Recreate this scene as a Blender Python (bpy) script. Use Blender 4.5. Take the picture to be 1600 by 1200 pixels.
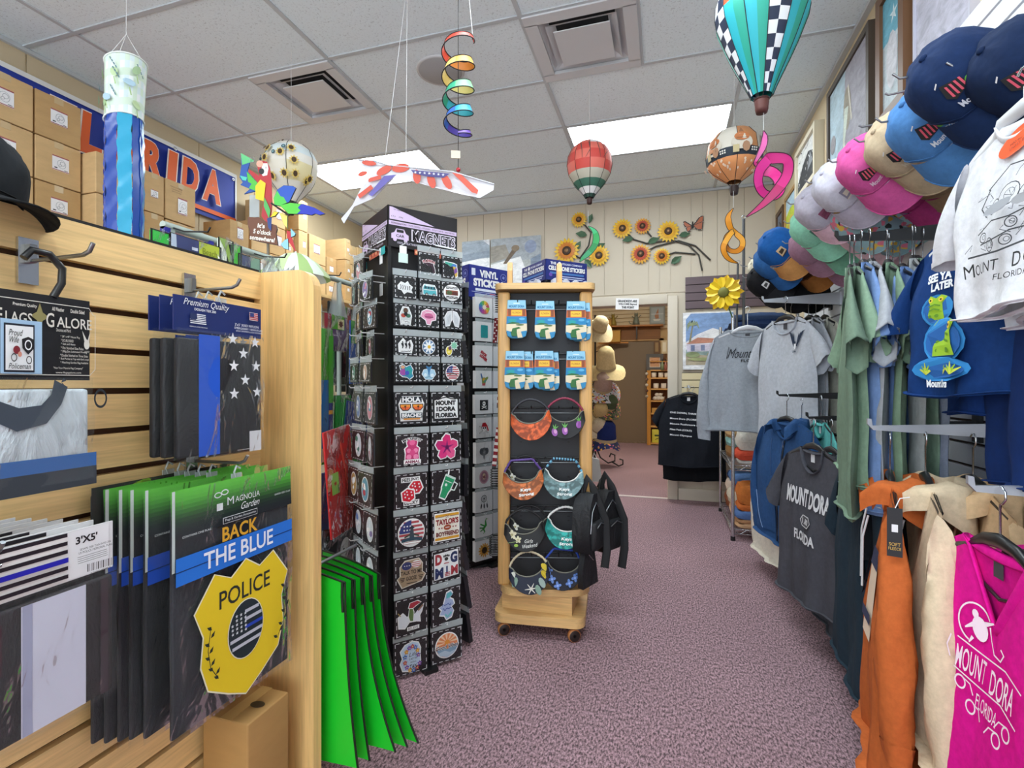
import bpy, bmesh, math, random
from mathutils import Vector, Matrix, noise

SC = bpy.context.scene
for _o in list(bpy.data.objects):
    bpy.data.objects.remove(_o)
PI = math.pi
R = math.radians
rnd = random.Random(7)
EYE = 1.19                      # camera height
CEIL = 3.17                     # ceiling height
YAW = R(16.9)
FPX = 790.0
CT, ST = math.cos(YAW), math.sin(YAW)

# ------------------------------------------------------------------ camera, world, exposure
cd = bpy.data.cameras.new('camera'); cam = bpy.data.objects.new('camera', cd)
SC.collection.objects.link(cam)
cam.location = (0, 0, EYE); cam.rotation_euler = (PI/2, 0, YAW)
cd.sensor_width = 36; cd.lens = 36*FPX/1600; cd.clip_start = 0.02
SC.camera = cam
wd = bpy.data.worlds.new('daylight'); SC.world = wd; wd.use_nodes = True
wd.node_tree.nodes['Background'].inputs[0].default_value = (0.80, 0.90, 1.0, 1)
wd.node_tree.nodes['Background'].inputs[1].default_value = 3.2   # daylight through the open shop front
SC.view_settings.view_transform = 'Standard'
try: SC.view_settings.look = 'None'
except Exception: pass
SC.view_settings.gamma = 1; SC.view_settings.use_curve_mapping = False
SC.view_settings.exposure = 0.30
TROFFER = 15.0                  # emission of the ceiling light diffusers

# ------------------------------------------------------------------ helpers
def at(u, v, d):
    "pixel of the 1600x1200 photograph at camera depth d -> world point"
    r = (u-800)/FPX*d; z = (600-v)/FPX*d
    return Vector((r*CT - d*ST, r*ST + d*CT, EYE+z))
def onX(u, v, X):
    a = (u-800)/FPX; d = X/(a*CT-ST); return at(u, v, d)
def onY(u, v, Y):
    a = (u-800)/FPX; d = Y/(a*ST+CT); return at(u, v, d)
def onZ(u, v, z):
    d = (z-EYE)/((600-v)/FPX); return at(u, v, d)

def lin(h):
    if isinstance(h, (tuple, list)): return tuple(h)[:3]
    h = h.lstrip('#'); o = []
    if len(h) == 3: h = ''.join(c+c for c in h)
    for i in (0, 2, 4):
        x = int(h[i:i+2], 16)/255
        o.append(x/12.92 if x <= .04045 else ((x+.055)/1.055)**2.4)
    return tuple(o)
_M = {}
def mat(c, rough=.6, kind='plain', metal=0.0, e=0.0, axis=2):
    key = (c, rough, kind, metal, e, axis)
    if key in _M: return _M[key]
    m = bpy.data.materials.new(f'{kind}_{str(c).lstrip("#")}'); m.use_nodes = True
    nt = m.node_tree; N = nt.nodes; L = nt.links; b = N['Principled BSDF']
    col = lin(c)
    b.inputs['Base Color'].default_value = (*col, 1)
    b.inputs['Roughness'].default_value = rough
    b.inputs['Metallic'].default_value = metal
    m.diffuse_color = (*col, 1)
    def nd(t, **k):
        n = N.new(t)
        for a, v in k.items(): n.inputs[a].default_value = v
        return n
    def coord(sc):
        tc = N.new('ShaderNodeTexCoord'); mp = nd('ShaderNodeMapping', Scale=sc)
        L.new(tc.outputs['Object'], mp.inputs['Vector']); return mp.outputs[0]
    def ramp(fac, a, c2, p0=.35, p1=.65):
        r = N.new('ShaderNodeValToRGB'); r.color_ramp.elements[0].position = p0; r.color_ramp.elements[1].position = p1
        r.color_ramp.elements[0].color = (*a, 1); r.color_ramp.elements[1].color = (*c2, 1)
        L.new(fac, r.inputs[0]); return r.outputs[0]
    def bump(fac, s, d=.002):
        bp = nd('ShaderNodeBump', Strength=s, Distance=d); L.new(fac, bp.inputs['Height']); L.new(bp.outputs[0], b.inputs['Normal'])
    dk = lambda k: tuple(x*k for x in col)
    if e:
        b.inputs['Emission Color'].default_value = (*col, 1); b.inputs['Emission Strength'].default_value = e
    if kind == 'wood':
        s = [14, 14, 14]; s[axis] = .9
        n = nd('ShaderNodeTexNoise', Scale=3.2, Detail=6, Roughness=.62, Distortion=.6); L.new(coord(s), n.inputs[0])
        s2 = [60, 60, 60]; s2[axis] = 2
        n2 = nd('ShaderNodeTexNoise', Scale=4, Detail=3); L.new(coord(s2), n2.inputs[0])
        mx = nd('ShaderNodeMix'); mx.data_type = 'FLOAT'; mx.inputs[0].default_value = .35
        L.new(n.outputs[0], mx.inputs[2]); L.new(n2.outputs[0], mx.inputs[3])
        L.new(ramp(mx.outputs[0], dk(.80), tuple(min(1, x*1.08) for x in col), .36, .6), b.inputs['Base Color'])
        bump(n2.outputs[0], .05)
    elif kind == 'carpet':
        n = nd('ShaderNodeTexNoise', Scale=150, Detail=4, Roughness=.75); L.new(coord((1, .45, 1)), n.inputs[0])
        n2 = nd('ShaderNodeTexNoise', Scale=1.3, Detail=2); L.new(coord((1, 1, 1)), n2.inputs[0])
        c1 = ramp(n.outputs[0], dk(.22), tuple(min(1, x*1.9) for x in col), .40, .62)
        mx = nd('ShaderNodeMix'); mx.data_type = 'RGBA'; mx.blend_type = 'MULTIPLY'; mx.inputs[0].default_value = .35
        L.new(c1, mx.inputs[6]); L.new(ramp(n2.outputs[0], (.7, .7, .7), (1, 1, 1)), mx.inputs[7])
        L.new(mx.outputs[2], b.inputs['Base Color']); bump(n.outputs[0], .6, .004)
    elif kind == 'tile':
        n = nd('ShaderNodeTexNoise', Scale=85, Detail=4, Roughness=.8); L.new(coord((1, 1, 1)), n.inputs[0])
        L.new(ramp(n.outputs[0], dk(.66), col, .34, .44), b.inputs['Base Color']); bump(n.outputs[0], .35, .003)
    elif kind == 'fabric':
        n = nd('ShaderNodeTexNoise', Scale=55, Detail=4, Roughness=.7); L.new(coord((1, 1, 1)), n.inputs[0])
        L.new(ramp(n.outputs[0], dk(.86), tuple(min(1, x*1.1) for x in col), .3, .7), b.inputs['Base Color'])
        n3 = nd('ShaderNodeTexNoise', Scale=9, Detail=3); L.new(coord((1.5, 1.5, .7)), n3.inputs[0])
        bump(n3.outputs[0], .55, .02)
        b.inputs['Specular IOR Level'].default_value = .15
    elif kind == 'card':
        n = nd('ShaderNodeTexNoise', Scale=7, Detail=4, Roughness=.6); L.new(coord((1, 1, 3)), n.inputs[0])
        L.new(ramp(n.outputs[0], dk(.9), tuple(min(1, x*1.05) for x in col), .3, .7), b.inputs['Base Color'])
    elif kind == 'folded':     # cloth folded in a bag: soft creases
        n = nd('ShaderNodeTexNoise', Scale=9, Detail=5, Roughness=.6, Distortion=.8); L.new(coord((1.6, 1.6, .7)), n.inputs[0])
        L.new(ramp(n.outputs[0], dk(.7), tuple(min(1, x*1.25+.004) for x in col), .3, .7), b.inputs['Base Color'])
        bump(n.outputs[0], .7, .02)
    elif kind == 'floral':     # busy print: three colours in blotches
        n = nd('ShaderNodeTexVoronoi', Scale=70); L.new(coord((1, 1, 1)), n.inputs[0])
        r = N.new('ShaderNodeValToRGB'); r.color_ramp.interpolation = 'CONSTANT'
        el = r.color_ramp.elements; el[0].position = 0; el[0].color = (*col, 1); el[1].position = .45; el[1].color = (*lin('#27302f'), 1)
        x = el.new(.55); x.color = (*lin('#d7748b'), 1); x = el.new(.68); x.color = (*col, 1); x = el.new(.86); x.color = (*lin('#d9b04a'), 1)
        sp = N.new('ShaderNodeSeparateColor'); L.new(n.outputs['Color'], sp.inputs[0]); L.new(sp.outputs[0], r.inputs[0])
        L.new(r.outputs[0], b.inputs['Base Color'])
    elif kind == 'batik':
        n = nd('ShaderNodeTexNoise', Scale=22, Detail=3, Distortion=1.6); L.new(coord((1, 1, 1)), n.inputs[0])
        L.new(ramp(n.outputs[0], dk(.45), tuple(min(1, x*1.5+.02) for x in col), .4, .62), b.inputs['Base Color'])
    elif kind == 'paint':      # brushy canvas colour
        n = nd('ShaderNodeTexNoise', Scale=11, Detail=5, Roughness=.7, Distortion=.7); L.new(coord((1, 1, 1.8)), n.inputs[0])
        L.new(ramp(n.outputs[0], dk(.7), tuple(min(1, x*1.25) for x in col), .3, .7), b.inputs['Base Color'])
    elif kind == 'clear':      # thin clear plastic
        N.remove(b); out = N['Material Output']
        t = N.new('ShaderNodeBsdfTransparent'); g = N.new('ShaderNodeBsdfGlossy'); g.inputs['Roughness'].default_value = rough
        t.inputs[0].default_value = (.97, .98, .98, 1)
        df = N.new('ShaderNodeBsdfDiffuse'); df.inputs[0].default_value = (*col, 1)
        lw = nd('ShaderNodeLayerWeight', Blend=.18)
        n = nd('ShaderNodeTexNoise', Scale=14, Detail=3, Distortion=.6); L.new(coord((1, 1, .5)), n.inputs[0])
        bp = nd('ShaderNodeBump', Strength=.8, Distance=.02); L.new(n.outputs[0], bp.inputs['Height'])
        L.new(bp.outputs[0], g.inputs['Normal']); L.new(bp.outputs[0], lw.inputs['Normal'])
        m1 = N.new('ShaderNodeMixShader'); m1.inputs[0].default_value = metal   # haze share
        L.new(t.outputs[0], m1.inputs[1]); L.new(df.outputs[0], m1.inputs[2])
        mu = N.new('ShaderNodeMath'); mu.operation = 'MULTIPLY'; mu.inputs[1].default_value = .14 if rough == .3 else .55; L.new(lw.outputs['Fresnel'], mu.inputs[0])
        m2 = N.new('ShaderNodeMixShader'); L.new(mu.outputs[0], m2.inputs[0])
        L.new(m1.outputs[0], m2.inputs[1]); L.new(g.outputs[0], m2.inputs[2]); L.new(m2.outputs[0], out.inputs[0])
    _M[key] = m
    return m
def F(c): return mat(c, .9, 'fabric')
CLEAR = mat('#dfe6e8', .12, 'clear', .03)
CLEAR2 = mat('#dfe6e8', .3, 'clear', .015)
HAZE = mat('#cfd8da', .15, 'clear', .45)
CHROME = mat('#c9ccd0', .25, metal=1.0)
STEEL = mat('#9a9ea2', .35, metal=1.0)
BLACK = mat('#101012', .45)
BLKM = mat('#18181a', .35)
WHITE = mat('#ececec', .5)

class MB:
    def __init__(s): s.v = []; s.f = []; s.m = []; s.s = []; s.mats = []
    def mi(s, m):
        if m not in s.mats: s.mats.append(m)
        return s.mats.index(m)
    def add(s, vs, fs, m, smooth=False, M=None):
        k = len(s.v); i = s.mi(m)
        for p in vs: s.v.append(tuple(M @ Vector(p)) if M else tuple(p))
        for f in fs: s.f.append([k+j for j in f]); s.m.append(i); s.s.append(smooth)
        return s
    def box(s, c, d, m, M=None):
        x, y, z = c; a, b, h = d[0]/2, d[1]/2, d[2]/2
        vs = [(x+i*a, y+j*b, z+k*h) for k in (-1, 1) for j in (-1, 1) for i in (-1, 1)]
        return s.add(vs, [(0, 2, 3, 1), (4, 5, 7, 6), (0, 1, 5, 4), (2, 6, 7, 3), (0, 4, 6, 2), (1, 3, 7, 5)], m, False, M)
    def rbox(s, c, d, m, bv=.01, M=None, seg=2):
        bm = bmesh.new(); bmesh.ops.create_cube(bm, size=1)
        for v in bm.verts: v.co = Vector((v.co.x*d[0], v.co.y*d[1], v.co.z*d[2]))
        bmesh.ops.bevel(bm, geom=list(bm.edges), offset=min(bv, min(d)*.45), segments=seg, affect='EDGES', profile=.6)
        vs = [tuple(v.co+Vector(c)) for v in bm.verts]; bm.verts.index_update()
        fs = [[v.index for v in f.verts] for f in bm.faces]; bm.free()
        return s.add(vs, fs, m, seg > 1, M)
    def prism(s, pts, y0, y1, m, M=None, ax=1, smooth=False):
        n = len(pts)
        if ax == 1: vs = [(p[0], y0, p[1]) for p in pts]+[(p[0], y1, p[1]) for p in pts]
        elif ax == 2: vs = [(p[0], p[1], y0) for p in pts]+[(p[0], p[1], y1) for p in pts]
        else: vs = [(y0, p[0], p[1]) for p in pts]+[(y1, p[0], p[1]) for p in pts]
        fs = [list(range(n)), list(range(2*n-1, n-1, -1))]
        s.add(vs, fs, m, False, M)
        s.add(vs, [(i, i+n, (i+1) % n+n, (i+1) % n) for i in range(n)], m, smooth, M); return s
    def tube(s, pts, r, m, n=8, closed=False, M=None):
        P = [Vector(p) for p in pts]; k = len(P); vs = []; up = None
        for i, p in enumerate(P):
            a = P[(i-1) % k] if (closed or i) else p; b = P[(i+1) % k] if (closed or i < k-1) else p
            t = (b-a); t = t.normalized() if t.length > 1e-9 else Vector((0, 0, 1))
            if up is None: up = Vector((0, 0, 1)) if abs(t.z) < .9 else Vector((1, 0, 0))
            x = (up - t*up.dot(t))
            if x.length < 1e-6: x = t.orthogonal()
            x.normalize(); up = x; y = t.cross(x); rr = r[i] if isinstance(r, (list, tuple)) else r
            if isinstance(rr, tuple): ra, rb = rr
            else: ra = rb = rr
            vs += [tuple(p + x*ra*math.cos(2*PI*j/n) + y*rb*math.sin(2*PI*j/n)) for j in range(n)]
        fs = []
        for i in range(k if closed else k-1):
            a = i*n; b = ((i+1) % k)*n
            fs += [(a+j, a+(j+1) % n, b+(j+1) % n, b+j) for j in range(n)]
        s.add(vs, fs, m, True, M)
        if not closed: s.add(vs, [list(range(n-1, -1, -1)), list(range((k-1)*n, k*n))], m, False, M)
        return s
    def lathe(s, prof, m, n=20, c=(0, 0, 0), M=None, smooth=True):
        "prof: (r, z) rows; m may be a function of (segment, row) for coloured panels"
        vs = []
        for r, z in prof: vs += [(c[0]+r*math.cos(2*PI*j/n), c[1]+r*math.sin(2*PI*j/n), c[2]+z) for j in range(n)]
        for i in range(len(prof)-1):
            for j in range(n):
                f = [i*n+j, i*n+(j+1) % n, (i+1)*n+(j+1) % n, (i+1)*n+j]
                mm = m(j, i) if callable(m) else m
                if not i and not j: k0 = len(s.v); [s.v.append(tuple(M @ Vector(p)) if M else p) for p in vs]
                s.f.append([k0+q for q in f]); s.m.append(s.mi(mm)); s.s.append(smooth)
        return s
    def ell(s, c, r, m, n=14, k=8, M=None):
        r = (r, r, r) if not isinstance(r, (tuple, list)) else r; vs = []; fs = []
        for i in range(k+1):
            t = PI*i/k
            for j in range(n):
                a = 2*PI*j/n; vs.append((c[0]+r[0]*math.sin(t)*math.cos(a), c[1]+r[1]*math.sin(t)*math.sin(a), c[2]+r[2]*math.cos(t)))
        for i in range(k):
            for j in range(n): fs.append((i*n+j, (i+1)*n+j, (i+1)*n+(j+1) % n, i*n+(j+1) % n))
        return s.add(vs, fs, m, True, M)
    def grid(s, fn, nu, nv, m, closed=False, smooth=True, M=None):
        w = nu if closed else nu+1
        vs = [fn(i/nu, j/nv) for j in range(nv+1) for i in range(w)]; fs = []
        for j in range(nv):
            for i in range(nu): fs.append((j*w+i, j*w+(i+1) % w, (j+1)*w+(i+1) % w, (j+1)*w+i))
        if callable(m):
            k0 = len(s.v)
            for p in vs: s.v.append(tuple(M @ Vector(p)) if M else tuple(p))
            for q, f in enumerate(fs): s.f.append([k0+x for x in f]); s.m.append(s.mi(m(q % nu, q//nu))); s.s.append(smooth)
            return s
        return s.add(vs, fs, m, smooth, M)

def mesh(name, mb):
    me = bpy.data.meshes.new(name); me.from_pydata(mb.v, [], mb.f)
    for m in mb.mats: me.materials.append(m)
    me.polygons.foreach_set('material_index', mb.m); me.polygons.foreach_set('use_smooth', mb.s)
    me.update(); return me
def tag(o, label=None, cat=None, group=None, kind=None):
    if label: o['label'] = label
    if cat: o['category'] = cat
    if group: o['group'] = group
    if kind: o['kind'] = kind
    return o
def link(name, data, parent=None, M=None):
    o = bpy.data.objects.new(name, data); SC.collection.objects.link(o)
    if parent: o.parent = parent
    if M is not None: o.matrix_local = M
    return o
def obj(name, mb, parent=None, label=None, cat=None, group=None, kind=None, M=None):
    o = link(name, mesh(name, mb) if isinstance(mb, MB) else mb, parent, M)
    return tag(o, label, cat, group, kind)
def MX(loc=(0, 0, 0), rz=0, rx=0, ry=0, s=1):
    m = Matrix.Translation(Vector(loc)) @ Matrix.Rotation(rz, 4, 'Z') @ Matrix.Rotation(ry, 4, 'Y') @ Matrix.Rotation(rx, 4, 'X')
    return m if s == 1 else m @ Matrix.Scale(s, 4)
def thing(name, label, cat, M=None, group=None):
    o = link(name, None, None, M if isinstance(M, Matrix) else MX(M or (0, 0, 0)))
    o.empty_display_size = .05
    return tag(o, label, cat, group)
def frame(fwd, up, loc, s=1):
    "matrix whose local -Y looks along fwd and whose Z is near up"
    f = Vector(fwd).normalized(); u = Vector(up); u = (u - f*u.dot(f)).normalized(); x = u.cross(f)
    m = Matrix((x, -f, u)).transposed().to_4x4()
    m = Matrix.Translation(Vector(loc)) @ m
    return m if s == 1 else m @ Matrix.Scale(s, 4)

# ------------------------------------------------------------------ flat print (lettering, pictures)
_T = {}
def tmesh(s, bold, sp=1.0):
    k = (s, bold, sp)
    if k not in _T:
        c = bpy.data.curves.new('t', 'FONT'); c.body = s; c.size = 1; c.offset = bold; c.resolution_u = 3; c.space_character = sp
        o = bpy.data.objects.new('t', c); me = o.to_mesh()
        vs = [(v.co.x, v.co.y) for v in me.vertices]; fs = [list(p.vertices) for p in me.polygons]; o.to_mesh_clear()
        bpy.data.objects.remove(o); bpy.data.curves.remove(c)
        x0 = min(v[0] for v in vs); x1 = max(v[0] for v in vs); y0 = min(v[1] for v in vs); y1 = max(v[1] for v in vs)
        _T[k] = ([((x-(x0+x1)/2)/max(x1-x0, 1e-6), (y-(y0+y1)/2)/max(y1-y0, 1e-6)) for x, y in vs], fs, (x1-x0)/max(y1-y0, 1e-6))
    return _T[k]
def circ(x, y, rx, ry=None, n=20, rot=0, a0=0, a1=2*PI):
    ry = rx if ry is None else ry; o = []
    for i in range(n if a1-a0 > 6.28 else n+1):
        a = a0+(a1-a0)*i/n; p = rx*math.cos(a); q = ry*math.sin(a)
        o.append((x+p*math.cos(rot)-q*math.sin(rot), y+p*math.sin(rot)+q*math.cos(rot)))
    return o
def starp(x, y, r, n=5, k=.4, rot=PI/2):
    return [(x+(r if i % 2 == 0 else r*k)*math.cos(rot+PI*i/n), y+(r if i % 2 == 0 else r*k)*math.sin(rot+PI*i/n)) for i in range(2*n)]
def xf(pts, x=0, y=0, s=1, rot=0, sx=1):
    c, q = math.cos(rot), math.sin(rot)
    return [(x+s*(p[0]*sx*c-p[1]*q), y+s*(p[0]*sx*q+p[1]*c)) for p in pts]
class Art:
    EPS = .00035
    def __init__(s, rough=.45, kind='plain', eps=None): s.mb = MB(); s.z = 0; s.r = rough; s.k = kind; s.e = eps or Art.EPS; s.sc = None
    def _m(s, c): return mat(c, s.r, s.k) if not isinstance(c, bpy.types.Material) else c
    def raw(s, pts, fs, c):
        s.z += s.e
        if s.sc: k, ox, oz = s.sc[:3]; kz = s.sc[3] if len(s.sc) > 3 else k; pts = [(p[0]*k+ox, p[1]*kz+oz) for p in pts]
        s.mb.add([(p[0], -s.z, p[1]) for p in pts], fs, s._m(c)); return s
    def poly(s, pts, c): return s.raw(pts, [list(range(len(pts)))], c)
    def rect(s, x, y, w, h, c, rot=0): return s.poly(xf([(-w/2, -h/2), (w/2, -h/2), (w/2, h/2), (-w/2, h/2)], x, y, 1, rot), c)
    def ell(s, x, y, rx, ry=None, c='#fff', n=20, rot=0): return s.poly(circ(x, y, rx, ry, n, rot), c)
    def ring(s, x, y, r, w, c, n=24, ry=None):
        ry = ry or r; o = circ(x, y, r, ry, n); i = circ(x, y, r-w, ry-w, n)
        return s.raw(o+i, [(k, (k+1) % n, n+(k+1) % n, n+k) for k in range(n)], c)
    def star(s, x, y, r, c, n=5, k=.4, rot=PI/2): return s.poly(starp(x, y, r, n, k, rot), c)
    def line(s, pts, w, c, closed=False):
        n = len(pts); o = []
        for i in range(n):
            a = pts[(i-1) % n] if closed or i else pts[i]; b = pts[(i+1) % n] if closed or i < n-1 else pts[i]
            dx, dy = b[0]-a[0], b[1]-a[1]; l = math.hypot(dx, dy) or 1
            ww = (w[i] if isinstance(w, (list, tuple)) else w)/2
            o += [(pts[i][0]-dy/l*ww, pts[i][1]+dx/l*ww), (pts[i][0]+dy/l*ww, pts[i][1]-dx/l*ww)]
        return s.raw(o, [(2*i, 2*i+1, (2*i+3) % (2*n), (2*i+2) % (2*n)) for i in range(n if closed else n-1)], c)
    def text(s, t, x, y, h, c, w=None, rot=0, bold=.0, arc=0, sh=0):
        vs, fs, asp = tmesh(t, bold); w = w or asp*h; o = []
        for p, q in vs:
            X, Y = p*w, q*h; X += sh*Y
            if arc: a = X/arc; X, Y = (arc+Y)*math.sin(a), (arc+Y)*math.cos(a)-arc
            o.append((X, Y))
        return s.raw(xf(o, x, y, 1, rot), fs, c)
    def scrib(s, x, y, w, c, t=.002, n=14, seed=0, h=.01):
        "a line of small unreadable script"
        q = random.Random(seed); s.line([(x-w/2+w*i/n, y+q.uniform(-h, h)*(1 if i % 2 else .6)) for i in range(n+1)], t, c); return s
    def build(s, name, parent, y=0, M=None, warp=None, label=None):
        if warp: s.mb.v = [tuple(warp(v[0], v[2], -v[1])) for v in s.mb.v]
        elif y: s.mb.v = [(v[0], v[1]+y, v[2]) for v in s.mb.v]
        return obj(name, s.mb, parent, label, M=M)
def grow(pts, k):
    cx = sum(p[0] for p in pts)/len(pts); cy = sum(p[1] for p in pts)/len(pts); o = []
    for p in pts:
        dx, dy = p[0]-cx, p[1]-cy; l = math.hypot(dx, dy) or 1; o.append((p[0]+dx/l*k, p[1]+dy/l*k))
    return o
# ------------------------------------------------------------------ the room
XL, XR, YB, YF = -3.63, 1.03, 5.5, -2.6          # left, right, back wall; open shop front
TAN = mat('#cdbb9b', .7); CREAM = mat('#c6baa7', .65); TRIMM = mat('#cabfae', .5)
obj('floor', MB().box(((XL+2.2)/2, (YF+10.6)/2, -.05), (2.2-XL, 10.6-YF, .1), mat('#96787f', .95, 'carpet')), kind='structure')
cl = obj('ceiling', MB().box(((XL+2.2)/2, (YF+10.6)/2, CEIL+.14), (2.2-XL, 10.6-YF, .06), mat('#b8b8b8', .8)), kind='structure')
TILE = mat('#eaf5fa', .9, 'tile'); TBAR = mat('#bfc4c8', .5)
gx = [XL, -3.19, -1.97, -.75, .47, XR]; gy = [YF]+[3.23+.61*k for k in range(-9, 4)]+[YB]
lights = [(-.75, 3.84), (-3.19, 3.84), (-.75, 1.40), (-.75, -1.04), (-3.19, -1.04)]
vents = [(-2.58, 2.62), (-.75, 2.62)]
def near(a, b): return abs(a-b) < .03
for i in range(len(gx)-1):
    for j in range(len(gy)-1):
        x0, x1, y0, y1 = gx[i], gx[i+1], gy[j], gy[j+1]
        if any(near(x0, a) and near(y0, b) for a, b in lights): continue
        if near(x0, -1.97-1.22) and near(y0, 2.62): x1 = -2.58
        if near(x0, -.75) and near(y0, 2.62): x0 = -.14
        obj('tile', MB().box(((x0+x1)/2, (y0+y1)/2, CEIL+.012), (x1-x0-.014, y1-y0-.014, .016), TILE), cl)
for x in gx[1:-1]:
    obj('grid_bar', MB().box((x, (YF+YB)/2, CEIL+.002), (.024, YB-YF, .012), TBAR), cl)
for y in gy[1:-1]:
    obj('grid_bar', MB().box(((XL+XR)/2, y, CEIL+.0025), (XR-XL, .024, .011), TBAR), cl)
obj('grid_bar', MB().box((-2.58, 2.925, CEIL+.002), (.024, .6, .012), TBAR), cl)
obj('grid_bar', MB().box((-.14, 2.925, CEIL+.002), (.024, .6, .012), TBAR), cl)
for n, (x, y) in enumerate(lights):
    nm = ['bright ceiling light panel over the wooden visor rack', 'bright ceiling light panel above the stacked cardboard boxes',
          'ceiling light panel over the aisle near the camera', 'ceiling light panel over the aisle by the shop front', 'ceiling light panel over the left wall by the shop front'][n]
    t = thing('ceiling_light', nm, 'light', (x+.61, y+.305, CEIL), 'fluorescent panels in the ceiling grid')
    obj('diffuser', MB().box((0, 0, .012), (1.18, .57, .006), mat('#eefaff', .5, e=TROFFER)), t)
    f = MB()
    for c, d in (((0, -.292, .006), (1.2, .022, .02)), ((0, .292, .006), (1.2, .022, .02)), ((-.597, 0, .006), (.022, .57, .02)), ((.597, 0, .006), (.022, .57, .02))): f.box(c, d, TBAR)
    obj('light_frame', f, t)
GREYM = mat('#d2d3d6', .45); DARK = mat('#3c3c3e', .8)
for n, (x, y) in enumerate(vents):
    t = thing('air_vent', ['square ceiling air vent between the tiles left of the round speaker', 'square ceiling air vent beside the light panel over the visor rack'][n], 'vent', (x+.305, y+.305, CEIL), 'square air vents')
    f = MB(); w = .295
    for c, d in (((0, -w+.03, -.002), (.6, .07, .02)), ((0, w-.03, -.002), (.6, .07, .02)), ((-w+.03, 0, -.002), (.07, .47, .02)), ((w-.03, 0, -.002), (.07, .47, .02))): f.box(c, d, GREYM)
    obj('vent_frame', f, t)
    obj('duct', MB().box((0, 0, .06), (.5, .5, .02), DARK), t)
    for k, (a, z) in enumerate(((.232, .012), (.195, -.002), (.155, -.016))):
        f = MB()
        for q in range(4):
            f.add([(-a, -a, z), (a, -a, z), (a-.05, -a+.05, z+.028), (-a+.05, -a+.05, z+.028)], [(0, 1, 2, 3)], GREYM, M=Matrix.Rotation(q*PI/2, 4, 'Z'))
        if k == 2: f.box((0, 0, z), (2*a, 2*a, .006), GREYM)
        obj('louvre', f, t)
t = thing('ceiling_speaker', 'round grey speaker grille set in a ceiling tile', 'speaker', (-1.36, 2.925, CEIL))
obj('grille', MB().lathe([(.0, -.012), (.128, -.011), (.138, -.006)], mat('#a9a9ab', .7), 40), t)
obj('rim', MB().lathe([(.136, -.008), (.148, -.009), (.152, .003)], mat('#c6c6c8', .4), 40), t)

# walls
wl = obj('wall_left', MB().box((XL-.05, (YF+YB)/2, CEIL/2), (.1, YB-YF, CEIL), TAN), kind='structure')
y = YF
for k in range(14):
    w = (YB-YF)/14
    obj('panel', MB().box((XL+.003, y+w/2, CEIL/2), (.008, w-.008, CEIL), TAN), wl); y += w
wr = obj('wall_right', MB().box((XR+.05, (YF+YB)/2, CEIL/2), (.1, YB-YF, CEIL), TAN), kind='structure')
wb = obj('wall_back', MB().box(((XL-.9)/2, YB+.06, CEIL/2), (-.9-XL, .12, CEIL), CREAM).box(((.02+XR+1.2)/2, YB+.06, CEIL/2), (XR+1.2-.02, .12, CEIL), CREAM)
         .box((-.44, YB+.06, (2.02+CEIL)/2), (.92, .12, CEIL-2.02), CREAM), kind='structure')
x = XL; k = 0
q = random.Random(3)
while x < XR-.02:
    w = q.choice((.11, .2, .14, .26)); x2 = min(x+w, XR)
    z0 = 2.14 if (x2 > -1.0 and x < .12) else 0
    obj('panel', MB().box(((x+x2)/2, YB-.004, (z0+CEIL)/2), (x2-x-.007, .009, CEIL-z0), CREAM), wb); x = x2
# opening trim
tr = obj('trim_1', MB().rbox((.07, YB-.02, 1.05), (.1, .045, 2.1), TRIMM, .008).rbox((-.43, YB-.02, 2.07), (.9, .045, .1), TRIMM, .008).rbox((-.95, YB-.02, 1.05), (.1, .045, 2.1), TRIMM, .008), kind='structure')
obj('trim_2', MB().box((-.44, YB-.02, .004), (.92, .04, .008), mat('#d9ccc8', .5)), kind='structure')
obj('baseboard_back', MB().rbox((.575, YB-.02, .06), (.9, .03, .12), TRIMM, .006), kind='structure')
obj('baseboard_left', MB().rbox((XL+.02, (YF+YB)/2, .06), (.03, YB-YF, .12), TRIMM, .006), kind='structure')
obj('trim_3', MB().box((XL+.015, (YF+YB)/2, CEIL-.012), (.03, YB-YF, .024), TBAR).box(((XL+XR)/2, YB-.015, CEIL-.012), (XR-XL, .03, .024), TBAR).box((XR-.015, (YF+YB)/2, CEIL-.012), (.03, YB-YF, .024), TBAR), kind='structure')

# the room beyond the opening
Y2 = 10.5
w2 = obj('wall_back.001', MB().box((-.6, Y2+.05, CEIL/2), (5.6, .1, CEIL), mat('#c9a877', .7)), kind='structure')
obj('wall_left.001', MB().box((-3.1, (YB+Y2)/2+.06, CEIL/2), (.1, Y2-YB-.12, CEIL), TAN), kind='structure')
obj('wall_right.001', MB().box((2.25, (YB+Y2)/2+.06, CEIL/2), (.1, Y2-YB-.12, CEIL), TAN), kind='structure')
for k in range(11):
    z = 2.30+.0762*k
    obj('slat', MB().box((-.4, Y2-.012, z+.034), (4.4, .022, .064), mat('#e2cfaa', .6)), w2)
dr = thing('door_1', None, None, (-.62, Y2-.02, 0)); dr['kind'] = 'structure'
obj('leaf', MB().box((0, 0, 1.02), (1.0, .04, 2.04), mat('#7d6a53', .55)), dr)
obj('door_frame', MB().box((.54, -.005, 1.04), (.08, .06, 2.12), mat('#c9a06a', .6, 'wood')).box((-.54, -.005, 1.04), (.08, .06, 2.12), mat('#c9a06a', .6, 'wood')).box((0, -.005, 2.1), (1.16, .06, .09), mat('#c9a06a', .6, 'wood', axis=0)), dr)
obj('baseboard_back.001', MB().box((-.6, Y2-.03, .02), (3.4, .02, .04), TRIMM), kind='structure')
t = thing('ceiling_light', 'ceiling light panel in the room behind the doorway', 'light', (-.4, 7.6, CEIL-.04), 'fluorescent panels in the ceiling grid')
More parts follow.
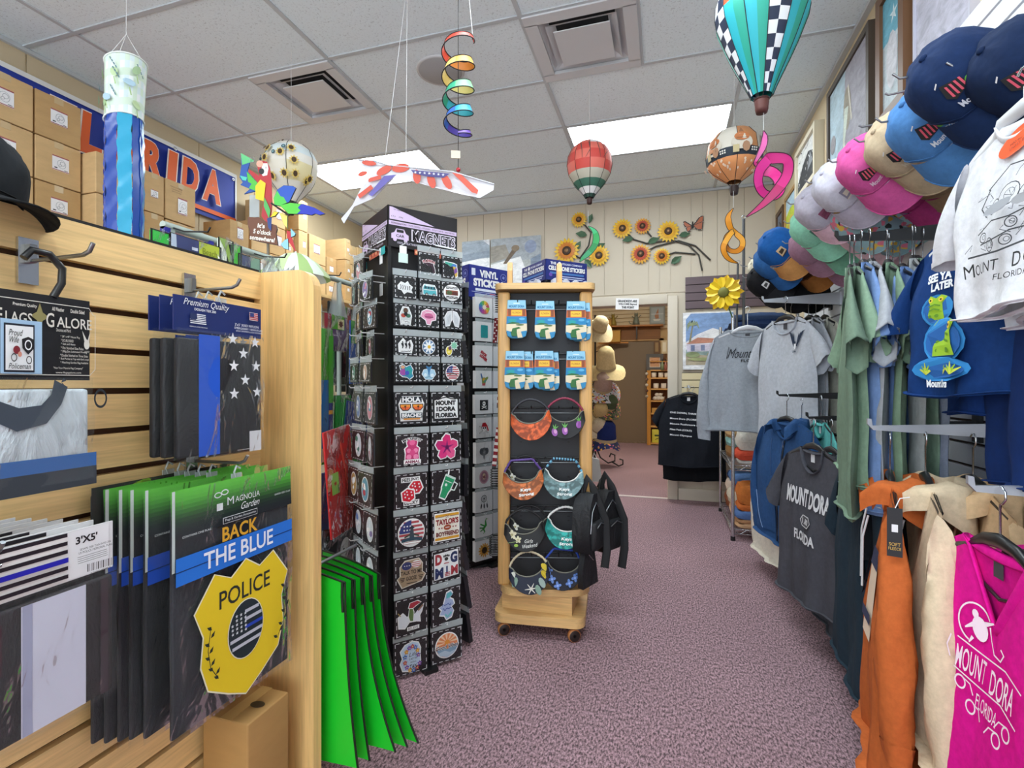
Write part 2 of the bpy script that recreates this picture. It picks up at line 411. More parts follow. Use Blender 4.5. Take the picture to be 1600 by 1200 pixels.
obj('diffuser', MB().box((0, 0, .02), (1.18, 1.1, .01), mat('#fff8e6', .5, e=TROFFER)), t)
obj('light_frame', MB().box((0, 0, .032), (1.24, 1.16, .012), TBAR), t)
# ------------------------------------------------------------------ left: slatwall gondola and flags
MAPLE = mat('#ecc88c', .42, 'wood', axis=1); MAPLEV = mat('#e8bf7e', .42, 'wood', axis=2); MAPLEX = mat('#ecc88c', .42, 'wood', axis=0)
GROOVE = mat('#4a2f1c', .8)
GX = -1.01
g = thing('slatwall_gondola', 'maple slatwall display unit with rounded end panel holding packaged flags', 'display unit', (GX, .4, 0))
gz = [1.404-.0758*k for k in range(17)]
zt = 1.48
for k, z in enumerate(gz):
    obj('slat', MB().box((-.009, -.02, (zt+z+.006)/2), (.018, 1.38, zt-z-.006), MAPLE), g); zt = z-.006
obj('backing', MB().box((-.035, -.02, .78), (.03, 1.38, 1.398), GROOVE), g)
obj('cap_strip', MB().box((-.03, -.02, 1.4835), (.05, 1.38, .007), BLACK), g)
pts = [(-.30, 0), (.164, 0), (.164, 1.43)]+[(.114+.05*math.cos(a*PI/16), 1.43+.05*math.sin(a*PI/16)) for a in range(1, 9)]+[(-.30, 1.48)]
obj('end_panel', MB().prism(pts, .670, .700, MAPLEV), g)
obj('base_deck', MB().box((.02, -.02, .06), (.32, 1.38, .12), MAPLE), g)
def wall_hook(Y, z, L=.15, n=''):
    b = MB().box((.004, 0, .0), (.006, .028, .075), CHROME).box((.012, 0, .012), (.014, .01, .03), STEEL)
    h = obj('hook', MB().tube([(.012, 0, 0), (L-.022, 0, .001), (L-.008, 0, .006), (L, 0, .018)], .0034, STEEL), g, M=MX((0, Y-.4, z)))
    obj('hook_bracket', b, h)
wall_hook(.565, 1.392, .155); wall_hook(.86, 1.395, .145); wall_hook(.865, 1.02, .16); wall_hook(.45, .96, .16)
FX = lambda X, Y, z, tw=0: frame((1, tw, 0), (0, 0, 1), (X, Y, z))

def flag_pack(name, label, M, w, h, hh, hcol, body, group=None, cat='flag package', thick=.012, art=None, bart=None, clip=None):
    "hanging package: header card on top, folded cloth in a clear bag below; origin at the top middle"
    t = thing(name, label, cat, M, group)
    if hh: obj('header_card', MB().box((0, 0, -hh/2), (w, .003, hh), mat(hcol, .4)), t)
    obj('folded_flag', MB().rbox((0, 0, -(hh+h)/2-.004), (w*.955, thick, h-hh-.02), body, .005), t)
    z0 = -hh+.004 if hh else 0
    def fn(u, v): return ((u-.5)*w*1.01, -thick/2-.004-.004*math.sin(3.1*u*PI)*math.sin(PI*v)-.003*math.sin(9*v+4*u), z0+(-h-z0)*v)
    obj('clear_bag', MB().grid(fn, 12, 12, CLEAR), t)
    if art: a = Art(); art(a); a.build('print', t, -.0022)
    if bart: a = Art(.8); bart(a); a.build('flag_print', t, -thick/2-.0008)
    if clip: obj('hang_tab', MB().tube([(0, 0, -.004), (-.006, 0, .012), (0, 0, .024), (.010, 0, .018)], .0022, HAZE, 6).box((0, 0, .002), (.026, .002, .014), HAZE), t)
    return t

# --- three navy-topped thin blue line flags
def navy_hdr(a):
    W = '#e8eaf0'
    a.text('Premium Quality', -.035, -.012, .017, W, .105, sh=.3).text('DOUGH TEX 300', -.04, -.023, .005, W, .05, bold=.02)
    for k in range(6): a.rect(-.058+.008*(k < 3), -.033-.0036*k, .036-.016*(k < 3), .0019, W)
    a.rect(-.07, -.0385, .013, .012, '#26335e')
    a.text('PREMIUM US BROWN FLAG', -.058, -.0585, .0024, W, .04)
    a.rect(.082, -.02, .024, .018, '#e9e2e2')
    for k in range(4): a.rect(.082, -.0135-.0043*k, .024, .0021, '#c43a48')
    a.rect(.076, -.0165, .011, .009, '#31407c')
    a.text("3'x5' 300D NYLON", .061, -.043, .0056, W, .066).text('EMBROIDERY / SEWN FLAG', .066, -.0505, .0045, W, .078)
    a.text('BRASS GROMMETS LOCK STITCHING', .068, -.0565, .003, W, .074)
def bl_flag(a):
    a.rect(-.035, -.195, .05, .245, '#0f52c8').rect(.085, -.30, .034, .045, '#d8d8dc')
    for x, z in ((.022, -.075), (.083, -.078), (.05, -.105), (.024, -.133), (.085, -.132), (.054, -.163), (.024, -.193), (.087, -.19)): a.star(x, z, .0135, '#e9e9ee')
NAVYF = mat('#15161d', .7, 'folded')
for k, X in enumerate((-.955, -.93, -.898)):
    flag_pack('flag_package', ['rearmost navy-topped blue line flag package on the upper slatwall hook', 'middle navy-topped blue line flag package on the upper slatwall hook',
              'front blue line flag package with white stars under navy header card'][k], FX(X, .8425-.002*(2-k), 1.362), .217, .322, .068, '#1c2c68', NAVYF, 'navy-topped flag packages',
              art=navy_hdr if k == 2 else (lambda a: a.text('Premium Quality', -.035, -.012, .017, '#e8eaf0', .105, sh=.3)), bart=bl_flag, clip=True, thick=.014)

# --- large flag with black header on the left hook
def galore(a):
    a.sc = (.60, .030, 0, 1)
    W = '#d8d4cc'
    a.line([(-.135, -.012), (.118, -.012), (.128, -.022), (.134, -.022), (.134, -.112), (.12, -.122), (-.135, -.122)], .0012, W)
    a.text('Premium Quality', -.03, -.020, .006, W, .05, bold=.02).text('All Weather', .042, -.020, .006, W, .028, bold=.02).text('Double Sided', .088, -.020, .006, W, .034, bold=.02)
    a.star(.0, -.034, .020, '#8f8757', 4, .45).text('F', -.084, -.038, .021, W, .013, bold=.01).text('LAGS', -.044, -.0395, .0165, W, .055, bold=.01)
    a.text('G', .022, -.038, .022, W, .018, bold=.01).text('ALORE', .079, -.0395, .0165, W, .085, bold=.01).text('Decorate and More!', .052, -.052, .005, W, .034)
    for k, s in enumerate(('* 28" x 40" House Flag', '* DOUBLE SIDED', '* Soft and Heavy', '* Fits Standard Size Poles', '* 200g Dye Sublimated Printing', '* Double Stitched on Three Sides', '* Rod Pocket at Top with End Loops', '* Matching Garden Flag Available')):
        a.text(s, .047+.028*min(1, len(s)/30), -.062-.0058*k, .0042, W, .0021*len(s))
    a.text('"Not Your Mama\'s Flag Company"', .06, -.1115, .0042, W, .07).text('www.flagsgalore.com', .06, -.1185, .0036, W, .06)
    a.ell(.104, -.072, .007, .008, W).poly([(.098, -.068), (.092, -.05), (.103, -.064)], W).poly([(.106, -.064), (.112, -.05), (.109, -.068)], W).text('BUNNY', .104, -.084, .003, W, .012)
    a.rect(-.045, -.082, .085, .078, '#9fc0de').rect(-.050, -.084, .062, .07, '#141c2c').rect(-.050, -.084, .056, .064, '#e6e9ec')
    a.text('Proud', -.058, -.062, .009, '#111', .026, sh=.3).text('Wife', -.062, -.072, .009, '#111', .02, sh=.3).text('Policeman', -.05, -.110, .008, '#111', .044, sh=.3)
    a.poly(xf([(-1, .7), (0, 1), (1, .7), (.9, -.3), (0, -1), (-.9, -.3)], -.034, -.08, .013), '#1b1b1e').ring(-.034, -.079, .0075, .002, '#e6e9ec')
    a.ell(-.058, -.087, .007, .006, '#7c1f2a').ell(-.052, -.093, .004, c='#c98a76').ring(-.064, -.098, .006, .0015, '#222').ring(-.034, -.101, .006, .0015, '#222')
def galore_flag(a):
    a.sc = (.66, .02, 0, 1)
    a.rect(0, -.262, .27, .028, '#2f5f9f').rect(0, -.285, .27, .03, '#30363f')
    a.line([(-.1, -.135), (-.08, -.17), (-.03, -.188), (.02, -.182), (.045, -.16), (.055, -.135)], [.02, .03, .034, .03, .026, .03], '#3a4350')
    for k in range(5): a.poly([(.045+.002*k, -.166+.008*k), (.056+.002*k, -.163+.008*k), (.05+.002*k, -.158+.008*k)], '#3a4350')
    a.ring(.142, -.16, .016, .004, '#20262d')
t = flag_pack('flag_package', 'wide black-topped house flag package with white flag, nearest on the slatwall', FX(-.905, .492, 1.326, .04), .205, .29, .13, '#1a1a1e', mat('#c2cbd3', .7, 'folded'), art=galore, bart=galore_flag)
obj('hanger_hook', MB().tube([(.05, 0, -.002), (.062, 0, .022), (.063, 0, .045), (.045, 0, .064), (.022, 0, .064), (.012, 0, .05)], .0055, BLKM), t)

# --- garden flags in green-topped bags
def leafsprig(a, x, y, s, m=1):
    p = [(0, -.05), (.018*m, -.02), (.024*m, .015), (.018*m, .055)]; P = xf(p, x, y, s); a.line(P, .0016, '#1d2418')
    for k in range(9):
        f = k/8*2.98; i = int(f); i = min(i, 2); q = f-i; c = (P[i][0]*(1-q)+P[i+1][0]*q, P[i][1]*(1-q)+P[i+1][1]*q); d = 1 if k % 2 else -1
        a.poly(xf([(0, 0), (.006, .003), (.014, .001), (.006, -.004)], c[0], c[1], s*1.05, PI/2-d*.8), '#1d2418')
def police(a):
    W = '#dfe3e6'
    n = 12
    for k in range(n): a.rect(0, -.0035-.0075*k, .309, .0078, ['#5fc23c', '#5bbc3a', '#55b237', '#4aa032', '#3f8b2c', '#337326', '#285a22', '#1d4220', '#15301f', '#10231f', '#0e1a1f', '#0d161e'][k])
    a.rect(-.151, -.075, .006, .15, '#c9d2cf')
    a.poly(xf([(-.9, -1), (.3, -1), (.3, .2), (-.9, .2)], -.047, -.046, .012), W).ring(-.055, -.026, .009, .0022, W, ry=.006).ring(-.039, -.023, .009, .0022, W, ry=.006)
    a.text('M', -.025, -.043, .016, W, .016).text('AGNOLIA', .02, -.043, .012, W, .066).text('Garden', .027, -.060, .015, W, .05, sh=.35)
    a.rect(0, -.081, .09, .013, W).rect(0, -.081, .088, .011, '#141b22').text('Flags & Garden Accessories', 0, -.081, .006, W, .08)
    a.text('CONTAINS ONE FLAG', -.105, -.088, .004, W, .062).text('GARDEN SIZE 12"x18"', .12, -.056, .004, W, .05)
    a.text('BACK', -.002, -.108, .030, '#d8a127', .092, bold=.02)
    a.rect(0, -.150, .300, .052, '#1d6fd2').rect(-.105, -.150, .09, .002, '#0c2f66').rect(.12, -.150, .06, .002, '#0c2f66').text('THE BLUE', -.002, -.148, .034, '#e4eaf5', .18, bold=.015)
    sh = [(-.98, .42), (-.62, .80), (-.3, .67), (0, .84), (.3, .67), (.62, .80), (.98, .42), (.82, .1), (.87, -.25), (.74, -.58), (.36, -.78), (0, -.94), (-.36, -.78), (-.74, -.58), (-.87, -.25), (-.82, .1)]
    S = xf(sh, .010, -.310, .160, 0, .78); a.poly(grow(S, .003), '#e9e4c8').poly(S, '#e3c418')
    a.text('POLICE', .010, -.238, .036, '#20241c', .135, bold=.01)
    a.ell(.010, -.322, .048, .062, '#e9e4c8', 30).ell(.010, -.322, .046, .060, '#16242c', 30)
    for k in range(5):
        z = -.285-.0165*k; hw = .046*math.sqrt(max(.02, 1-((z+.322)/.060)**2))
        x0 = .010-hw if k > 2 else .004; a.poly([(x0+.002, z-.004), (.010+hw-.002, z-.004), (.010+hw-.002, z+.003), (x0+.002, z+.003)], '#b9bcc8' if k != 2 else '#1d3fae')
    for i in range(4):
        for j in range(5):
            x = -.028+.0095*i; z = -.285-.0085*j
            if ((x-.010)/.046)**2+((z+.322)/.06)**2 < .86: a.star(x, z, .004, '#d7dde2')
    leafsprig(a, -.068, -.335, 1.0, -1); leafsprig(a, .086, -.325, 1.05, 1)
def greentop(a):
    for k in range(12): a.rect(0, -.0035-.0075*k, .309, .0078, ['#5fc23c', '#5bbc3a', '#55b237', '#4aa032', '#3f8b2c', '#337326', '#285a22', '#1d4220', '#15301f', '#10231f', '#0e1a1f', '#0d161e'][k])
    a.rect(-.151, -.075, .006, .15, '#c9d2cf').text('CONTAINS ONE FLAG', -.105, -.088, .004, '#dfe3e6', .062).rect(0, -.150, .30, .052, '#1b4fc0').rect(-.105, -.150, .09, .002, '#0c2f66')
gl = ['front garden flag package reading back the blue with yellow shield', 'garden flag package directly behind the yellow shield one', 'third garden flag package back on the lower slatwall hook',
      'fourth garden flag package back on the lower slatwall hook', 'fifth garden flag package back on the lower slatwall hook', 'black garden flag package with leaf sketch, rearmost on the lower hook']
for k, X in enumerate((-.872, -.925, -.942, -.957, -.97, -.988)):
    def blk(a): a.rect(0, -.05, .305, .1, '#23251f').ell(-.07, -.012, .03, .008, '#8dbb2e', 12, .3).ell(-.045, -.01, .016, .005, '#6d9a20', 10, -.4)
    flag_pack('garden_flag_package', gl[k], FX(X, .857-(.012*k if k else 0), .992+(.012 if k == 5 else .002*k), .02*(k % 2)), .312, .467, 0, None, mat('#101520', .7, 'folded'), 'green-topped garden flag packages',
              bart=police if k == 0 else (blk if k == 5 else greentop), clip=True, thick=.008)

# --- stack of striped 3x5 flags at the bottom left
def striped(a, front=True):
    a.rect(.105, -.0, .062, .073, '#e4e4e8').text("3'X5'", .102, .021, .012, '#1a1a1e', .032, bold=.03)
    a.rect(-.045, 0, .238, .073, '#e2dede')
    for k in range(6): a.rect(-.045, .034-.0125*k, .238, .0058, '#1d1a22')
    if front:
        a.rect(-.045, -.0035, .238, .0075, '#1c1fa8').rect(-.115, .014, .098, .042, '#191720')
        for i in range(8):
            for j in range(4): a.ell(-.157+.0118*i, .029-.0095*j, .003, c='#e8e2e2', n=8)
        a.text('SEWN 300 TAN NYLON', .105, .010, .0034, '#222', .046).text('US POLICE MEMORIAL FLAG', .105, .005, .0034, '#222', .05)
        for k in range(4): a.rect(.1, -.001-.003*k, .044, .0008, '#777')
        for k in range(16): a.rect(.092+.0023*k, -.021, .0007+.0008*(k*7 % 3 == 0), .012, '#222')
        a.text('0 00000 00000 0', .107, -.029, .0024, '#333', .03)
for k in range(7):
    X = -.985+.0165*k+(.01 if k == 6 else 0)
    t = thing('flag_package', ['rearmost', 'second rearmost', 'third rearmost', 'fourth rearmost', 'third', 'second', 'front'][k]+(' folded flag package with black and white striped card at the slatwall bottom' if k < 6 else ' folded flag package with blue-striped card and barcode label'),
              'flag package', FX(X, .468-.012*(6-k), .925+.0025*(6-k), .03), 'striped flag packages')
    obj('header_card', MB().box((0, 0, 0), (.286, .0025, .076), mat('#dcdce0', .45)), t)
    a = Art(); striped(a, k == 6); a.build('print', t, -.0018)
    obj('folded_flag', MB().rbox((0, 0, -.143), (.28, .012, .19), mat('#1d161c', .7, 'folded'), .005), t)
    if k == 6:
        a = Art(.8); a.rect(.055, -.143, .085, .186, '#c9c8da').rect(.02, -.143, .012, .186, '#9fa0bb').rect(.125, -.143, .012, .186, '#35232c'); a.rect(-.06, -.10, .1, .07, '#3c1d27').build('flag_print', t, -.0068)
        obj('clear_bag', MB().grid(lambda u, v: ((u-.5)*.288, -.0105-.003*math.sin(7*u+9*v), -.036-.205*v), 12, 10, CLEAR), t)
        obj('clip', MB().tube([(-.06, -.006, .006), (-.035, -.010, .014), (-.01, -.006, .017)], .0025, CHROME, 6), t)

# --- carton at the foot of the unit
t = thing('cardboard_box', 'small cardboard carton standing on the gondola base beside the end panel', 'box', (-.93, .945, .12))
obj('carton', MB().rbox((0, 0, .165), (.125, .125, .33), mat('#a9804a', .8, 'card'), .004), t)
obj('tape', MB().box((0, 0, .3305), (.03, .125, .001), mat('#b9935a', .3)), t)
a = Art(); a.ell(0, 0, .018, .012, '#3c2f1e'); a.build('print', t, M=MX((.03, -.0, .3312), rx=-PI/2))

# --- green garden flags behind the end panel
GRN = mat('#16c42a', .35); EDGE = mat('#0d1c0e', .5)
for k in range(5):
    Y = 1.135+.052*k; w = .235; tw = .05*k
    t = thing('garden_flag', ['nearest', 'second', 'third', 'fourth', 'farthest'][k]+' bright green plastic flag sleeve behind the maple end panel', 'flag', MX((-.80-.006*k, Y, .70-.014*k), rz=R(-2-3*k)), 'bright green flag sleeves')
    fl = .012*k
    def fn(u, v, fl=fl, k=k): return (-.26*(1-u)+u*(fl*1.6+.05)*v**2*(1 if k > 1 else .4), .012*math.sin(5*u+2*v)*v+.02*v*u, -.014*u*u*2-.50*v+.02*u*v*(k > 1))
    obj('sleeve', MB().grid(fn, 8, 10, GRN), t)
    e = [fn(1, v/10) for v in range(11)]; obj('edge_binding', MB().tube(e, .0032, EDGE, 5), t)
    obj('top_binding', MB().tube([fn(u/8, 0) for u in range(9)], .0032, EDGE, 5), t)
    obj('flap', MB().tube([fn(.97, 0), fn(.965, .08), fn(.97, .16)], .004, EDGE, 5), t)
obj('display_arm', MB().tube([(-.92, 1.10, .69), (-.92, 1.36, .69)], .005, STEEL).box((-.92, 1.106, .69), (.03, .008, .06), STEEL))
tag(SC.objects['display_arm'], 'steel hook rod carrying the bright green flag sleeves', 'hook')

# --- black cap on top of the unit
def cap(name, label, M, col, brim=None, group=None, art=None, k=1.0, kind='fabric', under=None, sticker=None, front=None, droop=0):
    t = thing(name, label, 'cap', M @ Matrix.Scale(k, 4), group)
    cm = mat(col, .85, kind) if isinstance(col, str) else col; bmm = cm if brim is None else (mat(brim, .85, kind) if isinstance(brim, str) else brim)
    pr = []
    def fn(u, v):
        a = 2*PI*u; th = min(v, 1)*PI/2; s = math.sin(th)**.8; c = max(0, math.cos(th))
        f = 1+.012*math.cos(6*a)*s
        return (.083*s*math.cos(a)*f, (-.095 if math.sin(a) < 0 else .10)*s*abs(math.sin(a))*f, .110*c**.85-.008*s*max(0, math.sin(a)) + .005*math.sin(5*a+9*v)*s+.004*math.sin(3*a-11*v)*s)
    obj('crown', MB().grid(lambda u, v: fn(u, v+.001), 24, 9, (lambda i, j: mat(front, .85, 'fabric') if front and 13 <= i <= 22 and j > 3 else cm), closed=True), t)
    obj('button', MB().ell((0, 0, .111), (.008, .008, .005), cm, 8, 5), t)
    def br(u, v):
        a = PI*(1.06+.88*u); x = .083*math.cos(a); y = -.095*abs(math.sin(a))
        ext = .092*(math.sin(PI*(.06+.88*u))**.6)*v
        return (x*(1+.10*v), y-ext*(1-droop), .004-.030*(x/.083)**2*(.4+.6*v)*(1-.5*droop)-.006*v-ext*1.6*droop)
    m2 = MB().grid(br, 16, 5, bmm); um = mat(under, .8, 'fabric') if under else bmm
    m2.grid(lambda u, v: (lambda p: (p[0], p[1], p[2]-.0035))(br(1-u, v)), 16, 5, um)
    e = [br(u/16, 1) for u in range(17)]; m2.tube([(p[0], p[1], p[2]-.0017) for p in e], .0024, bmm, 5)
    obj('brim', m2, t)
    obj('stitching', MB().tube([(lambda p: (p[0]*1.012, p[1]*1.012, p[2]))(fn(u/24, .97)) for u in range(24)], .0014, bmm, 4, closed=True), t)
    def onfront(x, y, o):          # wrap the embroidery on the front of the crown
        a = x/.09; v = 1-(y+.0)/.13; p = fn(.75+a/(2*PI), max(.05, min(1, v))); n = Vector((p[0], p[1], p[2]*.7)).normalized()
        return Vector(p)+n*(.002+o)
    if art: q = Art(.7); art(q); q.build('embroidery', t, warp=onfront)
    if sticker: q = Art(); sticker(q); q.build('tag', t, M=MX((.0865, .02, .05), rz=PI/2, rx=-.25))
    return t
def stars(a):
    for k in range(4): a.star(-.03+.02*k, .02, .004, '#ddd')
cap('baseball_cap', 'black cap lying on top of the maple slatwall unit', frame((.95, .05, -.22), (.3, .1, 1), (-1.075, .515, 1.50), 1.0), '#23262a', '#17181a', None, None, .92)
# ------------------------------------------------------------------ left wall: shelf of cartons, banner
CARD = mat('#d0ad7b', .8, 'card'); CARD2 = mat('#c29d6a', .8, 'card'); TAPE = mat('#cdb389', .25)
SH = 2.06
t = thing('storage_shelf', 'long high shelf along the left wall carrying the cartons', 'shelf', (-3.39, 3.1, 0))
obj('shelf_board', MB().box((0, 0, SH-.015), (.46, 4.0, .03), mat('#c9a670', .5, 'wood', axis=1)), t)
for k in range(6): obj('bracket', MB().prism([(-.23, SH-.03), (.19, SH-.03), (-.23, SH-.25)], -1.9+.75*k, -1.89+.75*k, STEEL), t)
t = thing('banner', 'blue and orange banner with white edge reading Florida behind the cartons', 'banner', frame((1, 0, 0), (0, 0, 1), (-3.60, 2.55, 2.785)))
def bw(u, v): return (-.98+1.96*u, -.006*math.sin(9*u), -.225+.45*v)
obj('cloth', MB().grid(bw, 30, 4, mat('#1a37a0', .6)), t)
a = Art(.6, eps=.002)
a.rect(0, .217, 1.96, .03, '#e9e9ea').rect(.972, 0, .016, .45, '#e9e9ea').rect(0, -.172, 1.94, .034, '#e9672c')
x = -.38
for s, xx, w in (('F', -.36, .13), ('L', -.19, .13), ('O', -.0, .16), ('R', .215, .15), ('I', .36, .07), ('D', .51, .14), ('A', .71, .17)):
    a.text(s, xx, .03, .285, '#f0e6e2', w+.02, bold=.06, sh=.08).text(s, xx, .03, .27, '#e9672c', w, bold=.05, sh=.08)
a.build('lettering', t, -.008)
obj('eyelet', MB().lathe([(.006, 0), (.012, .003), (.014, 0)], CHROME, 10, M=MX((.945, -.012, .18), rx=PI/2)), t); obj('eyelet', MB().lathe([(.006, 0), (.012, .003), (.014, 0)], CHROME, 10, M=MX((.4, -.012, .205), rx=PI/2)), t)
BOXN = [0]
def carton(X, y0, y1, z0, h, label, tall=False, txt=False, m=None, side=False):
    w = y1-y0; dp = .27
    t = thing('cardboard_box', label, 'box', frame((1, rnd.uniform(-.02, .02), 0), (0, 0, 1), (X, (y0+y1)/2, z0)), 'cartons on the high shelf')
    obj('carton', MB().rbox((0, dp/2, h/2), (w-.006, dp, h-.004), m or rnd.choice((CARD, CARD, CARD2)), .003, seg=1), t)
    obj('tape', MB().box((0, -.0006, h-.02), (.045, .001, .035), TAPE).box((0, .14, h-.0015), (.045, .28, .001), TAPE), t)
    a = Art(); lw, lh = (w*.36, w*.36) if not tall else (w*.3, w*.48); lx = rnd.uniform(-.012, .02); lz = h*.5+rnd.uniform(-.01, .012)
    if txt:
        for k in range(3): a.text(['MADE IN CHINA', 'CARTON NO. 12', 'QTY: 36 PCS'][k], -w*.15, h*.84-.016*k, .009, '#6b4d2a', .09-.01*k)
        lz = h*.42
    a.rect(lx, lz, lw, lh, '#f1f0f2').rect(lx, lz+lh*.46, lw, lh*.08, '#a4525a').rect(lx, lz-lh*.46, lw, lh*.05, '#a4525a')
    a.ring(lx+.004, lz, lh*.26, .0016, '#8a949c', 14, ry=lh*.30).ring(lx+.008, lz+.004, lh*.15, .0016, '#59636c', 10).ring(lx-.004, lz-.01, lh*.09, .0014, '#59636c', 8).rect(lx-lw*.3, lz-lh*.33, lw*.18, lh*.07, '#24262b').rect(lx+lw*.3, lz-lh*.38, lw*.22, lh*.04, '#555')
    a.build('label', t, -.0012)
Yx = lambda u, X: onX(u, 400, X).y
cols = [(-40, 53, -3.30, [(2.07, .245), (2.317, .245), (2.564, .25)]), (54, 127, -3.30, [(2.07, .245), (2.317, .245), (2.564, .25)]),
        (139, 186, -3.19, [(2.07, .243), (2.315, .243)]), (188, 224, -3.30, [(2.07, .243), (2.315, .243)]), (225, 257, -3.30, [(2.07, .27), (2.342, .27)]), (258, 306, -3.30, [(2.07, .26), (2.335, .28)]),
        (308, 331, -3.32, [(2.07, .24)]), (359, 389, -3.20, [(2.07, .19), (2.262, .20)]), (392, 420, -3.30, [(2.07, .24), (2.312, .25)]), (421, 446, -3.30, [(2.07, .26), (2.332, .25), (2.584, .24)]),
        (447, 457, -3.33, [(2.07, .25), (2.322, .25)]), (458, 481, -3.28, [(2.07, .30), (2.372, .26), (2.634, .29)]), (483, 509, -3.28, [(2.07, .30), (2.372, .27)]),
        (510, 526, -3.30, [(2.07, .20), (2.272, .22)]), (528, 546, -3.20, [(2.07, .21), (2.282, .21), (2.494, .22)]), (547, 557, -3.28, [(2.07, .21), (2.282, .21), (2.494, .21)]), (558, 567, -3.28, [(2.07, .21), (2.282, .21), (2.494, .22)])]
ORD = ['first', 'second', 'third', 'fourth', 'fifth', 'sixth', 'seventh', 'eighth', 'ninth', 'tenth', 'eleventh', 'twelfth', 'thirteenth', 'fourteenth', 'fifteenth', 'sixteenth', 'seventeenth']
for ci, (u0, u1, X, rows) in enumerate(cols):
    y0, y1 = Yx(u0, X), Yx(u1, X)
    if ci: y0 = max(y0, prevy+.004)
    if y1-y0 > .27 and ci: y1 = y0+.27
    y1 = max(y1, y0+.10); prevy = y1
    for ri, (z, h) in enumerate(rows):
        pos = 'bottom' if ri == 0 else ('top' if ri == len(rows)-1 else 'middle')
        carton(X, y0, y1, z, h, f'cardboard carton, {pos} of the {ORD[ci]} stack along the high shelf from the front', tall=ci in (5, 7, 9, 11), txt=ci == 5 and ri == 1)

# ------------------------------------------------------------------ flag rail behind the maple unit
RX, RZ = -1.6, 1.72
PALE = mat('#a9b5ad', .4)
t = thing('flag_rack', 'free-standing wire grid rack with pale top rail behind the maple unit', 'rack', (RX, 2.2, 0))
obj('top_rail', MB().tube([(0, -.93, RZ), (0, .72, RZ)], .014, PALE, 8), t)
for y in (-.90, .02, .7): obj('post', MB().tube([(0, y, 0), (0, y, RZ)], .012, PALE, 8), t)
obj('foot', MB().box((0, -.90, .02), (.4, .03, .04), PALE), t); obj('foot', MB().box((0, .7, .02), (.3, .03, .04), PALE), t); obj('foot', MB().box((0, .02, .02), (.5, .03, .04), PALE), t)
gm = MB()
for k in range(22): gm.tube([(-.10, -.9+.0762*k, .25), (-.10, -.9+.0762*k, 1.6)], .0022, PALE, 4)
for k in range(18): gm.tube([(-.10, -.9, .27+.0762*k), (-.10, .7, .27+.0762*k)], .0022, PALE, 4)
obj('wire_grid', gm, t, kind='stuff')
for k, y in enumerate((-.92, -.75, .28, .62)): obj('rail_clip', MB().box((.0, y, RZ-.03), (.022, .02, .05), mat('#23248a', .4) if k < 2 else BLACK), t)
for k, y in enumerate((-.9, -.55, -.2, .2, .5, .8)): obj('rail_hook', MB().tube([(0, y, RZ), (.06, y, RZ-.02), (.16, y, RZ-.03), (.17, y, RZ-.015)], .003, BLKM, 5), t)
def rail_flag(label, u0, u1, v0, v1, X, cols, group='packaged flags on the wire rack', tw=0, border=True, art=None, bag=False, tilt=0):
    p = onX(u0, v0, X); q = onX(u1, v0, X); p2 = onX((u0+u1)/2, v1, X); w = max(.06, q.y-p.y); h = p.z-p2.z
    t = thing('flag_package', label, 'flag package', frame((1, tw, 0), (0, tilt, 1), (X, (p.y+q.y)/2, p.z)), group)
    obj('folded_flag', MB().rbox((0, 0, -h/2), (w*.97, .010, h), mat(cols[0], .55), .004), t)
    a = Art(.5)
    n = len(cols)
    if border: a.line([(-w/2, -h), (-w/2, 0), (w/2, 0), (w/2, -h)], .008, '#10180f')
    for k, c in enumerate(cols[1:]): a.rect(*c)
    if art: art(a, w, h)
    if a.mb.f: a.build('print', t, -.0056)
    obj('clear_bag', MB().grid(lambda u, v: ((u-.5)*w*1.02, -.010-.006*math.sin(5*u+7*v), .006-(h+.012)*v), 8, 10, CLEAR), t)
    if bag: obj('gathered_top', MB().grid(lambda u, v: ((u-.5)*w*(1-.75*v), -.012*math.cos(14*u)*(1-.5*v)-.004, .004+.16*v), 14, 6, HAZE), t)
    return t
rail_flag('bright green flag sleeve peeking over the maple unit beside the blue windsock', 237, 261, 358, 420, -1.5, ['#19b432'])
def hg(a, w, h):
    a.rect(-w*.22, -h*.5, w*.52, h, '#27346f').rect(w*.25, -h*.5, w*.42, h, '#b4c23a'); a.poly([(-w*.49, 0), (-w*.40, 0), (-w*.36, -h*.7), (-w*.49, -h*.7)], '#b9c6d8')
    a.text('Home Garden', -w*.2, -.085, .02, '#cfd6ea', w*.34, sh=.4).text('Beach', w*.26, -.028, .022, '#7d8a1f', w*.3).rect(-w*.05, -.03, .022, .010, '#c9d0e4').rect(w*.25, -.10, w*.36, .012, '#8e9c24')
rail_flag('navy and lime packaged garden flag standing above the maple unit', 264, 343, 364, 470, -1.5, ['#26306a'], art=hg)
rail_flag('white and green packaged flag next to the navy and lime one', 344, 358, 372, 470, -1.5, ['#dfe6d6'], art=lambda a, w, h: a.poly([(-w/2, 0), (w*.1, 0), (w/2, -h*.4), (w/2, -h*.6), (0, -h*.2)], '#8fae4e'))
rail_flag('bright green packaged flag in the middle of the rail', 358, 371, 380, 470, -1.5, ['#3fae2c'])
rail_flag('slate navy packaged flag with pale green half on the rail', 371, 404, 396, 470, -1.5, ['#3c4468'], art=lambda a, w, h: a.rect(w*.27, -h*.5, w*.44, h, '#7fa08c'))
t = thing('clear_bag', 'empty clear plastic bags bunched on the rail by the end panel', 'bag', frame((1, 0, 0), (0, 0, 1), onX(424, 412, -1.45)))
for k in range(3): obj('sheet', MB().grid(lambda u, v, k=k: ((u-.5)*.11+.02*k, -.02*k-.012*math.sin(8*u+6*v+k), -.12*v+.02*math.sin(6*u+k)), 8, 6, HAZE), t)
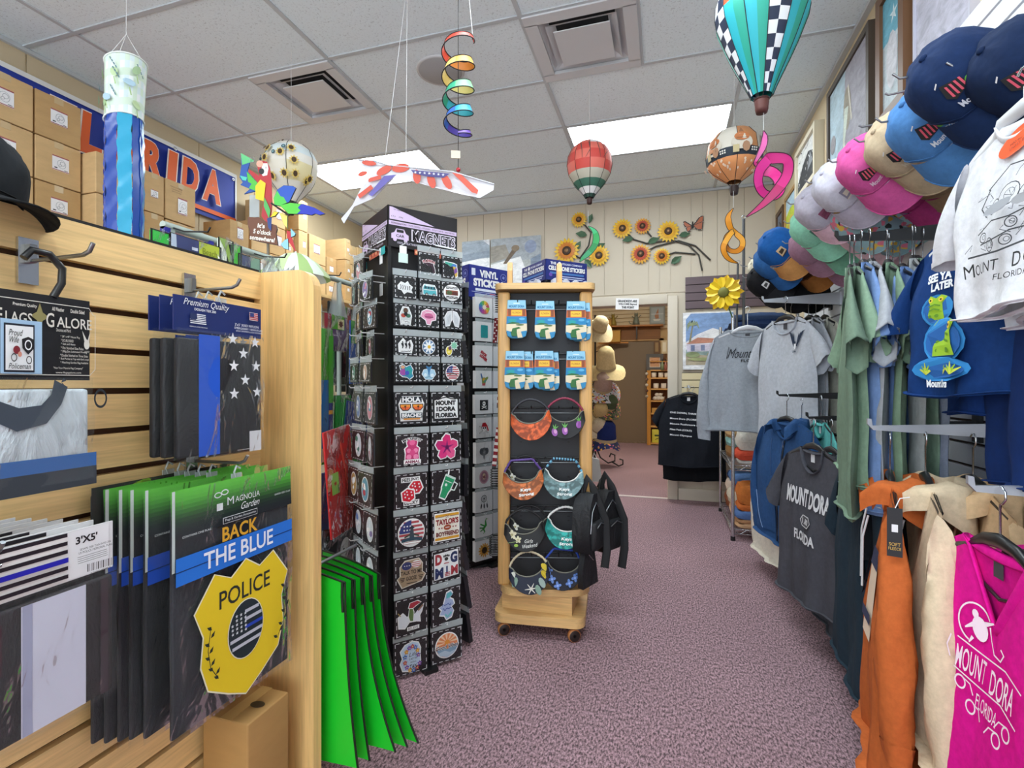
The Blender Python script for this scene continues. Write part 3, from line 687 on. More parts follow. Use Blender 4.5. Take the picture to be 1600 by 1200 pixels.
t = thing('pinwheel_hat', 'lime and white striped fabric sun shade spinner resting on the rail', 'spinner', onX(462, 412, -1.58))
LM = [mat('#c5d7a2', .7), mat('#e6ebe0', .7), mat('#a5c37c', .7), mat('#dfe8da', .7)]
obj('canopy', MB().lathe([(.004, .05), (.05, .035), (.10, .0), (.145, -.05), (.15, -.065)], lambda j, i: LM[j % 4], 16), t)
obj('stick', MB().tube([(0, 0, -.06), (0, 0, .055)], .004, WHITE, 6), t)
# packages seen between the end panel and the magnet spinner
def gcard(a, w, h): a.rect(w*.05, -h*.16, w*.6, h*.42, '#57a52e').rect(w*.18, -h*.2, w*.3, h*.3, '#d9cfa0').poly(xf(starp(0, 0, 1, 7, .6), w*.18, -h*.2, .02), '#5a2a1d').text('Garden Flag', 0, -h*.55, .012, '#c9b8d2', w*.4)
rail_flag('clear bag with a lime green card and purple flag beside the end panel', 508, 541, 492, 548, -1.52, ['#4d2f63', (-.07, -.09, .05, .2, '#a32c3c')], art=gcard, border=False, bag=True)
rail_flag('clear bag with a beige picture card and royal blue flag', 546, 566, 500, 600, -1.55, ['#2c4e92'], art=lambda a, w, h: a.rect(0, -h*.18, w*.9, h*.36, '#3f8e2c').rect(w*.1, -h*.2, w*.5, h*.3, '#cdbf9a').ell(w*.1, -h*.18, w*.12, w*.2, '#5b4632'), border=False, bag=True)
rail_flag('narrow bright green flag beside the magnet spinner', 562, 572, 448, 580, -1.60, ['#1f9e35'])
rail_flag('tall green and blue flag package right behind the end panel', 500, 519, 512, 725, -1.47, ['#3a8f1f'], art=lambda a, w, h: a.rect(-w*.2, -h*.68, w*.6, h*.6, '#1d5f95').rect(w*.3, -h*.74, w*.38, h*.5, '#21307c').rect(w*.3, -h*.62, w*.38, h*.03, '#d89a2a').rect(-w*.1, -h*.93, w*.7, h*.1, '#c9b79a').rect(w*.3, -h*.3, w*.38, h*.5, '#3f9a22'), border=False)
rail_flag('navy and lime flag package tilted on the wire rack', 538, 600, 632, 830, -1.50, ['#1d8f3e'], tilt=.16, art=lambda a, w, h: a.rect(-w*.18, -h*.12, w*.6, h*.22, '#1f3f96').rect(w*.28, -h*.1, w*.36, h*.18, '#b6c832').rect(0, -h*.26, w*.9, h*.04, '#3f4f9a'))
rail_flag('green flag sleeve with beige picture cards low on the wire rack', 521, 548, 618, 800, -1.58, ['#18852f'], art=lambda a, w, h: a.rect(-w*.18, -h*.52, w*.36, h*.3, '#d7cf9a').rect(w*.25, -h*.5, w*.3, h*.26, '#b7c98f').ell(-w*.18, -h*.6, w*.12, h*.05, '#6b3f9a'))
rail_flag('crumpled clear bag holding a red flag with small green tag', 503, 546, 672, 838, -1.36, ['#c01d1d'], tilt=-.12, art=lambda a, w, h: a.rect(-w*.22, -h*.5, w*.26, h*.2, '#8fbf57').star(-w*.22, -h*.5, .014, '#a8442c', 6).line([(0, 0), (w*.2, -h*.5), (w*.1, -h)], .012, '#e24a36').line([(-w*.4, 0), (-w*.2, -h*.4)], .01, '#d8584a'), border=False)
rail_flag('grey and black photo print flag package at the foot of the wire rack', 503, 556, 838, 905, -1.40, ['#4a4a50'], tilt=.2, art=lambda a, w, h: a.ell(w*.2, -h*.4, w*.14, h*.22, '#d0d0d2').ell(-w*.25, -h*.3, w*.2, h*.3, '#1a1a1c').ell(w*.16, -h*.42, w*.03, c='#222').ell(w*.25, -h*.42, w*.03, c='#222').poly([(-w*.5, -h), (w*.5, -h*.75), (w*.5, -h)], '#b8b8ba'))
for lb, u0, u1, v0, v1, X, c, c2 in (('black flag package with green corner at the back of the wire rack', 512, 532, 470, 600, -1.64, '#15171a', '#2f8f3a'), ('maroon flag package at the back of the wire rack', 533, 548, 480, 590, -1.66, '#5a1f2c', '#8a3a44'), ('dark green flag sleeve behind the tilted navy package', 548, 574, 600, 800, -1.66, '#14532a', '#1f8f3f'), ('black and blue flag package low at the back of the wire rack', 516, 545, 800, 880, -1.62, '#16191f', '#1f4f8f'), ('lime green flag sleeve low beside the magnet spinner', 552, 578, 760, 900, -1.60, '#2f9f3a', '#6fc04a'), ('charcoal flag package between the clear bags', 541, 552, 545, 640, -1.62, '#222428', '#4a4d52')):
    rail_flag(lb, u0, u1, v0, v1, X, [c], art=lambda a, w, h, c2=c2: a.rect(w*.1, -h*.2, w*.6, h*.2, c2).rect(-w*.2, -h*.7, w*.3, h*.2, c2))
rail_flag('royal blue flag bundle hanging beside the wire grid', 500, 512, 740, 870, -1.44, ['#1c3f7d'], border=False)
for k, (u, v, z, c) in enumerate(((520, 575, .30, '#6b3340'), (533, 590, .3, '#26221f'), (545, 580, .3, '#8a7f6c'), (556, 600, .3, '#3b2d28'))):
    p = onX(u, v, -1.74); t = thing('keychain_pack', ['maroon beaded', 'black', 'pale grey', 'dark brown'][k]+' charm pack behind the wire grid', 'charm pack', frame((1, 0, 0), (0, 0, 1), p), 'charm packs behind the wire grid')
    obj('backing_card', MB().box((0, .004, 0), (.09, .004, .16), mat(c, .6)), t); obj('charm', MB().ell((0, -.01, -.02), (.018, .012, .03), mat(['#b5666c', '#4a4a3c', '#c9c2ae', '#77563e'][k], .4), 8, 6), t)
# ------------------------------------------------------------------ spinner racks of magnets and stickers
W_ = '#f2f2f2'
def blob(a, pts, c, k=.1, w=W_): a.poly(grow(pts, k), w); a.poly(pts, c); return a
def flower(a, x, y, r, c, c2, n=6, k=.55):
    for i in range(n): a.ell(x+r*k*math.cos(i*2*PI/n+.3), y+r*k*math.sin(i*2*PI/n+.3), r*.52, r*.36, c, 8, i*2*PI/n+.3)
    a.ell(x, y, r*.28, c=c2, n=8)
FLA = [(-.85, .35), (-.8, .15), (-.45, .12), (-.2, 0), (.05, .1), (.2, -.2), (.35, -.6), (.5, -.85), (.68, -.7), (.62, -.3), (.45, .1), (.42, .35), (.1, .38)]
def s_florida(a): blob(a, xf(FLA, .1, -.15, .85), '#3a2030', .08); a.text('FLORIDA', 0, .32, .36, W_, 1.5, bold=.05, arc=1.6).text('FLORIDA', 0, .32, .28, '#b8434e', 1.4, bold=.02, arc=1.6)
def s_state(a):
    a.poly(grow(xf(FLA, 0, .05, 1.05, -.15), .1), W_); P = xf(FLA, 0, .05, 1.05, -.15)
    a.poly(P, '#d9b24a'); a.poly([P[i] for i in (0, 1, 2, 3, 12)], '#3fa08c').poly([P[i] for i in (3, 4, 10, 11, 12)], '#4a7fc4').poly([P[i] for i in (5, 6, 9, 10)], '#7d4a9c')
def s_fish(a):
    blob(a, [(-.75, .1), (-.4, .5), (0, .35), (.25, .6), (.4, .3), (.75, .1), (.6, -.2), (.75, -.5), (.2, -.4), (-.1, -.65), (-.35, -.3), (-.7, -.25)], '#e9e9ea', .06)
    for k in range(5): a.line([(-.5+.22*k, .25-.04*k), (-.42+.22*k, 0), (-.5+.24*k, -.25)], .06, '#17171b')
    a.ell(.45, .1, .05, c='#17171b')
def s_van(a):
    blob(a, [(-.75, -.45), (-.75, .2), (-.6, .5), (.45, .5), (.7, .1), (.75, -.45)], '#58b3bd', .12); a.rect(0, .42, 1.0, .12, '#dfe7e6').rect(0, .0, 1.4, .07, '#dfe7e6')
    for k in range(4): a.rect(-.5+.32*k, .23, .24, .22, '#2f5560')
    for x in (-.4, .42): a.ell(x, -.48, .17, c='#1a1a1a').ell(x, -.48, .09, c='#cfcfcf')
def s_truck(a):
    a.poly(circ(0, 0, .95, .85, 24), W_); a.rect(0, .5, 1.3, .22, '#222').scrib(0, .5, 1.2, W_, .05, 22, 3, .07); a.rect(0, 0, 1.4, .5, '#8f4a35').ell(-.3, -.02, .35, .22, '#4a5a35').ell(.35, -.05, .35, .2, '#5e2f28').rect(0, -.5, 1.3, .22, '#222').scrib(0, -.5, 1.2, W_, .05, 22, 4, .07)
def s_gnome(a):
    blob(a, [(-.5, -.85), (-.6, 0), (-.3, .75), (.3, .75), (.6, 0), (.5, -.85)], '#cfd3d4', .1); a.ell(0, .45, .26, c='#5e4030').ell(-.25, -.05, .25, .2, '#b04332').ell(.28, -.05, .25, .2, '#3d6e5a').ell(0, .1, .2, c='#27272a'); a.rect(0, -.65, .9, .25, W_).scrib(0, -.65, .8, '#222', .05, 14, 5, .08)
def s_pink(a):
    blob(a, [(-.85, 0), (-.7, .5), (-.2, .75), (.4, .65), (.8, .3), (.75, -.25), (.3, -.35), (.2, -.75), (-.2, -.7), (-.3, -.3)], '#e7a3bf', .1); a.ell(0, .1, .5, .28, '#c9628f', 14).rect(.05, .0, .9, .12, '#8e3f68').scrib(0, .45, .8, W_, .04, 14, 6, .08)
def s_wings(a):
    for m in (-1, 1):
        blob(a, [(.05*m, .8), (.55*m, .65), (.85*m, .1), (.75*m, -.8), (.3*m, -.7), (.08*m, -.1)], '#d6d8dc', .08)
        for k in range(4): a.line([(.2*m+.1*k*m, .5-.1*k), (.25*m+.13*k*m, -.55)], .035, '#9fa4ab')
def s_palms(a):
    blob(a, [(-.8, -.7), (-.85, .2), (-.3, .85), (.1, .4), (.6, .7), (.85, .1), (.7, -.8)], '#e8e8e8', .04)
    for x in (-.4, .0, .4): a.line([(x, -.3), (x+.1, .1), (x, .5)], .12, '#17171b').ell(x, .1, .1, .25, '#17171b', 8, .5)
    a.scrib(0, -.6, 1.2, '#222', .06, 18, 7, .09)
def s_daisy(a):
    a.ell(0, 0, .85, c=W_, n=28).ell(0, 0, .78, c='#5c7fa6', n=28)
    for k in range(9): a.ell(.42*math.cos(k*.698), .42*math.sin(k*.698), .34, .13, '#e8eef4', 10, k*.698)
    a.ell(0, 0, .2, c='#e0b23e')
def s_fruit(a): blob(a, xf(starp(0, 0, 1, 8, .55), .35, .3, .55), '#7fc0a0', .08); blob(a, circ(-.35, -.35, .38, .5), '#e0cb3a', .08); a.ell(-.25, -.05, .22, c='#6a4a63').ell(-.4, -.5, .2, .15, '#efe08a')
def s_turtle(a):
    blob(a, [(-.75, .65), (-.3, .85), (0, .55), (.5, .8), (.8, .3), (.7, -.1), (.85, -.45), (.4, -.8), (.1, -.55), (-.4, -.5), (-.8, -.2), (-.6, .15)], '#3b8fb0', .09); a.ell(-.35, -.02, .4, .36, '#a04fa0').ell(.3, .1, .42, .5, '#2fa0a0').ell(-.4, .55, .25, .2, '#d8a27c').ell(.1, -.1, .25, c='#4658b8')
def s_tail(a):
    blob(a, [(-.85, -.2), (-.6, .3), (-.2, .35), (0, .1), (.2, .35), (.65, .3), (.85, -.2), (.4, -.8), (-.4, -.8)], '#a9cfe4', .06); a.poly([(0, -.6), (-.15, .2), (-.4, .8), (0, .6), (.4, .8), (.15, .2)], '#3f78a8').ell(-.45, -.3, .2, c='#dcebf4').ell(.4, -.35, .22, c='#dcebf4').line([(-.5, -.62), (0, -.5), (.5, -.62)], .05, '#4a7f9a')
def s_flag(a):
    a.ell(0, 0, .92, c=W_, n=30)
    for k in range(6):
        z = .66-.26*k; w = math.sqrt(max(0, .84**2-z*z)); a.rect(0, z, 2*w, .14, '#b5474f')
    a.poly([(-.02, .02)]+[(.82*math.cos(t), .82*math.sin(t)) for t in [PI/2+.02+k*(PI/2-.02)/8 for k in range(9)]], '#33417c')
    for k in range(6): a.star(-.5+.2*(k % 3), .2+.25*(k//3), .08, W_)
    a.line([(-.5, -.25), (0, -.05), (.5, -.25)], .10, '#3a4a3c')
def s_hola(a):
    a.poly([(-.85, -.2), (-.95, .3), (-.7, .85), (.7, .85), (.95, .3), (.85, -.2), (.8, -.9), (-.8, -.9)], W_); a.rect(0, .6, 1.5, .42, '#1f2a33').text('HOLA', 0, .6, .36, W_, 1.35, bold=.06)
    for m in (-1, 1):
        a.poly(xf([(-.42, .2), (.4, .2), (.42, -.05), (.2, -.27), (-.2, -.27), (-.4, -.05)], .45*m, .1, 1), '#1f2226').poly(xf([(-.36, .15), (.34, .15), (.36, -.03), (.17, -.21), (-.17, -.21), (-.34, -.03)], .45*m, .1, 1), '#ef9a3a').poly(xf([(-.36, .0), (.36, .0), (.17, -.21), (-.17, -.21)], .45*m, .1, 1), '#e56a3c')
        a.line([(.45*m, -.08), (.47*m, .1)], .04, '#3a2418'); a.star(.47*m, .12, .13, '#3a2418', 6, .35)
    a.rect(0, -.5, 1.55, .36, '#27404a').text('BEACHES', 0, -.5, .28, W_, 1.42, bold=.04).rect(0, -.75, 1.2, .10, '#d98f3e')
def s_dora(a):
    a.poly([(-.9, -.8), (-.92, .5), (-.5, .62), (-.2, .85), (.2, .72), (.5, .7), (.95, .55), (.95, -.1), (.98, -.8)], W_); a.line([(-.7, .55), (-.3, .68), (0, .74), (.4, .62), (.8, .58)], .08, '#1c1c1e')
    a.text('MOUNT', -.02, .32, .34, '#17171a', 1.62, bold=.06).text('1DORA', 0, -.12, .34, '#17171a', 1.55, bold=.06).text('FLORIDA', .02, -.57, .34, '#17171a', 1.72, bold=.06)
def s_bear(a):
    blob(a, [(-.38, .5), (-.3, .75), (.3, .75), (.38, .5), (.3, .25), (.5, .1), (.45, -.2), (.5, -.65), (-.5, -.65), (-.45, -.2), (-.5, .1), (-.3, .25)], '#d23a78', .1)
    a.text('MY SPIRIT', 0, .78, .24, W_, 1.5, bold=.12, arc=1.4).text('MY SPIRIT', 0, .78, .2, '#2a2a2e', 1.4, bold=.02, arc=1.4)
    a.ell(0, .5, .22, .18, '#ec6aa0').ell(-.25, -.05, .16, c='#f08ab4').ell(.25, -.05, .16, c='#f08ab4').ell(-.25, -.48, .18, c='#f08ab4').ell(.25, -.48, .18, c='#f08ab4').ell(0, -.2, .2, c='#e2528c')
    a.rect(0, -.82, 1.25, .28, W_).text('ANIMAL', 0, -.82, .2, '#7d2148', 1.1, bold=.04)
def s_hib(a):
    for q in (1, 0):
        for k in range(5):
            t = k*2*PI/5+.3; P = xf([(0, 0), (.25, .3), (.62, .36), (.92, .1), (.85, -.22), (.5, -.32), (.2, -.25)], 0, 0, 1.02, t); a.poly(grow(P, .09) if q else P, W_ if q else ['#e0447f', '#d83575', '#c92f74', '#d83a80', '#e65a90'][k])
    for k in range(5): a.line([(0, 0), (.55*math.cos(k*2*PI/5+.3), .55*math.sin(k*2*PI/5+.3))], [.22, .02], '#8a2a6e')
    a.ell(0, 0, .14, c='#5e1f55')
def s_dice(a):
    a.rect(-.05, .72, 1.3, .34, W_).text('FEELING', -.05, .72, .24, '#333', 1.15, bold=.03).rect(0, -.78, 1.1, .34, W_).text('LUCKY', 0, -.78, .24, '#333', .95, bold=.03)
    for x, y, r in ((.3, .2, .3), (-.25, -.28, 0)):
        P = xf([(-.36, -.3), (.1, -.42), (.42, -.2), (.38, .28), (-.05, .42), (-.42, .2)], x, y, 1, r); blob(a, P, '#cf2233', .1)
        for dx, dy in ((-.2, -.1), (-.05, .05), (.05, -.2), (.25, 0), (.2, .2), (-.1, .25), (-.25, .12)): a.ell(x+dx, y+dy, .055, c=W_, n=8)
def s_cup(a):
    P = xf([(-.42, .65), (.42, .65), (.34, -.2), (.28, -.3), (.24, -.85), (-.24, -.85), (-.28, -.3), (-.34, -.2)], .05, -.02, .95, -.45); blob(a, P, '#1f9a66', .1)
    a.poly(xf([(-.45, .65), (.45, .65), (.45, .8), (-.45, .8)], .05, -.02, .95, -.45), '#cfe0d8').line(xf([(-.25, .8), (-.35, 1.15)], .05, -.02, .95, -.45), .12, W_).line(xf([(.4, .5), (.75, .45), (.7, -.05), (.36, -.1)], .05, -.02, .95, -.45), .10, '#dfeae4')
    a.ell(-.02, .1, .1, c='#d8e8e0').line(xf([(-.3, .35), (.3, .35)], .05, -.02, .95, -.45), .05, '#d8e8e0')
def s_light(a):
    s_flag(a); a.poly([(-.18, -.5), (-.1, .3), (.1, .3), (.18, -.5)], '#3a4a52').poly([(-.2, .3), (0, .5), (.2, .3)], '#22303a').line([(-.7, -.45), (0, -.35), (.7, -.48)], .2, '#2c4a58').rect(0, -.62, 1.1, .1, W_)
def s_taylor(a):
    a.rect(0, 0, 1.9, 1.9, W_).rect(0, 0, 1.8, 1.8, '#f4efe0').rect(0, .78, 1.8, .16, '#e0a12c').rect(0, -.78, 1.8, .16, '#e0a12c').rect(-.55, .68, .7, .03, '#6d2020').rect(.55, .68, .7, .03, '#6d2020')
    a.text('GO', 0, .68, .16, '#6d2020', .26).text("TAYLOR'S", 0, .35, .40, '#8f1f24', 1.7, bold=.05).ell(0, -.05, .28, .18, '#9a4b2c').line([(-.15, -.05), (.15, -.05)], .04, W_)
    for x in (-.62, -.42, .42, .62): a.star(x, -.05, .09, '#8f1f24')
    a.text('BOYFRIEND', 0, -.45, .30, '#6d2020', 1.7, bold=.04)
def s_goose(a):
    P = [(-.9, -.25), (-.7, -.1), (-.72, .45), (-.4, .8), (.5, .85), (.75, .5), (.72, .0), (.95, -.2), (.7, -.6), (-.6, -.85)]; blob(a, P, '#a98f73', .08, '#d8cfc2')
    a.ell(-.3, .5, .34, .26, '#2a3468').ell(.35, .55, .34, .24, '#e8e4e0')
    for k in range(3): a.rect(.35, .66-.12*k, .58, .05, '#b5474f'); a.star(-.45+.15*k, .52, .05, W_)
    a.text('TALK TO ME', 0, .08, .26, '#2a241e', 1.45, bold=.02).text('GOOSE', 0, -.3, .26, '#2a241e', .72, bold=.02)
    for m in (-1, 1):
        for k in range(3): a.rect(.62*m, -.22-.1*k, .34-.08*k, .05, '#2a241e')
    a.rect(0, -.6, .7, .05, '#2a241e')
def s_dog(a):
    a.poly([(-.9, -.9), (-.92, .85), (.92, .95), (.95, -.8)], W_); a.text('D', -.58, .45, .72, '#a8343c', .5, bold=.06).text('G', .58, .45, .76, '#27345e', .55, bold=.06).ell(0, .42, .14, .12, '#333')
    for k in range(4): a.ell(-.18+.12*k, .62+.03*(k in (1, 2)), .06, .08, '#333')
    a.rect(0, .15, .4, .05, '#a8343c').text('M', -.55, -.45, .72, '#27345e', .62, bold=.06).text('M', .6, -.4, .62, '#a8343c', .52, bold=.04).rect(.02, -.3, .12, .5, '#3d4f78')
    for k in range(3): a.rect(.05, -.5-.1*k, .4, .05, '#a8343c')
def s_unicorn(a):
    blob(a, [(-.85, -.6), (-.9, .1), (-.55, .3), (-.3, 0), (.2, .05), (.45, .3), (.85, .6), (.7, .1), (.55, -.1), (.6, -.5), (.3, -.4), (-.1, -.35), (-.4, -.7)], '#e4e6ee', .07); blob(a, [(-.2, .0), (-.15, .45), (.05, .55), (.15, .2), (.1, -.35), (-.1, -.3)], '#5f7a45', .06); blob(a, [(-.2, .55), (-.1, .85), (.4, .9), (.65, .75), (.3, .62), (.1, .5)], '#a82f3c', .06)
    a.line([(.45, .25), (.8, .55)], .12, '#8d6f5a').line([(-.75, .15), (-.95, .4)], .05, '#b9a05a').rect(.1, -.78, .85, .24, W_).text('BELIEVE', .1, -.78, .17, '#333', .7)
def s_sea(a):
    blob(a, [(-.1, .5), (0, .85), (.35, .95), (.5, .7), (.25, .45), (.5, .3), (.6, 0), (.35, -.1), (.55, -.4), (.4, -.8), (0, -.9), (-.15, -.6), (-.5, -.5), (-.35, -.2), (-.55, 0), (-.2, .1)], '#a9b8dc', .09); a.poly([(-.02, .5), (.02, .82), (.33, .9), (.45, .7), (.2, .5)], '#5fb9c0').line([(-.1, -.55), (.1, -.75), (.4, -.5)], .12, '#6fc4c6'); a.scrib(0, .1, .7, '#3a4a9a', .05, 10, 1, .1).scrib(.05, -.2, .7, '#3a4a9a', .05, 10, 2, .1)
def s_tan(a):
    blob(a, [(-.55, -.8), (-.7, -.3), (-.55, 0), (-.7, .45), (-.4, .8), (.1, .95), (.5, .8), (.65, .4), (.6, 0), (.65, -.4), (.3, -.75), (0, -.95)], '#c9dcf0', .07)
    for k in range(13): t = k*2*PI/13; flower(a, .50*math.cos(t)+.0, .72*math.sin(t), .15, ['#7a4fb0', '#d99a3a', '#3f6fc0', '#b8575f'][k % 4], '#f0d87a', 5)
    a.text('Life', 0, .38, .26, '#223', .5, sh=.3).text('IS BETTER', 0, .1, .13, '#223', .55).text('WITH A', 0, -.12, .12, '#223', .4).text('TAN', 0, -.4, .28, '#223', .5, bold=.02)
def s_vibes(a):
    a.ell(0, 0, .88, c=W_, n=28); a.ell(0, 0, .8, c='#e58a5c', n=28)
    for k in range(7): t = .1+k*PI/6.6; a.poly([(0, .2), (.79*math.cos(t), .1+.68*math.sin(t)), (.79*math.cos(t+.22), .1+.68*math.sin(t+.22))], '#efc9a4')
    a.ell(0, .2, .2, c='#e0913a').poly([(-.78, -.2), (-.3, -.1), (0, -.25), (.4, -.05), (.78, -.2), (.55, -.58), (0, -.8), (-.55, -.58)], '#7f9cb4').poly([(-.7, -.4), (-.2, -.3), (.2, -.5), (.68, -.4), (.5, -.62), (0, -.8), (-.5, -.62)], '#a9bccb')
    a.text('Good Vibes', -.02, -.05, .3, W_, 1.8, bold=.08, sh=.3).text('Good Vibes', -.02, -.05, .26, '#1c2a33', 1.7, bold=.02, sh=.3)
def s_oval(c, c2, seed):
    def f(a):
        a.ell(0, 0, .55, .88, W_, 20).ell(0, 0, .48, .8, c, 20); q = random.Random(seed)
        for k in range(5): a.ell(q.uniform(-.25, .25), q.uniform(-.5, .5), q.uniform(.1, .22), q.uniform(.1, .3), c2 if k % 2 else W_, 8, q.uniform(0, 3))
    return f
FRONT = [(0, 1, s_florida, 'black magnet packet with Florida state sticker and red lettering'), (0, 2, s_state, 'magnet packet with rainbow Florida outline sticker'),
 (1, 0, s_fish, 'magnet packet with black and white tribal fish sticker'), (1, 1, s_van, 'magnet packet with turquoise camper van sticker'), (1, 2, s_truck, 'magnet packet with rusty landscape sticker between two lines of writing'),
 (2, 0, s_gnome, 'magnet packet with stacked gnome figures sticker'), (2, 1, s_pink, 'magnet packet with pink cloud-like car sticker'), (2, 2, s_wings, 'magnet packet with pale angel wings sticker'),
 (3, 0, s_palms, 'magnet packet with black and white palm cluster sticker'), (3, 1, s_daisy, 'magnet packet with round blue daisy sticker'), (3, 2, s_fruit, 'magnet packet with lemon and mint leaf sticker'),
 (4, 0, s_turtle, 'magnet packet with purple and teal turtle sticker'), (4, 1, s_tail, 'magnet packet with blue mermaid tail in a shell'), (4, 2, s_flag, 'magnet packet with round striped flag sticker'),
 (5, 0, s_hola, 'magnet packet with orange sunglasses reading Hola Beaches'), (5, 1, s_dora, 'magnet packet with black and white Mount Dora Florida lettering'), (6, 0, s_bear, 'magnet packet with pink gummy bear reading My Spirit Animal'), (6, 1, s_hib, 'magnet packet with large pink hibiscus flower'),
 (7, 0, s_dice, 'magnet packet with two red dice reading Feeling Lucky'), (7, 1, s_cup, 'magnet packet with green tumbler cup sticker'), (8, 0, s_light, 'magnet packet with round flag and lighthouse sticker'), (8, 1, s_taylor, 'magnet packet with square sticker of yellow bands and maroon football lettering'),
 (9, 0, s_goose, 'magnet packet with tan sticker of flag-patterned sunglasses and lettering'), (9, 1, s_dog, 'magnet packet with red and navy Dog Mom lettering'), (10, 0, s_unicorn, 'magnet packet with white unicorn sticker reading Believe'), (10, 1, s_sea, 'magnet packet with teal and lavender sea tail sticker'),
 (11, 0, s_tan, 'magnet packet with flower-ringed white sticker reading Life Is Better'), (11, 1, s_vibes, 'magnet packet with round sunset Good Vibes sticker')]
ROWV = [(395, 431), (436, 471), (478, 513), (527, 558), (567, 598), (613, 663), (677, 727), (738, 792), (802, 856), (865, 919), (928, 986), (993, 1046)]

def packet(label, M, w, h, hd, art, bg='#16151a', dash=True, group=None, name='magnet_packet', sk=None, thick=.006):
    t = thing(name, label, 'magnet' if name[0] == 'm' else 'sticker', M, group)
    obj('card', MB().box((0, thick/2, -hd-h/2), (w, thick, h), mat(bg, .4)), t)
    a = Art(.35)
    if dash:
        for i in range(5):
            for z in (-hd-.006, -hd-h+.006): a.rect(-w/2+w*(i+.6)/5.2, z, w*.11, .003, '#cfcfd2')
            for x in (-w/2+.006, w/2-.006): a.rect(x, -hd-h*(i+.5)/5, .003, h*.11, '#cfcfd2')
    if a.mb.f: a.build('card_print', t, -.0002)
    if art: a = Art(.3); a.sc = (sk or min(w, h)*.44, 0, -hd-h/2); a.z = .0006; art(a); a.build('sticker', t, -.001)
    obj('header_sleeve', MB().box((0, .001, -hd/2), (w+.006, .0015, hd), HAZE), t)
    obj('bag_front', MB().grid(lambda u, v: ((u-.5)*(w+.006), -.0045-.002*math.sin(6*u+4*v), -hd-(h+.003)*v), 4, 4, CLEAR2), t)
    return t

def rack_body(name, label, M, w, top, hdr, cat='display rack'):
    t = thing(name, label, cat, M)
    obj('column', MB().box((0, 0, (top-hdr)/2+.03), (w-.03, w-.03, top-hdr-.06), mat('#1b1b1e', .5)), t)
    for i in (-1, 1):
        for j in (-1, 1): obj('corner_post', MB().box((i*(w/2-.006), j*(w/2-.006), top/2+.02), (.014, .014, top-.04), BLKM), t)
    obj('base', MB().rbox((0, 0, .032), (w+.02, w+.02, .05), BLACK, .008).lathe([(w*.62, .0), (w*.62, .012), (.05, .02)], BLACK, 20), t)
    obj('foot', MB().box((0, 0, .008), (w*1.5, .06, .016), BLACK).box((0, 0, .008), (.06, w*1.5, .016), BLACK), t)
    return t
def rack_hook(rack, M, L=.05):
    obj('hook', MB().tube([(0, .02, 0), (0, -L, 0), (0, -L-.006, .008)], .0022, mat('#d8d8da', .3), 5), rack, M=M)

MR = MX((-1.103, 2.037, 0), rz=R(51.6)); MW = .315
mr = rack_body('magnet_rack', 'tall black four-sided spinner rack of car magnet packets', MR, MW, 1.917, .16)
def mheader(a):
    L = '#d3bede'
    a.rect(0, 0, .315, .165, '#1b1a1f').poly([(-.152, .028), (-.152, .078), (-.14, .078), (.05, .028)], L).poly([(-.155, .005), (-.155, .022), (.155, .022), (.155, .005)], L)
    a.text('Car magnets, use it, show it off', -.09, .068, .006, '#222', .09).text('(1)   (3)', -.12, .040, .007, '#222', .05).text('REFRIGERATORS - TOOL BOXES - LOCKERS - GOLF CARTS - ANY METAL', 0, .0135, .007, '#2a2230', .29)
    a.poly([(-.145, -.05), (-.145, -.03), (-.132, -.024), (-.124, -.008), (-.09, -.008), (-.082, -.024), (-.07, -.03), (-.07, -.05)], L).rect(-.107, -.017, .03, .012, '#1b1a1f').text('CAR', -.107, -.037, .011, '#1b1a1f', .036, bold=.02).ell(-.13, -.053, .008, c=L).ell(-.084, -.053, .008, c=L)
    a.text('MAGNETS', .045, -.026, .050, '#e6dfee', .206, bold=.06).text('MAGNETS', .045, -.026, .043, '#1b1a1f', .197, bold=.004)
    a.text('100% WEATHER RESISTANT   MADE IN USA', .0, -.065, .009, '#cfc6d8', .24).rect(.10, -.052, .10, .006, '#e8e8ea', -.04)
for q in range(4):
    Mq = Matrix.Rotation(q*PI/2, 4, 'Z') @ MX((0, -MW/2-.002, 1.834))
    obj('header_panel', MB().box((0, .004, 0), (.317, .006, .168), BLACK), mr, M=Mq)
    a = Art(.4); mheader(a)
    a.rect(.03, -.094, .15, .022, '#c9634a')
    for k in range(8): a.ell(-.035+.02*k, -.094+.003*(k % 3), .007, c=['#e9b58a', '#8f2f2c', '#d98f6a', '#b5433a'][k % 4], n=8)
    a.rect(.128, -.098, .05, .032, '#2fa8a8').rect(.095, -.096, .022, .028, '#e4e8ea').ell(.09, -.092, .004, c='#222').ell(.098, -.1, .004, c='#222')
    a.build('header_print', mr, M=Mq)
ZV = lambda v, d=2.085: EYE+(600-v)/FPX*d
for r, c, art, lab in FRONT:
    v0, v1 = ROWV[r]; z1 = ZV(v0); h = ZV(v0)-ZV(v1)
    w, x = (.097, (c-1)*.106) if r < 5 else (.142, (-.079, .079)[c])
    ML = MX((x+rnd.uniform(-.003, .003), -MW/2-.045-rnd.uniform(0, .012), z1+.028), rz=R(rnd.uniform(-4, 4)))
    packet(lab, MR @ ML, w, h, .026, art, '#1b1418' if r > 5 else '#17171b', group='magnet packets on the front of the rack')  # lower cards tinted maroon: a reflection put into the card colour
    rack_hook(mr, MX((x, -MW/2, z1+.018)), .06)
rack_hook(mr, MX((-.105, -MW/2, ZV(385))), .05)
obj('price_tag', MB().box((-.105, -MW/2-.03, ZV(393)), (.03, .001, .03), WHITE).box((-.105, -MW/2-.031, ZV(406)), (.04, .001, .038), mat('#cfe6dc', .5)), mr)
LQ = Matrix.Rotation(-PI/2, 4, 'Z')
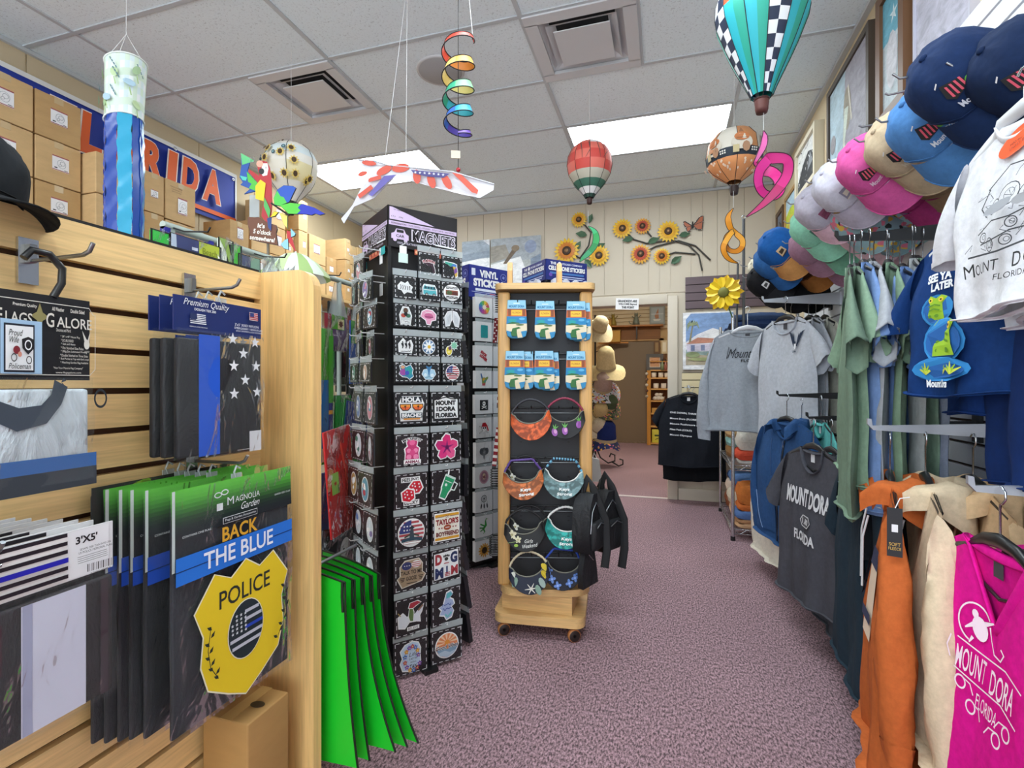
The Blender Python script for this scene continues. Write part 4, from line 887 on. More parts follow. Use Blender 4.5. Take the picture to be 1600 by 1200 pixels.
lcol = ['#d98f9c', '#7fb0a8', '#8f7fb0', '#c9a25a', '#5f9fb8', '#e0e4ea', '#b5474f', '#4f8f7a', '#d9b7a0', '#5f86c4']
names = ['pink flamingo', 'teal bottle', 'lilac seashell', 'gold plaque', 'blue wave', 'white drawn turtle', 'red surf sign', 'green palm', 'peach rainbow', 'blue surfboard', 'white wordy shield', 'white lacework', 'mint gnome', 'silver cactus', 'rosy lobster', 'grey fishbone', 'aqua mermaid', 'ivory skull', 'red rose', 'pale feather', 'sea glass', 'copper sun', 'lilac heart', 'white anchor']
i = 0
for r in range(12):
    if r == 0: cs = (0,)
    else: cs = (0, 1)
    for c in cs:
        v0, v1 = ROWV[r]; z1 = ZV(v0); h = ZV(v0)-ZV(v1); w = .11 if r < 5 else .135
        ML = LQ @ MX(((-.075, .075)[c], -MW/2-.045-.02*(r % 3 == 1), z1+.028), rz=R(rnd.uniform(-9, 9)))
        col = '#dfe9ee' if r in (6, 8, 9, 10) else lcol[i % 10]
        packet(f'{names[i]} sticker packet on the left side of the magnet spinner', MR @ ML, w, h, .026, s_oval(col, lcol[(i*3+4) % 10], i), '#20282c' if r in (5, 6) else '#17171b', group='magnet packets on the left side of the rack'); i += 1
        rack_hook(mr, LQ @ MX(((-.075, .075)[c], -MW/2, z1+.018)), .08)
for z in (ZV(390), ZV(440)): rack_hook(mr, LQ @ MX((.09, -MW/2, z)), .09); obj('price_tag', MB().box((.09, -MW/2-.004, z-.03), (.03, .002, .05), WHITE), mr, M=LQ)
RQ = Matrix.Rotation(PI/2, 4, 'Z')
for r in range(1, 12):
    v0, v1 = ROWV[r]; z1 = ZV(v0); h = ZV(v0)-ZV(v1)
    packet(f'edge-on dark magnet packet on the right of the magnet spinner, {ORD[r-1]} from the top', MR @ RQ @ MX((-.085, -MW/2-.06, z1+.028), rz=R(rnd.uniform(-14, 14)), rx=R(rnd.uniform(-10, 2))), .11, h, .026, None, '#1c1c22', group='edge-on magnet packets on the right side of the rack', thick=.02)
    rack_hook(mr, RQ @ MX((-.085, -MW/2, z1+.018)), .07)

# --- vinyl sticker spinner
VR = MX((-1.25, 3.236, 0), rz=R(56.7)); VW = .312
vr = rack_body('vinyl_sticker_rack', 'black spinner rack with blue vinyl stickers header behind the magnet rack', VR, VW, 1.957, .22)
BL = '#1f2c86'
def vhead(a):
    a.rect(0, 0, VW, .205, BL).text('VINYL', .0, .055, .048, W_, .15, bold=.05).text('STICKERS', .0, -.005, .052, W_, .25, bold=.06).rect(-.125, .06, .03, .045, '#dfe6f4').ring(.122, .05, .026, .003, '#8f9ad8', 18).star(.122, .05, .015, '#8f9ad8', 6)
    a.rect(0, -.052, .22, .016, '#dfe4f2')
    for k in range(3): a.rect(-.02, -.068-.011*k, .24-.05*k, .004, '#aab4dc')
    a.rect(.03, -.072, .05, .006, '#b0485a').rect(.0, -.096, .09, .01, '#b0485a')
for q in range(4):
    Mq = Matrix.Rotation(q*PI/2, 4, 'Z') @ MX((0, -VW/2-.004, 1.855)); obj('header_panel', MB().box((0, .004, 0), (VW+.004, .006, .208), mat(BL, .4)), vr, M=Mq); a = Art(.4); vhead(a); a.build('header_print', vr, M=Mq)
def v_wheel(a):
    for k in range(12): a.poly([(0, 0)]+[(.75*math.cos(t), .75*math.sin(t)) for t in (k*PI/6, k*PI/6+.26, k*PI/6+.52)], ['#c04a5a', '#d9843c', '#e0c23c', '#6fae4a', '#3f9f8a', '#3f7fb8', '#5f5fb0', '#8f4fa0', '#b04a8a', '#c85a6a', '#d9a03c', '#9ab84a'][k])
    a.star(0, 0, .4, '#e8d8c8', 8, .5)
def v_square(a): a.poly(xf([(-.5, -.75), (.5, -.75), (.55, -.6), (.55, .6), (.5, .75), (-.5, .75), (-.55, .6), (-.55, -.6)], .05, 0), '#1f8f94')
def v_book(a): a.text('BOOK', 0, .2, .36, '#b02a3a', 1.0, rot=-.6, bold=.08).text('LOVER', -.05, -.25, .36, '#b02a3a', 1.2, rot=-.6, bold=.08)
def v_hand(a): a.poly([(-.3, -.8), (-.4, 0), (-.65, .75), (-.45, .8), (-.2, .2), (.0, .3), (.2, .2), (.65, .4), (.75, .2), (.3, -.3), (.2, -.8)], '#7a8f4a').poly([(-.3, -.8), (-.35, -.5), (.22, -.5), (.2, -.8)], '#b5474f').poly([(-.42, .1), (-.65, .75), (-.45, .8), (-.25, .2)], '#2f5f9f').ell(-.05, .02, .25, .2, '#d0a23c').ell(.15, -.2, .18, c='#4f8f8a')
def v_skullsq(a): a.rect(0, -.1, 1.2, 1.2, '#1d2024').ell(0, .1, .22, .24, W_).rect(0, -.12, .24, .14, W_).ell(-.08, .1, .06, c='#1d2024').ell(.08, .1, .06, c='#1d2024').line([(-.35, -.2), (.35, -.5)], .08, W_).line([(.35, -.2), (-.35, -.5)], .08, W_)
def v_pirate(a):
    a.line([(-.7, .2), (.7, -.6)], .12, '#33363a').line([(-.7, -.6), (.7, .2)], .12, '#33363a').line([(-.68, .18), (.68, -.58)], .07, W_).line([(-.68, -.58), (.68, .18)], .07, W_); a.ell(0, .05, .42, .44, '#33363a').ell(0, .05, .38, .40, W_).rect(0, -.35, .4, .3, W_).ell(-.16, -.02, .11, c='#222').ell(.16, -.02, .11, c='#222').poly([(-.05, -.2), (.05, -.2), (0, -.08)], '#222').poly([(-.42, .15), (-.3, .55), (.15, .6), (.42, .3), (.7, -.35), (.5, -.4), (.35, .1)], '#b0202c')
    for k in range(3): a.rect(-.1+.1*k, -.42, .02, .14, '#222')
def v_eleph(a): a.ell(0, .1, .6, .45, '#6f7378').poly([(-.2, .1), (.2, .1), (.1, -.6), (0, -.8), (-.1, -.6)], '#7f8388').ell(-.4, .15, .28, .36, '#565a60').ell(.4, .15, .28, .36, '#565a60').ell(0, .1, .2, c='#8f9398'); a.scrib(0, .25, 1.0, '#303338', .04, 16, 3, .2)
def v_roundel(a): a.ell(0, 0, .62, .75, '#9a6f80').ring(0, 0, .6, .1, '#c99aa8', 20, ry=.72).ell(0, .05, .2, .35, '#d8c8a0').star(0, 0, .3, '#7a4a50', 6)
def v_dream(a):
    a.ring(0, .3, .4, .07, '#2a2d31').ring(0, .3, .25, .04, '#2a2d31').ell(0, .3, .12, c='#4a4d52')
    for x in (-.4, 0, .4): a.line([(x, .0), (x, -.3)], .03, '#2a2d31').ell(x, -.5, .10, .28, '#3a3d42', 10, x*.4)
def v_gator(a): a.line([(.55, .7), (.3, .8), (.2, .55), (.25, .1), (-.1, -.3), (.1, -.6), (-.1, -.8)], [.05, .12, .16, .3, .3, .16, .05], '#2c8a34').line([(.1, 0), (-.5, .3)], .14, '#2c8a34').line([(0, -.2), (-.6, -.1)], .14, '#237a2c').line([(-.1, -.3), (-.5, -.5)], .12, '#237a2c').ell(.4, .72, .06, c='#e0e0c0')
def v_sun(a):
    for q in range(14): a.ell(.5*math.cos(q*.449), .5*math.sin(q*.449), .34, .12, '#c08a3a' if q % 2 else '#d9a24a', 8, q*.449)
    a.ell(0, 0, .38, c='#3a2a1c')
VIN = [((465, 496), v_wheel, 'colour wheel'), ((503, 533), v_square, 'teal rounded square'), ((540, 571), v_book, 'red Book Lover lettering'), ((579, 606), v_hand, 'patchwork hand sign'), ((616, 646), v_skullsq, 'skull on black square'), ((652, 683), v_pirate, 'pirate skull in red bandana'),
       ((690, 722), v_eleph, 'grey elephant'), ((728, 760), v_roundel, 'mauve roundel'), ((766, 798), v_dream, 'dreamcatcher'), ((804, 837), v_gator, 'green alligator'), ((842, 873), v_sun, 'brown sunflower')]
for (v0, v1), art, nm in VIN:
    z1 = ZV(v0, 3.27); h = z1-ZV(v1, 3.27)
    packet(f'white sticker card with {nm} on the vinyl spinner', VR @ MX((-.075, -VW/2-.05, z1+.018), rz=R(rnd.uniform(-4, 8))), .135, h, .02, art, '#e2e2e4', False, 'white sticker cards on the spinner front', 'sticker_card', thick=.03)
    packet(f'white sticker card right of the {nm} card, half hidden', VR @ MX((.078, -VW/2-.04, z1+.018)), .135, h, .02, None, '#dcdce0', False, 'right column of white sticker cards', 'sticker_card', thick=.03)
    packet(f'white card on the vinyl spinner left side, level with {nm}', VR @ LQ @ MX((.06, -VW/2-.05, z1+.018), rz=R(rnd.uniform(-8, 8))), .13, h, .02, None, '#d6d8dc', False, 'left side white sticker cards', 'sticker_card', thick=.03)
    for Q, x in ((Matrix(), -.075), (Matrix(), .078), (LQ, .06)): rack_hook(vr, Q @ MX((x, -VW/2, z1+.010)), .07)

# --- cell phone sticker spinner behind the wooden rack
CRK = MX((-.696, 3.229, 0), rz=R(44)); cr = rack_body('phone_sticker_rack', 'spinner rack with blue cell phone stickers header behind the wooden rack', CRK, .30, 1.955, .12)
def chead(a): a.rect(0, 0, .30, .125, '#232f7a').text('THE', -.10, .042, .016, W_, .04, bold=.03).ell(-.055, .042, .012, c=W_).text('STICKER COMPANY', .04, .042, .012, '#d8def4', .15, bold=.03).text('CELL PHONE STICKERS', 0, .012, .028, W_, .27, bold=.05).rect(.0, -.018, .25, .012, '#4a78b8').ell(-.12, -.03, .012, c='#6a4fb0').rect(.03, -.036, .2, .006, '#b9c2e6').rect(.03, -.048, .17, .006, '#b9c2e6')
for q in range(4):
    Mq = Matrix.Rotation(q*PI/2, 4, 'Z') @ MX((0, -.154, 1.892)); obj('header_panel', MB().box((0, .004, 0), (.304, .006, .128), mat('#232f7a', .4)), cr, M=Mq); a = Art(.4); chead(a); a.build('header_print', cr, M=Mq)
for k in range(4):
    x = -.11+.073*k
    t = thing('sticker_card', f'white crumpled sleeve under the cell phone stickers header, {ORD[k]} from the corner', 'sticker', CRK @ MX((x, -.19, 1.80)), 'white sleeves under the phone sticker header')
    obj('sleeve', MB().prism([(-.03, -.06), (.03, -.06), (.026, .02), (.0, .035), (-.022, .02)], -.012, .012, mat('#dcdce6', .35)), t); a = Art(); a.ell(0, -.01, .012, c='#8f8fb0'); a.build('print', t, -.0125)
    t = thing('sticker_card', f'white crumpled sleeve on the left face of phone sticker rack, {ORD[3-k]} from the corner', 'sticker', CRK @ LQ @ MX((x, -.19, 1.80)), 'white sleeves on the left side')
    obj('sleeve', MB().prism([(-.03, -.06), (.03, -.06), (.026, .02), (.0, .035), (-.022, .02)], -.012, .012, mat('#dcdce6', .35)), t)
# ------------------------------------------------------------------ wooden visor rack
OAK = mat('#d9a868', .45, 'wood', axis=2); OAKX = mat('#dcb277', .42, 'wood', axis=0)
WM = MX((-.590, 2.50, 0), rz=R(15))
wr_ = thing('wooden_visor_rack', 'wooden rolling display rack with black panel of visors and can coolers', 'display rack', WM)
def rrect(w, d, r, n=6): return [(sx*(w/2-r)+r*math.cos(a0+k*PI/2/n), sy*(d/2-r)+r*math.sin(a0+k*PI/2/n)) for sx, sy, a0 in ((1, 1, 0), (-1, 1, PI/2), (-1, -1, PI), (1, -1, 3*PI/2)) for k in range(n+1)]
BR = Matrix.Rotation(R(-9), 4, 'Z')
obj('base_plate', MB().prism(rrect(.43, .44, .05), .066, .11, OAKX, ax=2, smooth=True), wr_, M=BR)
obj('plinth', MB().box((0, 0, .155), (.34, .34, .09), OAKX), wr_, M=Matrix.Rotation(R(-14), 4, 'Z'))
obj('turntable', MB().prism(rrect(.43, .42, .09), .20, .232, OAKX, ax=2, smooth=True), wr_)
for i in (-1, 1):
    obj('side_post', MB().rbox((i*.196, 0, .93), (.058, .32, 1.40), OAK, .012), wr_)
    obj('fin', MB().prism([(-.05, 0), (.05, 0), (.045, .08), (.02, .125), (-.02, .125), (-.045, .08)], -.012, .012, OAK, ax=0), wr_, M=MX((-.17 if i < 0 else .075, -.05 if i < 0 else -.02, 1.666)))
obj('top_board', MB().prism(rrect(.475, .38, .04), 1.637, 1.666, OAKX, ax=2, smooth=True), wr_)
obj('display_panel', MB().box((0, 0, .93), (.336, .22, 1.40), mat('#2a2b2f', .6)), wr_)
for i in (-1, 1):
    for k in range(14): obj('slot', MB().box((i*.115, -.1105, .34+.095*k), (.012, .001, .008), BLACK), wr_); obj('slot', MB().box((i*.115, -.1105, .36+.095*k), (.012, .001, .008), BLACK), wr_)
HOOKZ = [1.575, 1.335, 1.075, .835, .60, .375]
for z in HOOKZ:
    obj('hook_bar', MB().tube([(-.165, -.118, z), (.165, -.118, z)], .0035, BLKM, 6).tube([(-.165, -.118, z-.025), (.165, -.118, z-.025)], .002, STEEL, 6), wr_)
    for x in (-.13, -.065, 0, .065, .13): obj('hook', MB().tube([(x, -.115, z), (x, -.17, z), (x, -.178, z+.012)], .0025, BLKM, 5), wr_)
for x, y in ((-.165, -.19), (.165, -.19), (-.165, .17), (.165, .17)):
    c = obj('caster', MB().box((x, y, .05), (.03, .03, .012), STEEL).box((x-.016, y+.005, .035), (.003, .028, .04), STEEL).box((x+.016, y+.005, .035), (.003, .028, .04), STEEL), wr_, M=BR)
    obj('wheel', MB().lathe([(.008, -.012), (.026, -.012), (.030, -.008), (.030, .008), (.026, .012), (.008, .012)], lambda j, i: mat('#b0713f', .5) if i in (1, 2, 3) else mat('#2a1d1a', .5), 18, M=MX((x, y-.012*(y < 0), .030), rx=PI/2, rz=R(25))), c)
def koozie(label, M):
    t = thing('can_cooler', label, 'can cooler', M, 'beach print can coolers')
    P = [(-.043, 0), (.043, 0), (.046, -.06), (.049, -.15), (.043, -.172), (.025, -.182), (-.025, -.182), (-.043, -.172), (-.049, -.15), (-.046, -.06)]
    obj('sleeve', MB().prism(P, -.008, .008, mat('#1f6f8f', .6)), t)
    a = Art(.55)
    a.poly([(-.042, -.001), (.042, -.001), (.0445, -.045), (-.0445, -.045)], '#8fc3dc').text('MOUNT DORA', 0, -.03, .012, '#2f78a4', .074, bold=.05).rect(0, -.016, .03, .004, '#d8e6ec')
    a.poly([(-.044, -.042), (.044, -.042), (.0465, -.078), (-.0465, -.078)], '#d06a34').rect(.0, -.060, .05, .026, '#eebf3e').text('FLORIDA', 0, -.060, .009, '#b5702a', .04, bold=.02).rect(-.034, -.06, .012, .03, '#8a4a2c').rect(.034, -.06, .012, .03, '#8a4a2c').rect(0, -.044, .084, .004, '#8f3f30')
    a.poly([(-.0465, -.078), (.0465, -.078), (.0485, -.115), (-.0485, -.115)], '#1f7fb4').ell(-.02, -.098, .02, .008, '#1a9a9c').ell(.025, -.09, .014, .006, '#5fb0d8').poly([(-.045, -.112), (-.02, -.104), (.01, -.108), (.02, -.118), (-.01, -.122)], '#2a6a3c')
    a.poly([(-.0485, -.115), (.0485, -.112), (.0488, -.15), (-.0488, -.15)], '#e0d2b4').poly([(-.03, -.17), (-.02, -.135), (.01, -.128), (.02, -.134), (.0, -.14), (.005, -.172)], '#2f6a34').ell(.015, -.118, .02, .004, '#4a6a3c')
    a.poly([(-.0485, -.145), (-.03, -.15), (-.022, -.178), (-.043, -.170)], '#2a84b4').poly([(.0485, -.145), (.02, -.15), (.03, -.178), (.043, -.170)], '#2a84b4').poly([(.0, -.15), (.02, -.15), (.028, -.178), (.005, -.18)], '#d8c8a8')
    a.build('print', t, -.0084); return t
kl = 'beach print can cooler hanging on the '
for x, zz, y, rz, lb in ((-.135, 1.588, -.165, 3, 'left of the top row'), (0, 1.583, -.165, 0, 'middle of the top row'), (.170, 1.575, -.150, -8, 'right of the top row, tucked behind'), (.145, 1.580, -.170, 2, 'right of the top row, in front'),
                         (-.100, 1.345, -.150, -4, 'left of the second row, tucked behind'), (-.143, 1.347, -.170, 0, 'left of the second row, in front'), (.022, 1.340, -.150, -10, 'middle of the second row, tucked behind'), (-.005, 1.347, -.170, 0, 'middle of the second row, in front'), (.145, 1.345, -.168, 0, 'right end of the second row')):
    koozie(kl+lb, WM @ MX((x, y, zz), rz=R(rz)))
def visor(label, M, col, coil, art=None, kind='batik', flat=False, edge='#cfcfc6'):
    t = thing('sun_visor', label, 'visor', M, 'sun visors on the wooden rack'); n = 18
    m = mat(col, .6, kind)
    def pt(u, v):
        a = PI*(1.06+.88*u); o = (.094*math.cos(a), -.005+.118*math.sin(a)+.02); a2 = PI*(1.02+.96*u); i = (.070*math.cos(a2), .02+.052*math.sin(a2))
        if u in (0, 1): o = i = ((-.082 if u == 0 else .082), .018)
        x, z = i[0]*(1-v)+o[0]*v, i[1]*(1-v)+o[1]*v
        return (x, -.012*math.cos(x*16)-.018*v, z)
    b = MB().grid(pt, n, 4, m); b.grid(lambda u, v: (lambda p: (p[0], p[1]+.004, p[2]))(pt(1-u, v)), n, 4, m); b.tube([(lambda p: (p[0], p[1]+.002, p[2]))(pt(u/n, 1)) for u in range(n+1)], .0025, m, 5)
    obj('brim', b, t)
    obj('head_band', MB().tube([pt(u/n, 0) for u in range(n+1)], .003, mat(edge, .6), 5), t)
    cm = [mat(c, .5) for c in (coil if isinstance(coil, tuple) else (coil,))]; b = MB(); k = 26
    P = []
    for i in range(k+1):
        u = i/k; x = -.08+.16*u; z = .018+(.048*min(1, 5*u, 5*(1-u)) if flat else .055*math.sin(PI*u)**.7); P.append((x, 0, z))
    for i in range(k): b.tube([P[i], P[i+1]], .0055 if i % 2 else .0045, cm[i % len(cm)], 6)
    obj('coil_strap', b, t)
    if art:
        a = Art(.6, eps=.0006); art(a)
        a.build('print', t, warp=lambda x, z, o: (x, -.012*math.cos(x*16)-.018*min(1, max(0, (-.042-z)/.05+.1))-.0035-o, z))
    return t
def keys(a): a.text('Keys', .008, -.062, .016, '#e8ecea', .045, bold=.03, rot=.06, sh=.15).text('Strong', .010, -.081, .015, '#e8ecea', .066, bold=.03, rot=.08, sh=.15)
def pine(a):
    for x, z, r in ((-.045, -.075, .3), (.0, -.068, 0), (.062, -.04, -.2)):
        a.ell(x, z, .013, .018, '#8f4f9c', 10, r).ell(x+.003, z+.003, .007, .010, '#c98fc0', 8, r)
        for k in (-.7, 0, .7): a.line([(x, z+.014), (x+.02*math.sin(k+r), z+.014+.022*math.cos(k+r))], [.008, .001], '#5fa04a')
def girls(a): a.text('Girls', .016, -.060, .014, '#dcdcd8', .036, sh=.3).text('Weekend', .018, -.078, .015, '#dcdcd8', .066, sh=.2, rot=.06); flower(a, -.055, -.03, .02, '#d9d2b4', '#a8a070', 5); flower(a, -.03, -.05, .014, '#cfc8a8', '#a8a070', 5); a.ell(-.04, -.072, .009, .006, '#8fae3c').line([(-.08, -.062), (-.03, -.056)], .002, '#7f8f5a')
def orch(a): flower(a, -.06, -.02, .017, '#dcdccf', '#a8a070', 5); a.ell(-.045, -.055, .008, c='#7fae3c').line([(-.07, -.04), (-.03, -.05)], .002, '#7f8f5a')
def navyfl(a):
    for k in range(6): a.line([(0, -.078), (.028*math.cos(k*1.05), -.078+.022*math.sin(k*1.05))], [.006, .002], '#cfc9c0')
    for x, z, c in ((-.075, -.02, '#d8dcd0'), (-.068, -.045, '#7f9a8a'), (.072, -.0, '#d9c23a'), (.066, -.03, '#cdb52f'), (.05, -.06, '#8fa09a'), (.03, -.085, '#7f9a8a')): a.ell(x, z, .012, .022, c, 10, x*8)
def bluefl(a):
    for x, z in ((-.06, -.03), (-.045, -.06), (.055, -.045), (.07, -.025), (.03, -.065), (-.02, -.078)): flower(a, x, z, .016, '#5f7fc0', '#8fa8dc', 4)
vis = [(829, 650, '#c8531a', '#33333a', None, 'orange batik print visor with dark strap', 'batik', 0, .02, -4), (882, 648, '#141418', '#8f2f4a', pine, 'black visor with purple pineapples', 'plain', 0, .0, 0),
       (821, 738, '#15151a', '#222226', orch, 'black visor with small white orchids tucked behind an orange one', 'plain', 0, -.02, 0), (817, 742, '#b8622a', '#5a3f8a', keys, 'rust orange visor reading Keys Strong with purple coil', 'batik', 1, .025, -3), (880, 741, '#6f8f92', ('#1c2f4a', '#6fb0cc'), keys, 'grey teal visor reading Keys Strong with blue striped coil', 'batik', 1, .025, 3),
       (826, 815, '#141416', '#1c1c1f', orch, 'plain black visor behind the Girls Weekend one', 'plain', 0, -.01, 0), (819, 822, '#121214', '#1c1c1f', girls, 'black visor reading Girls Weekend with white flowers', 'plain', 0, .02, -3), (884, 818, '#1f9c94', '#e6e6e4', keys, 'bright teal visor reading Keys Strong with white coil', 'batik', 0, .025, 4),
       (826, 888, '#101830', '#d0c3a4', navyfl, 'navy visor with white and yellow flowers and cream strap', 'plain', 0, .035, -6), (880, 882, '#0e1426', '#2145a8', bluefl, 'navy visor with pale blue flowers and blue coil', 'plain', 1, .015, 4)]
for u, v, col, coil, art, lb, kind, flat, dy, tl in vis:
    p = at(u, v, 2.375-dy)
    visor(lb, MX(p, rz=R(15+tl*.5)) @ Matrix.Scale(1.06, 4) @ Matrix.Rotation(R(tl*1.6), 4, 'Y'), col, coil, art, kind, flat, edge='#e4e4e0' if col in ('#1f9c94', '#6f8f92') else '#77766a')
# --- lanyards and coils on the left side of the rack
def strip(label, u0, v0, u1, v1, d, c1, c2, dots, w=.022):
    p, q = at(u0, v0, d), at(u1, v1, d); t = thing('fabric_lanyard', label, 'lanyard', frame((.25, -1, 0), p-q, p), 'red and white lanyards'); L = (p-q).length
    obj('band', MB().grid(lambda u, v: ((u-.5)*w, -.006*math.sin(PI*u), -L*v), 4, 10, mat(c1, .7)), t); a = Art(.7); n = max(4, int(L/(.014 if dots else .028)))
    for k in range(n):
        if dots: a.ell(-w*.22 if k % 2 else w*.22, -L*(k+.5)/n, .0042, c=c2, n=8)
        else: a.rect(0, -L*(k+.5)/n, w, L/n*.45, c2)
    a.build('print', t, -.0066); obj('end_clip', MB().box((0, 0, -L-.008), (w*.9, .008, .018), BLKM), t)
strip('red lanyard with white dots, left of the two dotted ones', 776, 497, 773, 536, 2.6, '#7d1f2a', '#e8dcdc', True); strip('red lanyard with white dots, right of the two dotted ones', 783, 490, 782, 538, 2.56, '#7d1f2a', '#e8dcdc', True)
strip('thin red lanyard with white blocks beside the wooden post', 781, 585, 778, 632, 2.58, '#8a2530', '#e8e4e0', False, .011); strip('wide red and white striped lanyard beside the wooden post', 779, 668, 772, 728, 2.56, '#9a2530', '#eadfd8', False, .022)
for k, (u, v, n, lb) in enumerate(((774, 748, 8, 'black wire coil on the left side of the wooden rack, upper one'), (772, 852, 12, 'black wire coil on the left side of the wooden rack, lower one'), (781, 474, 9, 'black hair bands looped beside the top of the wooden rack'))):
    p = at(u, v, 2.52); t = thing('wire_coil', lb, 'coil', MX(p)); b = MB()
    b.tube([(.024*math.cos(i*.8), .024*math.sin(i*.8), .05-.1*i/(n*8)) for i in range(n*8)], .0022, BLKM, 5); obj('coil', b, t); obj('peg', MB().tube([(-.005, 0, .05), (.09, .0, .052)], .003, BLKM, 5), t)
# --- sling bags on the right side
def bag(label, u, v, d, rz, s=1, xz=True):
    t = thing('sling_backpack', label, 'bag', MX(at(u, v, d), rz=rz) @ Matrix.Scale(s, 4), 'black sling bags on the wooden rack')
    K = mat('#17181c', .65, 'folded'); P = [(-.07, -.31), (-.085, -.2), (-.075, -.08), (-.03, 0), (.03, 0), (.075, -.08), (.085, -.2), (.07, -.31)]
    obj('body', MB().prism(P, -.05, .05, K, smooth=True), t); obj('front_pocket', MB().rbox((0, -.06, -.22), (.13, .04, .15), K, .02), t)
    Z = mat('#b9bcc0', .3, metal=1.0)
    obj('zipper', MB().tube([(-.07, -.052, -.2), (-.05, -.054, -.09), (0, -.054, -.045), (.05, -.054, -.09), (.07, -.052, -.2)], .003, Z, 5), t); obj('zipper', MB().tube([(-.05, -.082, -.17), (0, -.083, -.15), (.05, -.082, -.17)], .003, Z, 5), t)
    obj('zipper_pull', MB().box((.07, -.056, -.22), (.008, .004, .03), Z), t)
    obj('strap', MB().tube([(-.0, .03, .0), (.01, .0, .08), (.02, -.03, .02), (.05, -.09, -.15), (.04, -.10, -.3), (.03, -.09, -.4)], [(.003, .022)]*6, mat('#121215', .7), 8), t)
    obj('handle', MB().tube([(-.02, .02, 0), (-.01, .02, .05), (.02, .02, .05), (.025, .02, 0)], .005, K, 6), t)
bag('black sling backpack nearest on the right side of the wooden rack', 917, 770, 2.34, R(75), .85); bag('black sling backpack with silver zips hanging behind the nearer one', 944, 765, 2.56, R(60), .95)
t = thing('cloth_bag', 'black cloth pouch hanging low at the right corner of the wooden rack', 'bag', MX(at(918, 855, 2.33), rz=R(60)))
obj('pouch', MB().prism([(-.05, -.18), (-.055, -.1), (-.03, 0), (.0, .01), (.03, 0), (.05, -.1), (.06, -.17)], -.015, .015, mat('#141418', .7, 'folded'), smooth=True), t); obj('trim_line', MB().tube([(-.03, -.018, -.01), (.02, -.018, -.06)], .002, CHROME, 5), t)
# ------------------------------------------------------------------ things hanging from the ceiling
STR = mat('#d9d9d9', .5); INK = mat('#17171a', .6)
def to_ceiling(t, P, z0, x=0, y=0, name='string', r=.0012, m=None):
    top = CEIL-P.z-.0; return obj(name, MB().tube([(x, y, z0), (0, 0, top)], r, m or STR, 4), t)
# windsock
P = at(194, 190, 2.1)
t = thing('windsock', 'white tulip print windsock with blue satin streamers', 'windsock', P)
WS = [mat(c, .6) for c in ('#dfe8e2', '#cfe0cd', '#e6e9ea', '#d3e2e4')]
obj('sleeve', MB().grid(lambda u, v: ((.066+.005*v)*math.cos(2*PI*u)+.012*v, (.066+.005*v)*math.sin(2*PI*u), .015*math.cos(2*PI*u)+.235*v+.004*math.sin(9*u*PI)), 28, 8, lambda i, j: WS[(i*3+j*5+i*j) % 4], closed=True), t)
for z in (.0, .235): obj('hoop', MB().tube([((.067+.005*z/.235)*math.cos(2*PI*i/24)+.012*z/.235, (.067+.005*z/.235)*math.sin(2*PI*i/24), .015*math.cos(2*PI*i/24)+z) for i in range(24)], .0035, mat('#e4ece6', .6), 5, closed=True), t)
a = Art(.6)
q = random.Random(4)
for k in range(16):
    x, z = q.uniform(-.10, .11), q.uniform(.03, .2)
    if k % 2: a.ell(x, z, .012, .02, q.choice(['#9fbc8f', '#8fa8c8', '#b9cfa0', '#a8c4d4']), 8, q.uniform(0, 3)).line([(x, z-.02), (x+.006, z-.05)], .004, '#a4bf84')
    else:
        for j in range(4): a.line([(x+.006*j, z+.03-.012*j), (x+.006*j+.004, z+.02-.012*j)], .004, '#5f7f86')
def wrapc(x, z, o): an = -PI/2+x/.07; v = z/.235; r = .0675+.005*v+o; return (r*math.cos(an)+.012*v, r*math.sin(an), .015*math.cos(an)+z)
a.build('tulip_print', t, warp=wrapc)
SAT = [mat(c, .22) for c in ('#1b4fb4', '#1b4fb4', '#163f96', '#33a3c9', '#1a4ba8', '#2b86c4')]
for k in range(7):
    an = (-PI*.88+k*PI*.23) if k < 5 else (PI*.2+(k-5)*PI*.35)
    cx, cy = .064*math.cos(an), .064*math.sin(an); L = .50+.02*(k % 3)
    def fn(u, v, an=an, cx=cx, cy=cy, k=k, L=L):
        w = (u-.5)*.047; return (cx-w*math.sin(an)+.0015*math.sin(7*v+k), cy+w*math.cos(an)+.002*math.sin(31*v+4*u+k)+.0012*math.sin(67*v+9*u), .015*math.cos(an)-L*v)
    obj('streamer', MB().grid(fn, 3, 40, SAT[k % 6]), t)
for an in (PI*1.0, PI*1.55, PI*.2): obj('cord', MB().tube([(.071*math.cos(an)+.012, .071*math.sin(an), .235), (.012, 0, .36), (.012, 0, CEIL-P.z)], .0014, STR, 4), t)

